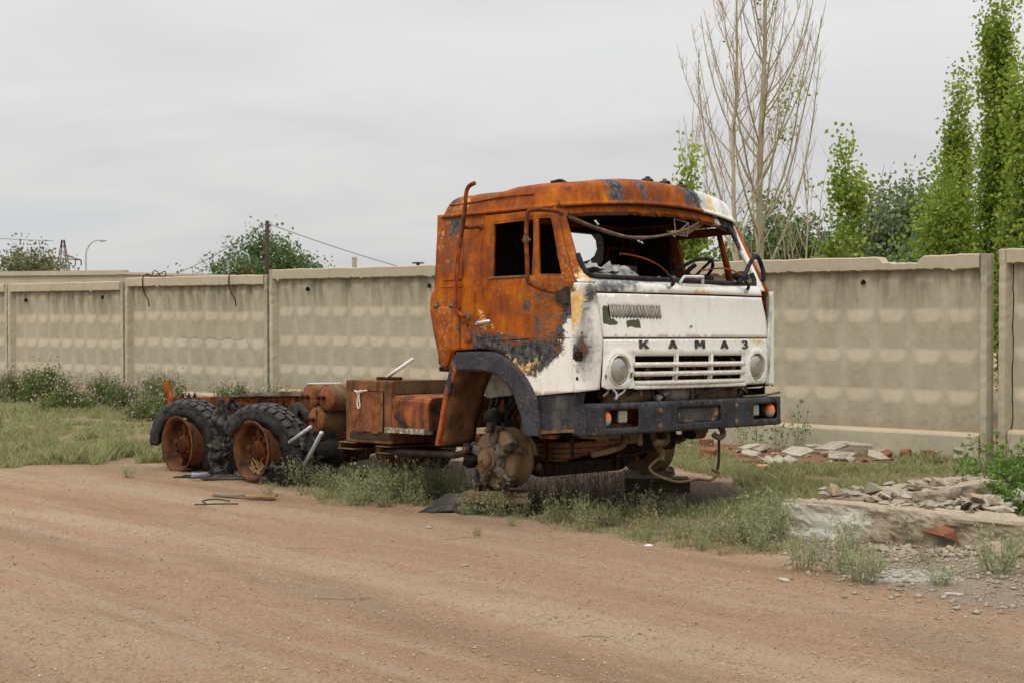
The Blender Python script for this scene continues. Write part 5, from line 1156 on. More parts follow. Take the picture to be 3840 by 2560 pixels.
# air tanks
TANK=m_rust('air_tank_rust',.0,11.,1.1,.30); TANKT=m_rust('dusty_tank_rust',.1,12.,.9,.85)
def tank(x,z,y0,L_,r,mats,nm):
    tk=empty('air_tank',(x,y0,z)); tk.parent=TRUCK
    mb=MB(); mb.lathe([(r*.99,.02),(r,.035),(r,L_-.035),(r*.99,L_-.02),(r*.8,L_),(0,L_+.02)],(0,0,0),'y',32); mb.build('shell',mats[0],tk,True)
    mb=MB(); mb.lathe([(0,-.012),(r*.45,-.010),(r*.80,.002),(r*.95,.02),(r*1.0,.036),(r*1.012,.05),(r*1.0,.052)],(0,0,0),'y',32); mb.build('end_cap',mats[1],tk,True)
    for dx in(-.045,.03):
        mb=MB(); mb.lathe([(0,-.055),(.012,-.055),(.013,-.03),(.020,-.03),(.021,-.008)],(dx-.02,0,.0),'y',8); mb.build('pipe_fitting',RUSTD,tk)
    tk['label']=nm
tank(-2.47,.44,-1.03,.62,.122,(TANKT,TANK),'rear upper rusty air tank'); tank(-2.20,.44,-1.05,.66,.122,(TANKT,TANK),'front upper dusty air tank'); tank(-2.345,.235,-1.06,.62,.122,(TANKT,TANK),'lower air tank below the upper pair')
mb=MB(); mb.prism([(-2.31,.33),(-2.285,.325),(-2.30,.17)],lambda u,v,t:(u,t,v),-1.074,-1.068); mb.build('scorch_flake',CHAR,TRUCK)
mb=MB(); mb.box2((-2.55,-.75,.30),(-1.95,-.44,.34)); mb.build('tank_bracket',RUSTD,TRUCK)
mb=MB(); mb.tube([(-2.26,-1.02,.13),(-2.26,-1.02,.08)],.016,6); mb.build('drain_cock',RUSTD,TRUCK)
# battery box and tank box
BXM=m_rust('box_rust',.10,14.,1.0,.35)
bb=empty('battery_box'); bb.parent=TRUCK
mb=MB(); mb.box2((-1.765,-1.15,.065),(-1.137,-.50,.612)); bevel(mb.build('case',BXM,bb),.012,2)
mb=MB(); mb.box2((-1.676,-1.162,.165),(-1.235,-1.152,.515)); bevel(mb.build('hatch',m_rust('hatch_rust',-.05,17.,1.15,.35),bb),.004)
mb=MB(); mb.tube([(-1.235,-1.157,.165),(-1.235,-1.157,.517),(-1.676,-1.157,.519)],.006,5); mb.build('hatch_gap',SOOT_SHADE,bb)
mb=MB(); mb.box2((-1.70,-1.158,.10),(-1.14,-1.152,.152)); mb.build('scorch_plate',GREASE,bb)
for x in(-1.55,-1.33): 
    mb=MB(); mb.box2((x-.05,-1.175,.155),(x+.05,-1.155,.172)); mb.build('hinge',RUST,bb)
mb=MB(); mb.tube(curve_pts([(-1.62,-1.17,.52),(-1.55,-1.18,.50),(-1.565,-1.18,.42),(-1.555,-1.178,.37),(-1.53,-1.178,.38),(-1.54,-1.178,.45),(-1.525,-1.18,.51),(-1.44,-1.17,.525)],26),.007,5); mb.tube([(-1.57,-1.18,.505),(-1.5,-1.185,.52)],.012,5); mb.build('tie_rope',GWH,bb)
mb=MB(); mb.box2((-1.137,-1.1,.50),(-1.132,-.42,.612)); mb.build('front_skirt',RUSTM,bb)
tb=empty('tool_tank'); tb.parent=TRUCK
V=[];Fc=[]; xs_=np.linspace(-1.132,-.645,12); prof=[(-1.15,.22),(-1.152,.35),(-1.15,.445),(-1.135,.475),(-1.10,.49),(-.9,.492),(-.45,.492),(-.45,.22)]
for x in xs_:
    for (y,z) in prof: n_=mnoise.noise(Vector((x*5,y*4,z*6))); V.append((x,y+n_*.006,z+n_*.008-(.012 if x>-.7 else 0)))
n=len(prof)
for i in range(len(xs_)-1):
    for k in range(n): Fc.append((i*n+k,i*n+(k+1)%n,(i+1)*n+(k+1)%n,(i+1)*n+k))
Fc+=[tuple(range(n)),tuple((len(xs_)-1)*n+k for k in range(n-1,-1,-1))]; mk('case',V,Fc,m_rust('tank_rust',-.1,19.,1.25,.25),tb,False)
mb=MB(); mb.box2((-1.17,-1.20,.172),(-.66,-1.10,.215)); o=mb.build('support_angle',m_plain('flaking_paint_angle',(.09,.07,.055),.8,0,.5,28,.4,(.50,.44,.30)),tb)
mb=MB(); mb.box((-.96,-1.185,.26),(.035,.02,.20),Matrix.Rotation(R_(-52),3,'Y')); mb.build('loose_slat',CHAR,tb)
for (xa,xb,z) in ((-1.86,-1.62,.035),(-1.33,-1.12,.02)):
    mb=MB(); mb.box2((xa,-1.17,z-.035),(xb,-.40,z-.028)); mb.box2((xa,-1.17,z+.022),(xb,-.40,z+.029)); mb.box2((xa+.02,-1.165,z-.028),(xa+.028,-.41,z+.022)); mb.build('support_channel',RUSTT,TRUCK)
mb=MB(); mb.tube([(-1.33,-1.10,.0),(-.5,-1.0,.0),(-.35,-.98,.03)],.03,8); mb.build('under_tube',GREASE,TRUCK)
# things resting on the boxes are parts of the wreck's clutter: rod, straps
mb=MB(); mb.tube([(-1.384,-1.1,.630),(-1.064,-1.1,.632)],.015,8); mb.build('iron_rod',RUSTD,TRUCK)
for k in range(5):
    mb=MB(); mb.tube(curve_pts([(-1.02,-.62+.02*k,.54+.008*k),(-.80,-.66+.02*k,.575+.012*k),(-.60,-.70,.60+.018*k),(-.48,-.72,.61+.02*k)],10),.008,5); mb.build('bent_strip',RUSTT,TRUCK)
# front axle, hubs, springs ------------------------------------------------------
mb=MB(); V=[];Fc=[]
ya=[-.92,-.75,-.62,-.50,0,.50,.62,.75,.92]; za=[0,-.01,-.06,-.115,-.115,-.115,-.06,-.01,0]
for y,z in zip(ya,za): V+=[(-.055,y,z-.065),(.055,y,z-.065),(.055,y,z+.055),(-.055,y,z+.055)]
for i in range(len(ya)-1):
    for q in range(4): Fc.append((4*i+q,4*i+(q+1)%4,4*i+4+(q+1)%4,4*i+4+q))
Fc+=[(0,1,2,3),(35,34,33,32)]; bevel(mk('front_axle_beam',V,Fc,GREASE,TRUCK),.015)
HUBM=m_rust('hub_mud_rust',.30,23.,.75,.7); GR2=m_plain('grease_caked_iron',(.028,.024,.020),.7,0,.5,24,.9,(.15,.115,.078))
def hub(s):
    hb=empty('front_hub',(0,s*1.0,0)); hb.parent=TRUCK
    if s>0: hb.rotation_euler=(0,0,math.pi)
    mb=MB(); mb.lathe([(.10,.20),(.235,.20),(.248,.185),(.248,.165),(.236,.155),(.234,.06),(.238,.05),(.238,-.005),(.228,-.02),(.20,-.022),(.12,-.03),(.0,-.03)],(0,0,0),'y',44); mb.build('brake_drum',RUSTM,hb,True)
    mb=MB(); mb.lathe([(.15,-.02),(.13,-.06),(.095,-.075),(.085,-.10),(.07,-.108)],(0,0,0),'y',24); mb.build('hub_body',GR2,hb,True)
    mb=MB(); mb.lathe([(.088,-.098),(.088,-.108),(.070,-.110),(.070,-.14),(.066,-.15),(.045,-.165),(.02,-.172),(.014,-.185),(0,-.186)],(0,0,0),'y',20); mb.build('hub_cap',HUBM,hb,False)
    for a in range(20,380,36):
        t=R_(a); mb=MB(); mb.lathe([(0,-.016),(.011,-.015),(.012,0)],(.108*math.cos(t),-.072,.108*math.sin(t)),'y',6); mb.build('hub_stud',HUBM,hb)
    for a in(84,23,162,243,314):
        t=R_(a); sp=empty('hub_spoke'); sp.parent=hb; sp.rotation_euler=(0,-t,0)
        V=[];Fc=[]
        for (x,hw,yf,yb) in ((.05,.055,-.075,.0),(.12,.040,-.085,-.01),(.185,.036,-.08,-.01),(.235,.042,-.075,.02),(.262,.042,-.06,.03)):
            V+=[(x,yb,-hw),(x,yf+.02,-hw),(x,yf,-hw*.6),(x,yf,hw*.6),(x,yf+.02,hw),(x,yb,hw)]
        for i in range(4):
            for q in range(6): Fc.append((6*i+q,6*i+(q+1)%6,6*i+6+(q+1)%6,6*i+6+q))
        Fc+=[tuple(range(6)),tuple(24+q for q in range(5,-1,-1))]; sm=bevel(mk('spoke_arm',V,Fc,GR2,hb,False),.008,2); sm.rotation_euler=(0,-t,0)
        bpy.data.objects.remove(sp)
        mb=MB(); mb.box((.252,-.095,0),(.075,.035,.058)); mb.box((.285,-.08,0),(.022,.06,.05)); c_=mb.build('wheel_clamp',GREASE,hb); c_.rotation_euler=(0,-t,0)
        mb=MB(); mb.lathe([(0,-.045),(.016,-.044),(.018,-.03),(.018,0)],(.235,-.105,0),'y',6); c_=mb.build('clamp_nut',HUBM,hb); c_.rotation_euler=(0,-t,0)
    return hb
hub(-1); hub(1)
# steering arm curve behind the drum
mb=MB(); mb.tube(curve_pts([(.22,-.78,.02),(.20,-.78,.10),(.13,-.80,.20),(.13,-.80,.30),(.19,-.80,.335),(.22,-.80,.31)],18),[.03]*19,8); mb.build('steering_arm',RUSTM,TRUCK,True)
for s in(-1,1):
    sp=empty('front_spring'); sp.parent=TRUCK
    for k in range(11):
        a0,a1=-.75+.045*k,.95-.07*k-(.02 if k>6 else 0); V=[];Fc=[]; ts=np.linspace(a0,a1,11)
        for x in ts:
            z=.105-.0145*k+.075*((x)/.9)**2*(1 if x>0 else .6); 
            V+=[(x,s*.43-.045,z-.0062),(x,s*.43+.045,z-.0062),(x,s*.43+.045,z+.0062),(x,s*.43-.045,z+.0062)]
        for i in range(10):
            for q in range(4): Fc.append((4*i+q,4*i+(q+1)%4,4*i+4+(q+1)%4,4*i+4+q))
        Fc+=[(0,1,2,3),(43,42,41,40)]; mk('leaf',V,Fc,RUSTT if k%3 else RUST,sp)
    for x in(-.09,.075):
        mb=MB()
        for dy in(-.055,.055): mb.tube([(x,s*.43+dy,.15),(x,s*.43+dy,-.16)],.012,6)
        mb.tube([(x,s*.43-.055,.15),(x,s*.43+.055,.15)],.012,6); mb.build('u_bolt',RUSTD,sp)
    mb=MB(); mb.box2((-.14,s*.43-.07,.11),(.13,s*.43+.07,.13)); mb.build('clamp_plate',RUSTD,sp)
    for x in(.355,):
        mb=MB(); mb.box2((x-.015,s*.43-.055,.0),(x+.015,s*.43+.055,.155)); mb.build('spring_band',GREASE,sp)
    mb=MB(); mb.lathe([(.05,-.07),(.05,.07)],(.93,s*.43,.185),'y',12); mb.box2((.86,s*.43-.065,.19),(1.0,s*.43+.065,.30)); mb.build('spring_shackle',RUSTM,sp)
    mb=MB(); mb.tube([(-.02,s*.62,-.10),(.12,s*.62,-.08)],.03,8); mb.build('tie_rod_end',RUSTM,sp)
mb=MB(); mb.tube([(-.13,-.85,-.05),(-.13,.85,-.05)],.024,8); mb.build('tie_rod',GREASE,TRUCK)
# engine and clutter in the nose -------------------------------------------------
mb=MB(); mb.box2((-.75,-.33,.05),(.80,.33,.62)); bevel(mb.build('engine_block',SOOT_SHADE,TRUCK),.03,2)
mb=MB(); mb.box2((.88,-.38,.28),(.93,.38,.86)); mb.build('radiator',GREASE,TRUCK)
mb=MB(); mb.box2((1.02,-.85,.43),(1.12,.85,.468)); bevel(mb.build('front_cross_beam',RUSTM,TRUCK),.008)
for i,(y,r,L_) in enumerate(((-.62,.05,.5),(.45,.055,.6))):
    mb=MB(); mb.tube([(1.06,y-L_/2,.505),(1.06,y+L_/2,.512)],r,12); mb.build('cross_tube',RUSTM,TRUCK,True)
mb=MB(); mb.lathe([(0,-.17),(.085,-.165),(.095,-.1),(.095,.1),(.08,.16),(.03,.17),(.03,.2),(0,.2)],(1.06,-.02,.545),'y',18); mb.build('washer_tank',m_plain('dusty_grey_tin',(.24,.225,.19),.7,0,.4,15,.3,(.13,.11,.085)),TRUCK,True)
mb=MB(); mb.tube([(1.14,-.36,.492),(1.13,-.28,.515),(1.12,-.18,.545),(1.11,-.06,.565)],[.036,.020,.018,.024],12); mb.build('air_horn',m_plain('dull_horn_metal',(.33,.31,.27),.5,.2,.3,15,.2),TRUCK,True)
WM=m_plain('wire_insulation',(.035,.033,.03),.7,0,.4,10,.1); WM2=m_plain('pale_wire',(.34,.34,.33),.6,0,.3,10,.1,(.2,.2,.22)); WM3=m_plain('red_wire',(.40,.12,.06),.6)
rw_=random.Random(12)
for i in range(26):
    y=rw_.uniform(-.95,.95); x=rw_.uniform(1.05,1.17); a=Vector((x,y,.60)); dz=rw_.uniform(.07,.14); dy=rw_.uniform(-.14,.14)
    pp=curve_pts([a,a+Vector((.01,dy*.4,-dz*.5)),a+Vector((rw_.uniform(-.03,.03),dy,-dz))],8); mb=MB(); mb.tube(pp,rw_.choice([.005,.007,.010]),5); mb.build('loose_wire',rw_.choice([WM,WM2,RUSTM,RUSTT,WM]),TRUCK,True)
for q,m_,r in (([(1.17,-.94,.60),(1.20,-.90,.545),(1.20,-.92,.50)],WM2,.010),([(1.17,-.75,.60),(1.20,-.82,.56),(1.21,-.90,.53),(1.22,-.93,.505)],WM2,.008),([(1.16,-.60,.60),(1.18,-.59,.55),(1.18,-.60,.525)],WM3,.009),([(1.12,.08,.60),(1.16,.06,.54),(1.15,.08,.48)],RUSTM,.014),([(1.14,.15,.50),(1.20,.35,.56),(1.20,.6,.575),(1.19,.78,.52)],WM,.011),([(1.20,.70,.487),(1.22,.95,.492),(1.24,1.12,.51),(1.24,1.18,.515)],RUSTM,.011),([(1.16,.42,.60),(1.17,.40,.54)],WM2,.008)):
    mb=MB(); mb.tube(curve_pts(q,12),r,6); mb.build('loose_wire',m_,TRUCK,True)
for i in range(34):    # things glimpsed behind the grille bars
    y=rw_.uniform(-.66,.68); z=rw_.uniform(.64,.82); x=rw_.uniform(1.07,1.13); mb=MB(); mb.tube(curve_pts([(x,y,z),(x+.01,y+rw_.uniform(-.08,.08),z-.05),(x,y+rw_.uniform(-.16,.16),z-rw_.uniform(.05,.15))],6),rw_.choice([.006,.01,.016]),6); mb.build('radiator_pipe',rw_.choice([RUSTM,GREASE,RUSTT,RUSTD]),TRUCK,True)
for i in range(18):
    y=rw_.uniform(-.9,.9); lump('rusted_casting',(rw_.uniform(.95,1.08),y,rw_.uniform(.50,.58)),rw_.uniform(.025,.06),rw_.choice([RUSTM,GREASE,RUSTD]),TRUCK,100+i,flat=.9)
# under the bumper
mb=MB(); mb.prism([(-.545,.245),(-.50,.245),(-.49,.15),(-.505,.135),(-.53,.135),(-.54,.15)],lambda u,v,t:(t,u,v),1.10,1.115); mb.build('hanging_link',RUSTM,TRUCK)
mb=MB(); mb.tube(curve_pts([(1.10,-.20,.245),(1.12,-.21,.17),(1.14,-.27,.145),(1.14,-.35,.15),(1.13,-.38,.165)],16),[.032]*15+[.026,.02],8); mb.build('tow_hook',RUSTM,TRUCK,True)
mb=MB(); mb.tube(curve_pts([(1.10,.52,.245),(1.13,.53,.19),(1.15,.47,.16),(1.14,.42,.165),(1.12,.40,.19)],16),.026,8); mb.build('tow_hook',RUSTM,TRUCK,True)
mb=MB(); mb.tube([(1.13,.47,.16),(1.13,.465,-.05),(1.13,.44,-.14)],[.012,.012,.015],6); mb.build('hanging_rod',GREASE,TRUCK)
mb=MB(); mb.tube(curve_pts([(1.05,-.63,.23),(1.05,-.66,.14),(1.0,-.76,.10),(.95,-.90,.075)],16),.026,8); mb.build('rubber_hose',RUSTM,TRUCK,True)
mb=MB(); mb.tube(curve_pts([(1.02,-.26,.22),(1.05,-.24,.12),(1.06,-.19,.06),(1.06,-.20,.0)],14),.026,8); mb.build('rubber_hose',RUSTM,TRUCK,True)
mb=MB(); mb.tube(curve_pts([(1.06,-.22,.02),(1.07,-.32,-.02),(1.08,-.37,-.05),(1.10,-.33,-.10),(1.13,-.20,-.15),(1.16,-.08,-.175),(1.18,.12,-.165),(1.2,.26,-.18),(1.2,.34,-.15),(1.2,.37,-.125),(1.19,.30,-.10)],40),[.012]*30+[.014]*11,6); mb.build('dangling_pipe',RUSTT,TRUCK,True)
mb=MB(); mb.lathe([(0,-.1),(.02,-.09),(.05,-.06),(.06,0),(.055,.06),(.02,.1),(.018,.13),(0,.13)],(.9,.40,.19),'y',14); mb.build('brake_chamber',SOOT_SHADE,TRUCK,True)
mb=MB(); mb.box2((.86,-.95,.20),(1.08,-.72,.235)); mb.box2((.90,-.80,.15),(.98,-.74,.20)); mb.build('bumper_bracket',RUSTM,TRUCK)
lump('burnt_rag',(-.28,-.95,-.02),.13,SOOT_SHADE,TRUCK,200,flat=.6); lump('burnt_rag',(-.20,-.90,-.16),.10,CHAR,TRUCK,201,flat=1.2)

for i in range(7):
    r3=random.Random(300+i); x=-.55+i*.08; mb=MB(); mb.tube(curve_pts([(x,-.50,.62-.03*i),(x+.06,-.56,.45),(x+.02+r3.uniform(-.1,.1),-.60,.30),(x+.12,-.62,.20)],10),.016 if i%2 else .024,6); mb.build('brake_hose',SOOT_SHADE if i%3 else GREASE,TRUCK,True)
mb=MB(); mb.lathe([(0,-.09),(.07,-.08),(.085,-.03),(.085,.05),(.05,.10),(0,.10)],(-.42,-.60,.30),'y',16); mb.build('brake_chamber',GREASE,TRUCK,True)
# ================================================================ timber, foundation, rubble
WOODB=m_wood('old_timber',(.20,.135,.075),(.10,.065,.04)); WOODD=m_wood('dark_timber',(.07,.052,.038),(.03,.024,.018)); WOODG=m_wood('grey_timber',(.26,.22,.16),(.14,.115,.085))
def rblock(name,c,size,rz,mat,label,cat,group=None,seed=0,amp=.012,tilt=0):
    bm=bmesh.new(); bmesh.ops.create_cube(bm,size=1); bmesh.ops.subdivide_edges(bm,edges=bm.edges[:],cuts=5,use_grid_fill=True)
    for v in bm.verts:
        v.co=Vector((v.co.x*size[0],v.co.y*size[1],v.co.z*size[2])); n_=mnoise.noise_vector(v.co*6+Vector((seed,seed*2,0))); v.co+=n_*amp
    me=bpy.data.meshes.new(name); bm.to_mesh(me); bm.free(); me.materials.append(mat); o=bpy.data.objects.new(name,me); COL.objects.link(o); o.location=c; o.rotation_euler=(tilt,0,rz); bevel(o,.006,2); return tag(o,label,cat,group)
h0=tw(.03,-.93,0); 
rblock('timber_block',(h0.x-.05,h0.y-.02,.135),(.54,.24,.085),R_(-14),WOODB,'brown squared timber directly under the near brake drum','timber',None,1,.008)
rblock('timber_block',(h0.x-.01,h0.y+.02,.035),(.56,.28,.10),R_(-11),WOODD,'dark timber at the bottom of the near stack','timber',None,2,.008)
h1=tw(0,.95,0)
rblock('timber_block',(h1.x-.02,h1.y-.03,.165),(.44,.17,.07),R_(-3),WOODG,'grey timber on top of the stack under the far drum','timber',None,3,.006)
rblock('timber_block',(h1.x+.06,h1.y-.02,.062),(.58,.22,.135),R_(-2),WOODD,'charred dark timber under the grey one at the far drum','timber',None,4,.008)
def m_found():
    s=NT('foundation_concrete'); nA=s.noise(3,7,.68); nB=s.noise(16,7,.68); nC=s.noise(80,4,.7); v=s.voro(30)
    c=s.ramp(nA,[(.32,(.25,.195,.135)),(.5,(.36,.295,.21)),(.68,(.45,.39,.30))])
    c=s.mix(s.math('MULTIPLY',s.ss(nB,.5,.68),.6),c,(.13,.095,.06))
    c=s.mix(s.ss(s.math('ADD',s.attr('lime'),s.math('ADD',s.math('MULTIPLY',s.math('SUBTRACT',nB,.5),.9),s.math('MULTIPLY',s.math('SUBTRACT',nC,.5),.6))),-.05,.1),c,(.55,.52,.45))
    c=s.mix(s.ss(s.math('ADD',s.attr('red'),s.math('MULTIPLY',s.math('SUBTRACT',nB,.5),1.2)),-.1,.3),c,(.23,.095,.045))
    c=s.mix(s.math('MULTIPLY',s.attr('top'),.75),c,s.mix(nB,(.44,.37,.275),(.34,.275,.195)))
    s.bump(s.math('ADD',nB,s.math('MULTIPLY',nC,.6)),.8,.02); return s.fin(c,.95,0,.12)
FND=m_found()
FR_=empty('ruined_foundation',(2.0,10.4,0)); tag(FR_,'low broken concrete foundation corner in the right foreground','foundation')
def strip(poly,zf,seed,step=.04):
    pts,fs=sheet(poly,[],step); rn=random.Random(seed); V=[];at_={'lime':[],'red':[],'top':[]}
    n=len(pts); inn=sdf(pts,poly)
    for (x,y),d_ in zip(pts,inn):
        r=mnoise.fractal(Vector((x*3.1,y*3.1,seed)),.75,2.1,4); lay=.018*math.floor(2.2*mnoise.noise(Vector((x*2.5,y*2.5,seed+4))))
        V.append((x-2.0+.012*r,y-10.4+.012*r,zf(x,y)+.02*r+lay*(1 if d_>.04 else .4)-(.02 if d_<.01 else 0)))
    at_['top']+= [1]*n; at_['lime']+=[-1]*n; at_['red']+=[-.9]*n
    F2=[tuple(f) for f in fs]
    # sides: boundary ring densely sampled
    ring=[]
    for i in range(len(poly)):
        a=np.array(poly[i],float);b=np.array(poly[(i+1)%len(poly)],float); k=max(1,int(np.linalg.norm(b-a)/.03))
        for j in range(k): ring.append(a+(b-a)*j/k)
    m=len(ring); lv=12; base=len(V)
    nrm=[]
    for i in range(m):
        t=ring[(i+1)%m]-ring[i-1]; t/=np.linalg.norm(t); nrm.append((t[1],-t[0]))
    for l in range(lv):
        for i,(x,y) in enumerate(ring):
            z1=zf(x,y)-.005; z=z1*(1-l/(lv-1))-.06*(l/(lv-1)); r=mnoise.fractal(Vector((x*5,y*5,z*7+seed)),.8,2.1,4)
            push=(.012+.034*r+.02*math.floor(2*mnoise.noise(Vector((x*2.5,y*2.5,z*9+seed))))/2) if l>0 else .006*r
            V.append((x-2.0+nrm[i][0]*push,y-10.4+nrm[i][1]*push,z))
            at_['top'].append(1 if l==0 else 0); at_['lime'].append(.30-abs(x-2.25)*1.0 if l>0 else -1); at_['red'].append((-.25+.22*math.sin(x*3.2)) if x>2.55 else -.8)
    for l in range(lv-1):
        for i in range(m):
            a=base+l*m+i; b=base+l*m+(i+1)%m; F2.append((a,b,b+m,a+m))
    return mk('wall_strip',V,F2,FND,FR_,False,at_)
strip([(2.0,10.42),(2.55,10.18),(3.55,9.82),(4.6,9.45),(6.2,8.9),(6.3,9.35),(4.7,9.85),(3.6,10.22),(2.9,10.47),(2.50,10.62)],lambda x,y:.262-.06*min(1.6,max(0,x-2.1)),1)
strip([(2.0,10.44),(2.52,10.64),(2.95,10.80),(3.4,11.02),(3.9,11.40),(4.6,11.95),(6.6,13.4),(6.3,13.85),(4.35,12.40),(3.6,11.80),(2.9,11.20),(2.3,10.72)],lambda x,y:.252+.02*math.sin(x*2),2)
# ---- stones, slates, bricks
SLATE=m_plain('grey_slate',(.37,.325,.25),.9,0,.4,16,.5,(.20,.17,.125),.15); SLATE2=m_plain('pale_shard',(.40,.36,.285),.9,0,.3,16,.4,(.30,.26,.2),.15); BRICK=m_plain('broken_brick',(.25,.10,.055),.95,0,.45,14,.7,(.17,.075,.045),.1); SANDS=m_plain('sandy_rubble',(.38,.30,.21),.95,0,.35,12,.7,(.25,.185,.12),.1); REDB=m_plain('red_boulder',(.27,.12,.065),.95,0,.5,9,.9,(.16,.075,.045),.1)
def shard_mesh(seed,flat):
    rn=random.Random(seed); bm=bmesh.new(); k=rn.randint(9,13)
    for i in range(k):
        p=Vector((rn.gauss(0,1),rn.gauss(0,1),rn.gauss(0,1))).normalized(); bm.verts.new((p.x*rn.uniform(.75,1),p.y*rn.uniform(.6,1)*.8,p.z*flat*rn.uniform(.7,1)))
    bmesh.ops.convex_hull(bm,input=bm.verts[:]); 
    for v in [v for v in bm.verts if not v.link_faces]: bm.verts.remove(v)
    me=bpy.data.meshes.new('stone'); bm.to_mesh(me); bm.free(); return me
SHM=[shard_mesh(i,.28) for i in range(7)]+[shard_mesh(20+i,.6) for i in range(5)]
def stone(name,p,size,mat,label,cat,group,seed,flat=True,tilt=.3,zoff=None):
    rn=random.Random(seed); me=rn.choice(SHM[:7] if flat else SHM[7:]); key=me.name+mat.name
    m2=bpy.data.meshes.get(key)
    if m2 is None: m2=me.copy(); m2.name=key; m2.materials.clear(); m2.materials.append(mat)
    o=bpy.data.objects.new(name,m2); COL.objects.link(o); s=size; o.scale=(s*rn.uniform(.8,1.25),s*rn.uniform(.8,1.2),s*rn.uniform(.8,1.2))
    o.rotation_euler=(rn.uniform(-tilt,tilt),rn.uniform(-tilt,tilt),rn.uniform(0,6.28)); o.location=(p[0],p[1],p[2]+s*(.16 if flat else .35)+(float(gz(p[0],p[1])) if p[2]<.02 else 0)); return tag(o,label,cat,group)
rn=random.Random(77)
def ftop(x,y): return .252-.06*min(1.6,max(0,x-2.1)) if y<10.5 else .26
# rubble heaped in the inner corner of the foundation
k=0
for i in range(150):
    t=rn.random(); a=rn.gauss(0,.15); x=2.68+t*1.25+rn.uniform(-.1,.1); y=10.43+t*.66+a
    onw=(y>10.75+(x-2.9)*.72); z=.252 if (onw or x<2.95) else .06+.10*max(0,1-abs(a)*4)
    if y<10.62-(x-2.5)*.34: z=ftop(x,10.2)+.0
    stone('rubble_stone',(x,y,z),rn.uniform(.04,.105),rn.choice([SLATE,SLATE,SANDS,SLATE2]),'broken grey slab heaped in the corner of the foundation','stone','broken slabs in the foundation corner',1000+i,rn.random()<.65,.5)
for i in range(60):   # thin layers along the back strip
    t=rn.random(); x=2.35+t*2.5+rn.uniform(-.05,.05); y=10.62+t*1.62*(1.0)+rn.uniform(-.10,.22)+(.08 if t>.4 else 0)
    stone('flat_shard',(x,y,.258),rn.uniform(.03,.09),rn.choice([SLATE,SLATE,SANDS]),'thin flaked shard lying along the top of the rear foundation strip','stone','flakes on the rear foundation strip',1200+i,True,.1)
for i in range(150):  # spill in front of the wall
    t=rn.random(); x=2.15+t*2.0+rn.gauss(0,.1); y=10.28-(x-2.0)*.37-abs(rn.gauss(0,.24))-.03
    stone('gravel_stone',(x,y,0),rn.uniform(.02,.06),rn.choice([SLATE,SLATE,SLATE2,SANDS,SANDS]),'small grey stone spilled in front of the foundation wall','stone','stones spilled in front of the foundation',1400+i,rn.random()<.75,.4)
stone('rubble_block',(2.42,10.62,.25),.105,SANDS,'squarish stone block sitting alone on the foundation corner','stone',None,5,False,.1)
for (x,y,s,l) in ((3.42,9.50,.10,'pale lump of concrete by the red slab at the foundation foot'),(3.24,9.52,.11,'broken brick-brown stone below the red slab'),(3.62,9.42,.09,'light sandy stone right of the red slab')):
    stone('rubble_lump',(x,y,0),s,SANDS,l,'stone',None,int(x*100),False,.3)
stone('white_slab',(3.55,10.35,.16),.16,SLATE2,'smooth pale slab behind the front foundation strip','stone',None,8,True,.12)
stone('flat_slab',(3.55,10.95,.13),.20,SLATE2,'long flat slab lying inside the foundation corner','stone',None,9,True,.1)
o=stone('red_slab',(3.03,9.955,.07),.1,REDB,'rust red stone slab set in the front foundation wall','stone',None,31,False,0); o.scale=(.20,.08,.115); o.rotation_euler=(.1,R_(6),R_(-19)); o.location=(3.03,9.975,.07)
# fence-foot rubble
def plate(name,poly,t,mat,loc,rot,label,cat,group=None):
    mb=MB(); mb.prism(poly,lambda u,v,q:(u,v,q),-t/2,t/2); o=mb.build(name,mat); o.location=loc; o.rotation_euler=rot; bevel(o,.004,1); return tag(o,label,cat,group)
def ppoly(seed,w_,h_):
    r=random.Random(seed); n=r.choice([4,5,5,6]); out=[]
    for i in range(n): a=2*math.pi*i/n+r.uniform(-.3,.3)+.6; out.append((w_/2*math.cos(a)*r.uniform(.8,1.2)*1.2,h_/2*math.sin(a)*r.uniform(.8,1.2)*1.2))
    return out
PLT=[(2.90,16.55,.34,.22,'tan broken tile propped nearest the truck at the fence foot'),(2.62,15.62,.22,.2,'curled pale roofing shard nearest the truck bumper'),(3.12,15.50,.40,.26,'large pale slate shard lying in front of the rubble row'),(3.62,15.72,.46,.30,'wide flat slate slab in the middle of the fence rubble'),(3.72,16.42,.5,.24,'long slab tilted on the fence rubble'),(3.98,16.30,.40,.18,'second tilted slab resting on the long one'),(4.22,16.2,.26,.22,'upright slate shard right of the tilted slabs'),(3.95,15.36,.32,.26,'pale shard at the grass edge of the fence rubble'),(5.0,15.75,.36,.2,'flat grey slab right of the bricks'),(4.86,15.46,.24,.16,'small pale slab at the right end of the rubble'),(3.5,16.5,.3,.16,'dark edged shard leaning at the fence foot'),(2.7,16.1,.3,.2,'grey shard behind the tan tile')]
for i,(x,y,w_,h_,l) in enumerate(PLT):
    plate('slate_shard',ppoly(300+i,w_*.72,h_*.72),.022,SLATE2 if i%3 else SLATE,(x,y,.05+.03*(i%3)),(R_(rn.uniform(8,24)),R_(rn.uniform(-12,12)),rn.uniform(-.6,.6)),l,'slab')
for i in range(5):
    x,y=((2.35,17.2),(4.12,15.7),(4.40,15.86),(4.62,15.72),(2.20,15.9))[i]
    l=('brown brick lump standing nearest the bumper at the fence','orange brick lump beside the middle slabs','orange brick bat behind the middle lump','dark red brick bat right of the orange ones','weathered red brick lying left of the rubble row')[i]
    rblock('brick',(x,y,.045),(.16,.11,.09),rn.uniform(0,3),BRICK,l,'brick',None,40+i,.03,R_(rn.uniform(-15,15)))
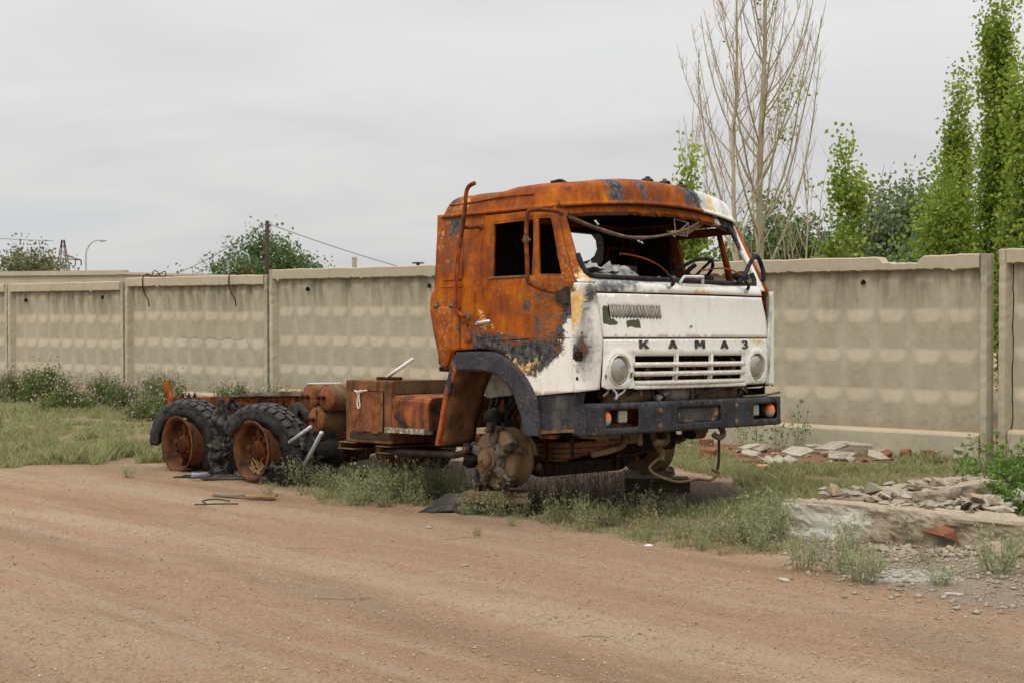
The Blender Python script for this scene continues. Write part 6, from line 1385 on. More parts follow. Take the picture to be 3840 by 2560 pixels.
rblock('brick',(2.58,14.62,.03),(.14,.09,.05),.3,m_plain('pale_orange_brick',(.52,.27,.13),.95,0,.3),'pale orange brick piece alone on the grass','brick',None,50,.012)
for i in range(70):
    t=rn.random(); p=fpos(.5+t*3.0)+Vector((-.3-.6*rn.random(),-.75-rn.random()*.5,0))*rn.uniform(.5,1.1)
    stone('rubble_bit',(p.x,p.y,.0),rn.uniform(.03,.08),rn.choice([SLATE,SLATE2,BRICK,SANDS]),'small rubble bit scattered along the fence foot','stone','rubble bits along the fence foot',1700+i,rn.random()<.6,.4)
mb=MB(); V=[];Fc=[]
for i in range(13):
    for j in range(4): V.append((i*.035-.2,j*.07-.1,.02*math.cos(i*1.9)+.02))
for i in range(12):
    for j in range(3): Fc.append((i*4+j,i*4+j+1,(i+1)*4+j+1,(i+1)*4+j))
o=mk('corrugated_sheet',V,Fc,SLATE2,None,True); solid(o,.01); o.location=(2.86,15.22,.03); o.rotation_euler=(.2,0,.2); tag(o,'pale corrugated roofing strip at the grass edge','roof sheet')
# pebbles everywhere: nobody could count them
def scatter_stones(name,n,fn,mat,label,smin,smax,seed):
    r=np.random.default_rng(seed); C=fn(r,n); n=len(C); s=smin+(smax-smin)*r.random(n)**3
    base=np.array([(1,0,0),(-1,0,0),(0,1,0),(0,-1,0),(0,0,.6),(0,0,-.4)]); tri=np.array([(0,2,4),(2,1,4),(1,3,4),(3,0,4),(2,0,5),(1,2,5),(3,1,5),(0,3,5)])
    a=r.random(n)*6.28; ca,sa=np.cos(a),np.sin(a); el=.6+.8*r.random((n,1,3)); B=base[None]*el*(1+.2*r.normal(size=(n,6,1)))
    X=B[:,:,0]*ca[:,None]-B[:,:,1]*sa[:,None]; Y=B[:,:,0]*sa[:,None]+B[:,:,1]*ca[:,None]; V=np.stack([X,Y,B[:,:,2]],-1)*s[:,None,None]+C[:,None,:]
    T=(np.arange(n)[:,None,None]*6+tri[None]).reshape(-1,3); v=np.repeat(r.random(n),6)
    o=mk_np(name,V.reshape(-1,3),T,mat,None,{'v':v}); return tag(o,label,'gravel',None,'stuff')
PEB=NT('pebble_mix'); PEB=PEB.fin(PEB.ramp(PEB.attr('v'),[(0,(.15,.10,.065)),(.07,(.31,.20,.12)),(.5,(.43,.30,.185)),(.93,(.50,.375,.25)),(1,(.62,.54,.44))]),.95,0,.1)
def f_road(r,n):
    y=5.6+r.random(n)**1.2*9.5; x=(r.random(n)*2-1)*y*.40; return np.c_[x,y,gz(x,y)+.003]
scatter_stones('pebbles',42000,f_road,PEB,'small pebbles and grit strewn over the dirt road',.0022,.0085,5)
def f_slate(r,n):
    p=np.c_[1.7+r.random(n*3)*4,7.2+r.random(n*3)*4.4]; p=p[sdf(p,GRV)+r.normal(0,.25,len(p))>.05]; return np.c_[p,gz(p[:,0],p[:,1])+.004][:n]
scatter_stones('slate_chips',6500,f_slate,SLATE,'fine grey slate chips covering the ground before the foundation',.005,.028,6)
# ---- litter round the wreck
RUB=m_plain('burnt_rubber_sheet',(.025,.023,.021),.8,0,.4,9,.6,(.085,.072,.058),.25)
def sheet_scrap(name,w_,h_,mat,loc,rz,label,cat,curl,seed,nx=14,ny=10,amp=.02):
    V=[];Fc=[]
    for i in range(nx):
        for j in range(ny):
            u=i/(nx-1)-.5;v=j/(ny-1)-.5; e_=1+.16*mnoise.noise(Vector((u*5,v*5,seed)))*(abs(u)+abs(v)); n_=mnoise.fractal(Vector((u*4,v*4,seed)),.8,2,3)
            V.append((u*w_*e_,v*h_*e_*(1+.5*mnoise.noise(Vector((u*7,seed,1)))),.004+curl*max(0,1-4*u*u)*(.5+.5*mnoise.noise(Vector((u*3+seed,2,v*2))))*max(.15,v+.5)+amp*abs(n_)*min(1,max(.15,3*(.5-max(abs(u),abs(v)))))))
    for i in range(nx-1):
        for j in range(ny-1): Fc.append((i*ny+j,i*ny+j+1,(i+1)*ny+j+1,(i+1)*ny+j))
    o=mk(name,V,Fc,mat,None,False); solid(o,.008); o.location=(loc[0],loc[1],loc[2]+float(gz(loc[0],loc[1]))); o.rotation_euler=(0,0,rz); return tag(o,label,cat)
sheet_scrap('rubber_scrap',.42,.34,RUB,(-.52,11.66,0),-.2,'curved piece of burnt rubber lying before the timber stack','rubber scrap',.22,3)
sheet_scrap('rag',.50,.14,RUB,(-2.78,13.88,0),.1,'charred grey rag between the rear wheels','rag',.05,8,18,8,.035)
sheet_scrap('rag',.36,.10,CHAR,(-3.15,13.98,0),.0,'small black scrap left of the plastic bottle','rag',.02,11,14,8,.03)
PET=m_plain('dirty_blue_plastic',(.19,.21,.26),.3,0,.3,20,.2,(.08,.085,.10),.5)
o=empty('plastic_bottle',(-3.02,13.76,.045),R_(12)); mb=MB(); mb.lathe([(0,-.09),(.030,-.087),(.034,-.07),(.026,-.02),(.033,.03),(.030,.055),(.014,.085),(.012,.10),(0,.10)],(0,0,0),'x',14); mb.build('body',PET,o,True); mb=MB(); mb.lathe([(.014,.095),(.015,.112),(0,.113)],(0,0,0),'x',10); mb.build('cap',SOOT_SHADE,o); tag(o,'crushed bluish plastic bottle beside the rear wheel','bottle')
rblock('plank',(-2.35,12.50,.015),(.58,.06,.022),R_(-4),WOODG,'thin grey plank lying on the dirt','plank',None,60,.01)
rblock('wood_piece',(-2.2,12.40,.014),(.26,.07,.02),R_(3),m_wood('fresh_orange_wood',(.42,.22,.08),(.25,.12,.05)),'flat orange piece of wood beside the grey plank','wood',None,61,.01)
mb=MB(); mb.tube(curve_pts([(-.12,.02,.02),(-.16,.10,.03),(-.06,.16,.035),(.06,.15,.02)],14),.007,6)
o=mb.build('tyre_bead',RUB,None,True); o.location=(-2.46,11.92,0); tag(o,'curved black strip of tyre bead lying on the road','tyre scrap')
mb=MB(); mb.tube(curve_pts([(-.2,0,.015),(0,.015,.02),(.16,.05,.015)],10),.006,6); o=mb.build('tyre_strip',RUB,None,True); o.location=(-2.46,11.88,0); tag(o,'straight black strip beside the curved tyre bead','tyre scrap')
def bar(name,a,b,r,mat,label,cat,n=8):
    A=Vector(a);B=Vector(b); o=empty(name,a); mb=MB(); mb.tube([Vector((0,0,0)),B-A],r,n); mb.build('tube',mat,o,True)
    d_=(B-A).normalized(); mb=MB(); mb.tube([B-A-d_*.004,B-A+d_*.003],r*1.12,n); mb.build('end_collar',mat,o,True); return tag(o,label,cat)
t0=tw(-2.12,-1.15,.125); bar('metal_tube',(-2.08,13.71,.0),t0,.019,ZINC,'galvanised tube leaning from the ground against the air tanks','tube')
t1=tw(-2.25,-1.17,.178); t2=tw(-2.58,-1.17,.022); bar('metal_tube',t2,t1,.016,ZINC,'short pale tube lodged between tyre and lower air tank','tube')
t1=tw(-1.284,-1.09,.632); t2=tw(-.917,-1.1,.798); o=bar('white_bar',t1,t2,.017,WHITEP,'white bar sticking up from the battery box top','bar',4)
mb=MB(); mb.box((0,0,.004),(.30,.05,.006)); o=mb.build('white_strip',WHITEP); o.location=tw(-2.30,-.98,.566); o.rotation_euler=(0,0,.3); tag(o,'thin white strip lying on the upper air tanks','strip')
for i,(x,y,s) in enumerate(((.95,9.85,.028),(-.62,10.65,.03),(1.65,8.6,.05),(2.55,8.18,.05),(-.3,9.1,.022),(1.1,11.5,.03))):
    l=('crumpled white paper at the edge of the weeds','white paper scrap on the road left of the weeds','flat white flake on the dirt near the right weeds','long pale chip beside the lime patch','small white flake in the open road','white scrap in the shade before the bumper')[i]
    sheet_scrap('litter',s*2,s,WHITEP if i==0 else SLATE2,(x,y,0),i*.9,l,'litter',.004,i+30,8,6,.012)
for i,(x,y,w_) in enumerate(((-1.35,9.85,.45),(-.95,8.0,.3),(.35,7.2,.3),(3.2,7.55,.5),(-.4,10.2,.35))):
    mb=MB(); mb.tube(curve_pts([(-w_/2,0,.008),(-w_/5,rn.uniform(-.05,.05),.004),(w_/6,rn.uniform(-.05,.05),.006),(w_/2,rn.uniform(-.07,.07),.006)],8),.003,5); o=mb.build('dry_stalk',WOODG if i%2 else SANDS); o.location=(x,y,float(gz(x,y))); tag(o,('long dry stalk lying across the open road','short pale straw in the left foreground','pale straw in the middle foreground','long straw in the right foreground','thin twig on the road before the weeds')[i],'stalk')
for i,(x,y) in enumerate(()):
    lump_m=sheet_scrap('charred_bark',.085+.02*(i%3),.022,RUB if i<5 else SLATE,(x,y,0),-.3+.2*i,('dark bark strip on the road right of centre','long black bark strip nearer the viewer','small black crumbs of bark near the gravel','black flake in the right foreground','thin dark chip below the weeds','grey crumbled lump in the right foreground','grey pebble lump in the left foreground')[i],'debris',.003,70+i,12,6,.016)
# ================================================================ vegetation
def leaves_np(C,size,r,up=.0,asp=.75):
    n=len(C); a=r.normal(size=(n,3)); a[:,2]+=up; a/=np.linalg.norm(a,axis=1)[:,None]; b=r.normal(size=(n,3)); b-=a*(a*b).sum(1)[:,None]; b/=np.linalg.norm(b,axis=1)[:,None]
    s=np.asarray(size).reshape(-1,1)*np.ones((n,1))
    V=np.stack([C-a*s*.5,C+b*s*.5*asp-a*s*.05,C+a*s*.55,C-b*s*.5*asp-a*s*.05],1).reshape(-1,3); T=np.arange(n*4).reshape(n,4); return V,T
def tubes_np(lines,n=4):
    """lines: list of (pts kx3, radii k) -> V,T"""
    Vs=[];Ts=[];b=0; an=2*np.pi*np.arange(n)/n
    for P_,rad in lines:
        P_=np.asarray(P_,float);k=len(P_); t=np.gradient(P_,axis=0); t/=np.linalg.norm(t,axis=1)[:,None]+1e-9
        ref=np.array([.31,.95,.1]); u=ref-t*(t@ref)[:,None]; u/=np.linalg.norm(u,axis=1)[:,None]+1e-9; v=np.cross(t,u)
        ring=P_[:,None]+(u[:,None]*np.cos(an)[None,:,None]+v[:,None]*np.sin(an)[None,:,None])*np.asarray(rad)[:,None,None]
        Vs.append(ring.reshape(-1,3)); i=np.arange((k-1)*n).reshape(k-1,n); j=np.roll(i,-1,1); Ts.append(np.stack([i,j,j+n,i+n],-1).reshape(-1,4)+b); b+=k*n
    return np.concatenate(Vs),np.concatenate(Ts)
L_POP=m_leaf('poplar_leaf',(.10,.165,.02),(.25,.345,.045),(.46,.53,.115),.5); L_DK=m_leaf('dark_tree_leaf',(.045,.085,.028),(.10,.16,.052),(.18,.25,.085),.3); L_FAR=m_leaf('far_tree_leaf',(.085,.12,.05),(.15,.20,.085),(.24,.29,.14),.3); L_OLV=m_leaf('olive_leaf',(.10,.115,.05),(.17,.18,.085),(.24,.24,.13),.25)
L_WEED=m_leaf('weed_leaf',(.235,.26,.125),(.315,.345,.175),(.39,.415,.225),.4); L_GR=m_leaf('grass_blade',(.20,.21,.085),(.32,.33,.145),(.46,.43,.22),.4); L_SHR=m_leaf('shrub_leaf',(.055,.095,.022),(.13,.185,.045),(.26,.29,.09),.3); FLW=m_leaf('shrub_flower',(.42,.25,.33),(.52,.36,.40),(.60,.47,.36),.3); L_DRY=m_leaf('dry_weed',(.10,.07,.04),(.17,.12,.07),(.25,.185,.11),.2); L_YEL=m_leaf('yellowing_weed',(.22,.19,.08),(.34,.30,.14),(.46,.40,.20),.3); L_LUSH=m_leaf('lush_leaf',(.06,.125,.02),(.125,.22,.04),(.22,.33,.08),.3)
BARKP=m_bark('poplar_bark',(.46,.42,.28),(.33,.29,.19)); BARKD=m_bark('dry_twig_bark',(.46,.36,.25),(.33,.245,.16)); BARKK=m_bark('dark_bark',(.10,.08,.055),(.16,.13,.09)); BARKS=m_bark('weed_stem',(.22,.17,.09),(.15,.15,.07))
def grow(r,base,d,L_,r0,seg=6,lift=.25,wob=.06):
    """a branch that bends upward"""
    P_=[np.array(base,float)]; d=np.array(d,float); d/=np.linalg.norm(d); st=L_/seg
    for i in range(seg):
        d=d+np.array([0,0,lift])*(1/seg)*2+r.normal(0,wob,3)*np.array([1,1,.3]); d/=np.linalg.norm(d); P_.append(P_[-1]+d*st)
    P_=np.array(P_); return P_,np.linspace(r0,r0*.28,seg+1)
def bare_poplar(name,loc,H,r0,label,seed,nb=34,spread=.75,leafn=260,z0=1.6,low=0):
    r=np.random.default_rng(seed); root=empty(name,loc); lines=[];tw_=[];leafp=[]
    n=16; tr=np.c_[np.cumsum(r.normal(0,.022,n)),np.cumsum(r.normal(0,.022,n)),np.linspace(-.1,H,n)]; rad=np.linspace(r0,r0*.12,n)
    for i in range(nb):
        t=(z0+(H*.86-z0)*(i/nb)**.9+r.uniform(-.1,.1)); p=np.array([np.interp(t,tr[:,2],tr[:,k]) for k in range(3)]); a=r.uniform(0,2*np.pi); el=r.uniform(.75,1.25)
        L_=(H-t)*r.uniform(.42,.68)*.8+.35; d=np.array([math.cos(a)*math.cos(el)*spread*1.9,math.sin(a)*math.cos(el)*spread*1.9,math.sin(el)])
        P_,q=grow(r,p,d,L_,max(.008,np.interp(t,tr[:,2],rad)*.36),8,.85,.06); lines.append((P_,q))
        for j in range(int(3+L_*4.2)):
            u=r.uniform(.15,.95); k=u*8; i0=int(k); b=P_[i0]+(P_[min(i0+1,8)]-P_[i0])*(k-i0); a2=r.uniform(0,2*np.pi); e2=r.uniform(.6,1.2)
            L2=L_*r.uniform(.12,.42)*(1.15-u); P2,q2=grow(r,b,(math.cos(a2)*math.cos(e2),math.sin(a2)*math.cos(e2),math.sin(e2)),L2,.0042,5,.45,.08); tw_.append((P2,q2))
            for m in range(r.integers(1,4)):
                b2=P2[r.integers(1,5)]; a3=r.uniform(0,2*np.pi); P3,q3=grow(r,b2,(math.cos(a3)*.5,math.sin(a3)*.5,.8),L2*r.uniform(.2,.5)+.04,.0026,3,.3,.10); tw_.append((P3,q3)); leafp.append(P3[-1])
    for i in range(low):
        a=r.uniform(0,2*np.pi); rr_=r.uniform(.05,.7); P_,q=grow(r,(rr_*math.cos(a),rr_*math.sin(a),0),(math.cos(a)*.35,math.sin(a)*.35,1),r.uniform(2.2,4.2),.012,7,.2,.06); lines.append((P_,q))
        for j in range(9):
            b=P_[r.integers(2,8)]; a2=r.uniform(0,6.28); P2,q2=grow(r,b,(math.cos(a2)*.6,math.sin(a2)*.6,.7),r.uniform(.2,.8),.006,4,.3,.07); tw_.append((P2,q2))
    V,T=tubes_np([(tr,rad)],9); mk_np('trunk',V,T,BARKP,root,smooth=True)
    V,T=tubes_np(lines,5); mk_np('branches',V,T,BARKP,root,smooth=True)
    V,T=tubes_np(tw_,3); o=mk_np('twigs',V,T,BARKD,root); o['kind']='stuff'
    if leafn:
        lp=np.array(leafp); lp=lp[np.hypot(lp[:,0],lp[:,1])<.55]; c=lp[r.integers(0,len(lp),9)]; pts=c[r.integers(0,9,leafn)]+r.normal(0,.13,(leafn,3)); V,T=leaves_np(pts,r.uniform(.05,.08,leafn),r); mk_np('leaves',V,T,L_POP,root,{'v':np.repeat(r.random(leafn),4)})
    return tag(root,label,'tree')
def leafy_tree(name,loc,H,wf,nl,label,seed,leaf=L_POP,ls=(.06,.09),z0=.3,bark=BARKP,r0=.04,nb=26,clump=.16,group=None,cone=True,round_=False,el=.9):
    """wf(t)->crown radius at relative height t"""
    r=np.random.default_rng(seed); root=empty(name,loc); lines=[]; cl=[]
    n=12; tr=np.c_[np.cumsum(r.normal(0,.018,n))*H/5,np.cumsum(r.normal(0,.018,n))*H/5,np.linspace(-.1,H*.97,n)]; V,T=tubes_np([(tr,np.linspace(r0,r0*.12,n))],7); mk_np('trunk',V,T,bark,root,smooth=True)
    for i in range(nb):
        t=r.uniform(.03,.95); z=z0+(H-z0)*t; p=np.array([np.interp(z*.82,tr[:,2],tr[:,k]) for k in range(3)]); R0=wf(t); a=r.uniform(0,6.28)
        L_=R0*r.uniform(.75,1.15)+.08; e2=.35 if round_ else el; P_,q=grow(r,p,(math.cos(a),math.sin(a),e2),L_*(1.2 if not round_ else 1),max(.006,r0*.3*(1-t*.6)),5,.35 if not round_ else .05,.09); lines.append((P_,q))
        for k in range(2,6):
            cl.append(P_[k])
            if r.random()<.7: cl.append(P_[k]+r.normal(0,clump*.9,3))
    m=int(nb*1.5)
    for i in range(m):
        t=r.random(); z=z0+(H-z0)*t; a=r.uniform(0,6.28); R0=wf(t)*math.sqrt(r.random()); cl.append(np.array([R0*math.cos(a)+np.interp(z,tr[:,2],tr[:,0]),R0*math.sin(a)+np.interp(z,tr[:,2],tr[:,1]),z]))
    V,T=tubes_np(lines,4); mk_np('branches',V,T,bark,root,smooth=True)
    cl=np.array(cl); w_=r.random(len(cl))**1.5+.1; w_/=w_.sum(); ci=r.choice(len(cl),nl,p=w_); pts=cl[ci]+np.clip(r.normal(0,clump,(nl,3)),-1.7*clump,1.7*clump)*np.array([1,1,1.25]); k=pts[:,2]>.15
    pts=pts[k]; ci=ci[k]; cv=r.random(len(cl))
    V,T=leaves_np(pts,r.uniform(ls[0],ls[1],len(pts)),r,.3); mk_np('crown',V,T,leaf,root,{'v':np.repeat(np.clip(.55*cv[ci]+.45*r.random(len(pts)),0,1),4)})
    return tag(root,label,'tree',group)
def px(xs_,Y): return (xs_-1920)/5333.3*Y
bare_poplar('bare_poplar',(px(2769,23),23,0),8.6,.052,'slim bare poplar just right of the cab roof',3,30,.80,40,2.0,0)
bare_poplar('bare_poplar',(px(2885,23.6),23.6,0),9.2,.085,'thicker bare poplar with a few green sprigs',8,36,.85,420,1.8,10)
bare_poplar('bare_sapling',(px(2590,25),25,0),5.4,.03,'small bare sapling behind the cab roof',15,16,.45,0,1.4,5)
bare_poplar('dry_sapling',(px(3030,22.5),22.5,0),4.4,.03,'low reddish dry sapling between bare poplar and green sapling',21,14,.7,60,.6,16)
leafy_tree('poplar_sapling',(px(2585,21),21,0),4.15,lambda t:.40*(1-t)**.65+.04,6500,'green poplar sapling seen behind and through the cab',5,z0=.8,nb=34,clump=.10)
leafy_tree('poplar_sapling',(px(3185,21),21,0),4.4,lambda t:.46*(1-t)**.75+.04,3600,'green poplar sapling in the gap right of the bare trees',9,z0=.9,nb=34,clump=.10,r0=.035)
leafy_tree('columnar_poplar',(px(3580,24),24,0),5.75,lambda t:.21*(1-t**8)*(.85+.15*(1-t)),12500,'narrow columnar poplar standing apart on the right',12,z0=.9,nb=80,clump=.105,ls=(.045,.085),el=2.2)
leafy_tree('columnar_poplar',(px(3760,22.5),22.5,0),7.6,lambda t:.24*(1-t**5)+.04,16000,'tallest poplar rising beyond the frame at right',14,z0=1.0,nb=90,clump=.12,ls=(.05,.09),el=2.0)
leafy_tree('bushy_poplar',(px(3905,20.2),20.2,0),5.6,lambda t:.52*(1-t)**.5+.05,20000,'bright bushy poplar at the right picture edge',17,z0=.6,nb=100,clump=.15,ls=(.05,.095),r0=.05)
leafy_tree('bushy_poplar',(px(4110,21),21,0),7.4,lambda t:.6*(1-t)**.5+.05,9000,'leafy poplar cut by the right picture edge',18,z0=.6,nb=60,clump=.17,ls=(.06,.09),r0=.05)
leafy_tree('poplar_bush',(px(3550,22.2),22.2,0),3.9,lambda t:.72*(1-t)**.5+.05,9000,'rounded young poplar bush left of the columnar one',19,z0=.3,nb=50,clump=.17,ls=(.055,.085))
rd=lambda R0:(lambda t:R0*math.sqrt(max(0,1-(2*t-1)**2))+.1)
for i,(xs_,Y,H,R0,l,lm,nl) in enumerate(((3400,38,5.3,1.5,'rounded grey-green tree far behind the right fence',L_FAR,5200),(3250,40,3.9,1.6,'low dark tree beyond the green sapling',L_DK,3600),(2930,36,4.3,.9,'dark tree between the bare poplar trunks',L_DK,3000),(3080,37,3.8,1.0,'dark bush behind the dry sapling',L_DK,3000),(2800,37,3.6,.7,'small dark bush behind the slim bare poplar',L_DK,1800),(3520,34,3.4,1.4,'dark bush behind the rounded poplar bush',L_DK,3200),(2700,36,3.0,.9,'low bush seen through the far cab window',L_DK,1600))):
    leafy_tree('far_tree',(px(xs_,Y),Y,0),H,rd(R0),int(nl*3.6),l,60+i,lm,(.08,.15),.4,BARKK,.07,60,.24,None,False,True)
for i,(xs_,Y,H,R0,l,lm,nl) in enumerate(((865,90,5.6,1.7,'left half of the tree clump by the wooden pole',L_DK,2600),(980,92,7.2,1.9,'tall dark tree right behind the wooden pole',L_DK,3800),(1085,92,5.6,1.8,'pointed tree right of the wooden pole',L_DK,2600),(1160,93,4.6,1.5,'low end of the tree clump right of the pole',L_DK,1800),(1215,95,4.6,.8,'small round tree at the right end of the clump',L_DK,900),(700,96,4.2,1.5,'thin pale tree low above the hooked fence panel',L_FAR,600),(105,62,4.6,1.3,'olive green tree left of the pylon',L_OLV,3200),(190,62,4.3,1.0,'olive green tree hiding the pylon foot',L_OLV,2600))):
    leafy_tree('far_tree',(px(xs_,Y),Y,0),H,rd(R0),int(nl*2.3),l,80+i,lm,(.15,.27) if Y>80 else (.10,.18),.6,BARKK,.09,30,.40 if Y>80 else .25,None,False,True)
# ---- weeds: a few growth forms, copied
def weed_mesh(seed,h,spread,ns,leaf,nl=16,lsz=.022,stemr=.0022):
    r=np.random.default_rng(seed); lines=[];LP=[];LV=[]
    for i in range(ns):
        a=r.uniform(0,6.28); rr_=spread*.35*math.sqrt(r.random()); P_,q=grow(r,(rr_*math.cos(a),rr_*math.sin(a),-.01),(math.cos(a)*spread*.9*r.random()/h*1.2,math.sin(a)*spread*.9*r.random()/h*1.2,1),h*r.uniform(.45,1.05),stemr,6,.12,.09); lines.append((P_,q)); v0=r.random()
        for j in range(nl):
            u=r.uniform(.12,1.0)*6; i0=min(int(u),5); b=P_[i0]+(P_[i0+1]-P_[i0])*(u-i0); k=(1-u/6)*.045*h/.3+.008; LP.append(b+r.normal(0,k,3)*np.array([1,1,.6])); LV.append(.5*v0+.5*r.random())
    V1,T1=tubes_np(lines,3); LP=np.array(LP); V2,T2=leaves_np(LP,r.uniform(.6,1.3,len(LP))*lsz,r,.9,.45)
    V=np.concatenate([V1,V2]); T=np.concatenate([T1,T2+len(V1)]); at_=np.concatenate([np.full(len(V1),.15),np.repeat(LV,4)]); o=mk_np('weed_source',V,T,leaf,None,{'v':at_}); me=o.data; bpy.data.objects.remove(o); return me
WM_=[weed_mesh(200+i,.32,.20,(26,34,22,30)[i],L_WEED,24) for i in range(4)]; WL=[weed_mesh(230+i,.45,.30,28,L_LUSH,22,.040,.003) for i in range(2)]; WY=[weed_mesh(260+i,.26,.26,22,L_YEL,18,.018) for i in range(2)]; WD=[weed_mesh(240+i,.36,.30,34,L_DRY,14,.016) for i in range(2)]; WT=[weed_mesh(250+i,.7,.16,7,L_LUSH,16,.05,.003) for i in range(2)]
WR=random.Random(5)
def weed(x,y,s,label,group,src=None,name='weed_clump',sz=None):
    o=bpy.data.objects.new(name,WR.choice(src or WM_)); COL.objects.link(o); o.location=(x,y,float(gz(x,y))); o.rotation_euler=(WR.uniform(-.08,.08),WR.uniform(-.08,.08),WR.uniform(0,6.28)); k=WR.uniform(.9,1.1); o.scale=(s*k,s*k,s*(sz or 1)); return tag(o,label,'weed',group)
for x,y,s in ((-2.06,13.58,.85),(-1.95,13.5,.95),(-1.78,13.42,.8),(-1.62,13.25,.75),(-1.48,13.05,.8),(-1.36,12.75,.9),(-1.26,12.48,1.0),(-1.14,12.34,1.05),(-1.02,12.40,1.15),(-.92,12.32,1.1),(-.82,12.50,1.1),(-.72,12.62,1.1),(-.62,12.62,1.0),(-.52,12.70,.9),(-.90,12.75,1.1),(-1.1,12.75,1.05),(-.44,12.5,.8),(-1.30,12.15,.6),(-1.05,12.02,.55),(-.8,12.1,.6)):
    weed(x-.03,y-.13,s*1.12,'grey-green feathery weed in the thicket below the truck boxes','weeds below the truck boxes')
for x,y,s,l in ((-.12,11.30,.95,'feathery weed clump standing before the near timber stack'),(.08,11.36,.75,'smaller weed right of the timber stack front'),(-.36,11.42,.70,'weed squeezed between rubber scrap and timber stack'),(1.02,11.28,.95,'upright weed clump alone in the shade before the bumper'),(1.30,11.45,.7,'thin weed right of the shaded clump'),(2.80,10.14,1.0,'slender weed growing against the front foundation wall'),(3.04,8.82,1.15,'bushy weed at the right edge of the gravel'),(2.56,8.45,.55,'small weed sprouting beside the lime patch'),(2.12,8.56,.95,'round weed left of the lime patch'),(1.84,9.0,1.15,'large weed before the foundation corner'),(2.03,8.86,.95,'sparse dry-tipped weed right of the large one'),(.0,10.72,.35,'tiny grey-green tuft alone on the road'),(-.25,10.3,.30,'sparse sprig on the open road'),(-3.75,13.9,.5,'small tuft before the rear wheel'),(-2.2,12.75,.45,'sparse weed beside the planks'),(2.32,9.75,.9,'tall weed before the limewashed wall corner')):
    weed(x,y,s,l,None)
for x,y,s in ((.30,11.05,.8),(.46,10.98,.95),(.58,10.85,.85),(.74,10.85,.6),(1.0,10.5,.45),(1.22,10.3,.7),(1.42,10.15,.85),(1.55,10.02,1.0),(1.72,10.05,1.15),(1.84,10.18,1.3),(1.92,10.4,1.4),(1.70,9.75,.8),(1.3,9.75,.5),(.95,10.15,.4),(1.96,10.75,1.1)):
    weed(x,y,s,'grey-green weed in the belt between bumper and foundation','weeds between bumper and foundation')
for i,(x,y,s) in enumerate(((.55,10.6,.8),(.95,10.35,.9),(1.25,9.9,.85),(.3,10.95,.6),(1.45,9.6,.7),(.75,10.95,.8),(1.05,10.8,.8),(2.2,9.1,.8),(2.7,9.3,.6))):
    weed(x,y,s,'yellowing low weed along the dirt edge before bumper and gravel','yellowing weeds along the dirt edge',WY)
for x,y,s in ((3.95,11.45,1.25),(4.12,11.6,1.4),(4.28,11.75,1.3),(4.05,11.85,1.5),(4.4,12.0,1.2),(3.85,11.15,.8),(4.2,11.3,1.0),(4.5,11.6,1.2),(4.0,11.0,.7)):
    weed(x,y,s,'lush green weed behind the right foundation strip','lush weeds at the foundation',WL)
for x,y,s in ((2.9,16.75,.9),(3.15,16.7,1.0),(3.35,16.6,.8),(2.75,16.95,.7)):
    weed(x,y,s,'tall lanky weed growing at the fence foot right of the bumper','lanky weeds at the fence foot',WT)
for x,y,s in ((-1.9,14.6,1.1),(-1.5,14.2,1.2),(-1.2,13.9,1.2),(-.95,13.7,1.3),(-.6,13.5,1.1),(-.35,13.3,1.0),(.2,12.3,.9),(.45,12.5,1.0),(.65,12.7,1.1),(.85,12.9,1.1),(1.05,13.1,1.2),(.3,11.95,.7),(1.2,13.35,1.1),(.1,12.0,.8),(-.2,12.9,.8)):
    weed(x,y,s,'dry brown weed in the shade under the truck','dry weeds under the truck',WD,'dry_weed')
# ---- flowering shrubs along the left fence
def shrub_mesh(seed,dark):
    r=np.random.default_rng(seed); n=5200; 
    c=r.normal(size=(60,3)); c/=np.linalg.norm(c,axis=1)[:,None]; c[:,2]=np.abs(c[:,2]); c*=(.72+.22*r.random((60,1)))
    ci=r.integers(0,60,n); p=c[ci]*(.55+.45*r.random((n,1)))+r.normal(0,.10,(n,3)); p[:,2]=np.abs(p[:,2]); V,T=leaves_np(p,r.uniform(.04,.085,n),r,.5,.5); v=np.repeat(np.clip(.5*r.random(60)[ci]+.5*r.random(n)-(.15 if dark else 0),0,1),4)
    nf=300 if not dark else 170; q=c[r.integers(0,60,nf)]; q=q*(1.0+.12*r.random((nf,1)))+r.normal(0,.12,(nf,3)); q[:,2]=np.abs(q[:,2])+.02; Vf,Tf=leaves_np(q,r.uniform(.045,.075,nf),r,.8,.9); vf=np.repeat(r.random(nf),4)
    lines=[grow(r,(0,0,0),p_/max(.3,np.linalg.norm(p_)),np.linalg.norm(p_),.02,5,.05,.08) for p_ in c[:40]]; Vs,Ts=tubes_np(lines,3); return (V,T,v),(Vf,Tf,vf),(Vs,Ts)
SHS=[]
for i in range(3):
    a,b,c=shrub_mesh(400+i,i==0); root=empty('flowering_shrub'); mk_np('foliage',a[0],a[1],L_SHR,root,{'v':a[2]}); mk_np('flowers',b[0],b[1],FLW,root,{'v':b[2]})['kind']='stuff'; mk_np('stems',c[0],c[1],BARKK,root); SHS.append(root)
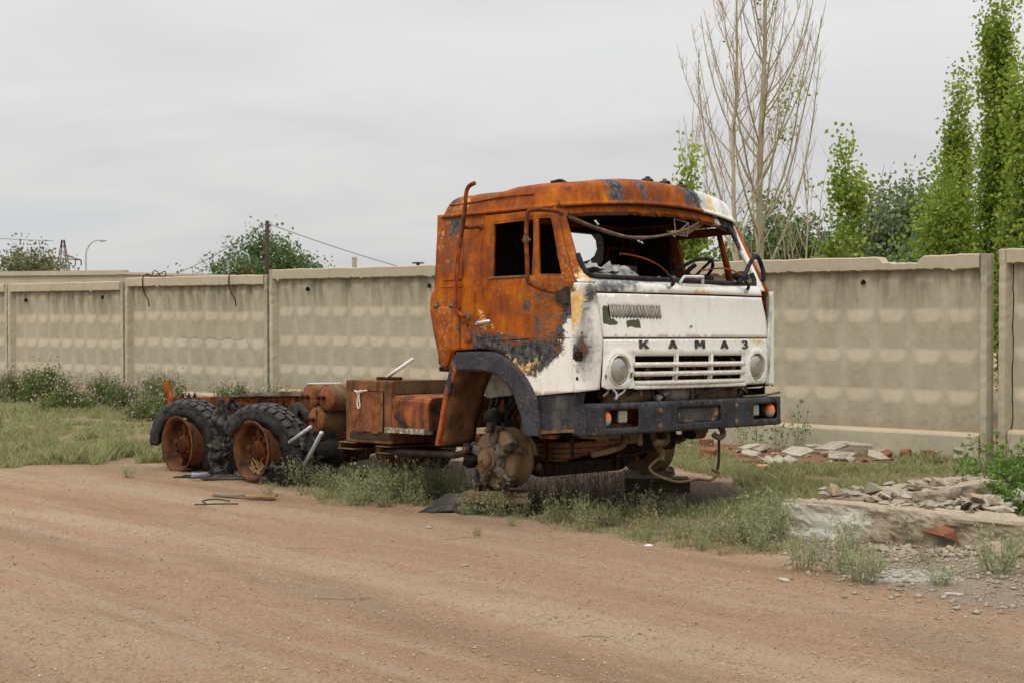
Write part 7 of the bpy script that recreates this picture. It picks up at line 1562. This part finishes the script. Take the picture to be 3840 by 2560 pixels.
SHL=[(100,835,25.6,1.15,.72,'tall dark flowering shrub before the leftmost fence post'),(235,862,24.6,.95,.60,'flowering shrub left of the second fence post'),(150,885,23.6,1.05,.48,'pale blossomed shrub in front of the tall dark one'),(285,885,23.6,.7,.50,'small shrub at the foot of the second fence post'),(372,858,23.4,1.05,.66,'green and pink shrub right of the second fence post'),(335,905,21.6,.7,.42,'low pink flowering shrub near the truck tail'),(530,872,22.4,.95,.55,'flowering shrub behind the rear of the frame'),(632,880,22.0,.85,.50,'flowering shrub between frame boards and fence panel'),(20,872,26.2,.8,.55,'shrub cut by the left picture edge'),(450,895,21.8,.75,.36,'low pale shrub behind the tail bracket'),(60,860,26.6,.8,.5,'shrub between the edge shrub and the tall dark one')]
for i,(xd,yd,Y,wd,ht,l) in enumerate(SHL):
    o=SHS[i] if i<3 else copy_tree(SHS[(0,1,2)[i%3]]); o.location=((xd-1176)/3266.7*Y,Y,0); o.rotation_euler=(0,0,i*1.3); o.scale=(wd*.52,wd*.52,ht*1.12); tag(o,l,'shrub','flowering shrubs along the fence')
# ---- grass carpets (stuff)
def grass(name,n,fn,label,hmin,hmax,seed,mat=L_GR,blades=9,spr=.05):
    r=np.random.default_rng(seed); C=fn(r,n); n=len(C); hh=hmin+(hmax-hmin)*r.random(n)**1.4*C[:,2]; cv=r.random(n)
    B=blades; a=r.random((n,B))*6.28; rad=spr*np.sqrt(r.random((n,B))); x=C[:,0,None]+rad*np.cos(a); y=C[:,1,None]+rad*np.sin(a); z=gz(x,y)-.004
    h_=hh[:,None]*r.uniform(.5,1.1,(n,B)); lx=r.normal(0,.35,(n,B))*h_; ly=r.normal(0,.35,(n,B))*h_; w_=.004+.011*h_; b=r.random((n,B))*3.14; bx,by=np.cos(b)*w_,np.sin(b)*w_
    p0=np.stack([x-bx,y-by,z],-1);p1=np.stack([x+bx,y+by,z],-1);p2=np.stack([x+lx*.4+bx*.7,y+ly*.4+by*.7,z+h_*.6],-1);p3=np.stack([x+lx,y+ly,z+h_],-1)
    V=np.stack([p0,p1,p2,p3],2).reshape(-1,3); T=np.arange(len(V)).reshape(-1,4); v=np.repeat((.6*cv[:,None]+.4*r.random((n,B))).ravel(),4); return tag(mk_np(name,V,T,mat,None,{'v':v}),label,'grass',None,'stuff')
def nz(p,f,s=0): return np.array([mnoise.fractal(Vector((float(a)*f,float(b)*f,s)),.8,2.1,3) for a,b in p])
def fieldL(r,n):
    y=14.9+r.random(n*2)**1.25*11; x=-.36*y*1.08+r.random(n*2)*(.36*y*1.08-2.2); p=np.c_[x,y]; d_=sdf(p,GA)+nz(p,.9)*.55; k=(d_+.3*nz(p,3.,8)>.0)&(nz(p,1.3,5)+.22*(np.abs(y-15.9)<.8)+.25*(y>22)>-.02); p=p[k][:n]; return np.c_[p,np.clip(.45+.9*nz(p,.8,9)+.35*(np.abs(p[:,1]-15.9)<.6),.15,1.2)]
grass('grass_field',8500,fieldL,'patchy grey-green grass covering the ground left of the truck',.05,.22,31)
def fieldR(r,n):
    p=np.c_[-.5+r.random(n*4)*7,11.4+r.random(n*4)*7]; d_=np.maximum(sdf(p,GA),sdf(p,GB))+nz(p,1.1)*.35; inn=sdf(p,[(2.0,10.4),(6.6,8.9),(6.6,13.8),(4.4,12.4)])<.0; k=(d_>0)&inn&(sdf(p,OIL)<.15)&(sdf(p,RED)+nz(p,2,4)*.5<.05)&(nz(p,1.4,2)>-.25); p=p[k]; fl=(p-np.array([P0.x,P0.y]))@np.array([.632,.775]); p=p[fl<-.12][:n]; return np.c_[p,np.clip(.55+.8*nz(p,1,3),.2,1.2)]
grass('grass_patch',5600,fieldR,'grey-green grass between wreck, fence and foundation',.04,.17,32)
def fieldF(r,n):
    p=np.c_[-2.6+r.random(n*4)*4.8,9.4+r.random(n*4)*4.4]; d_=sdf(p,GB)+nz(p,1.5)*.25; k=(d_>0)&(sdf(p,OIL)<.3); p=p[k][:n]; return np.c_[p,np.clip(.5+.9*nz(p,1.6,7),.2,1.2)]
grass('grass_verge',1100,fieldF,'short yellowing grass among the weeds before the truck',.02,.10,33)
def fieldC(r,n):
    p=np.c_[2.9+r.random(n*3)*3.4,9.9+r.random(n*3)*3]; k=sdf(p,[(3.2,10.55),(6.3,9.6),(6.5,12.9),(4.6,11.7)])>0; p=p[k][:n]; return np.c_[p,np.full(len(p),.9)]
grass('grass_corner',900,fieldC,'green grass inside the foundation corner',.04,.14,34,L_WEED)
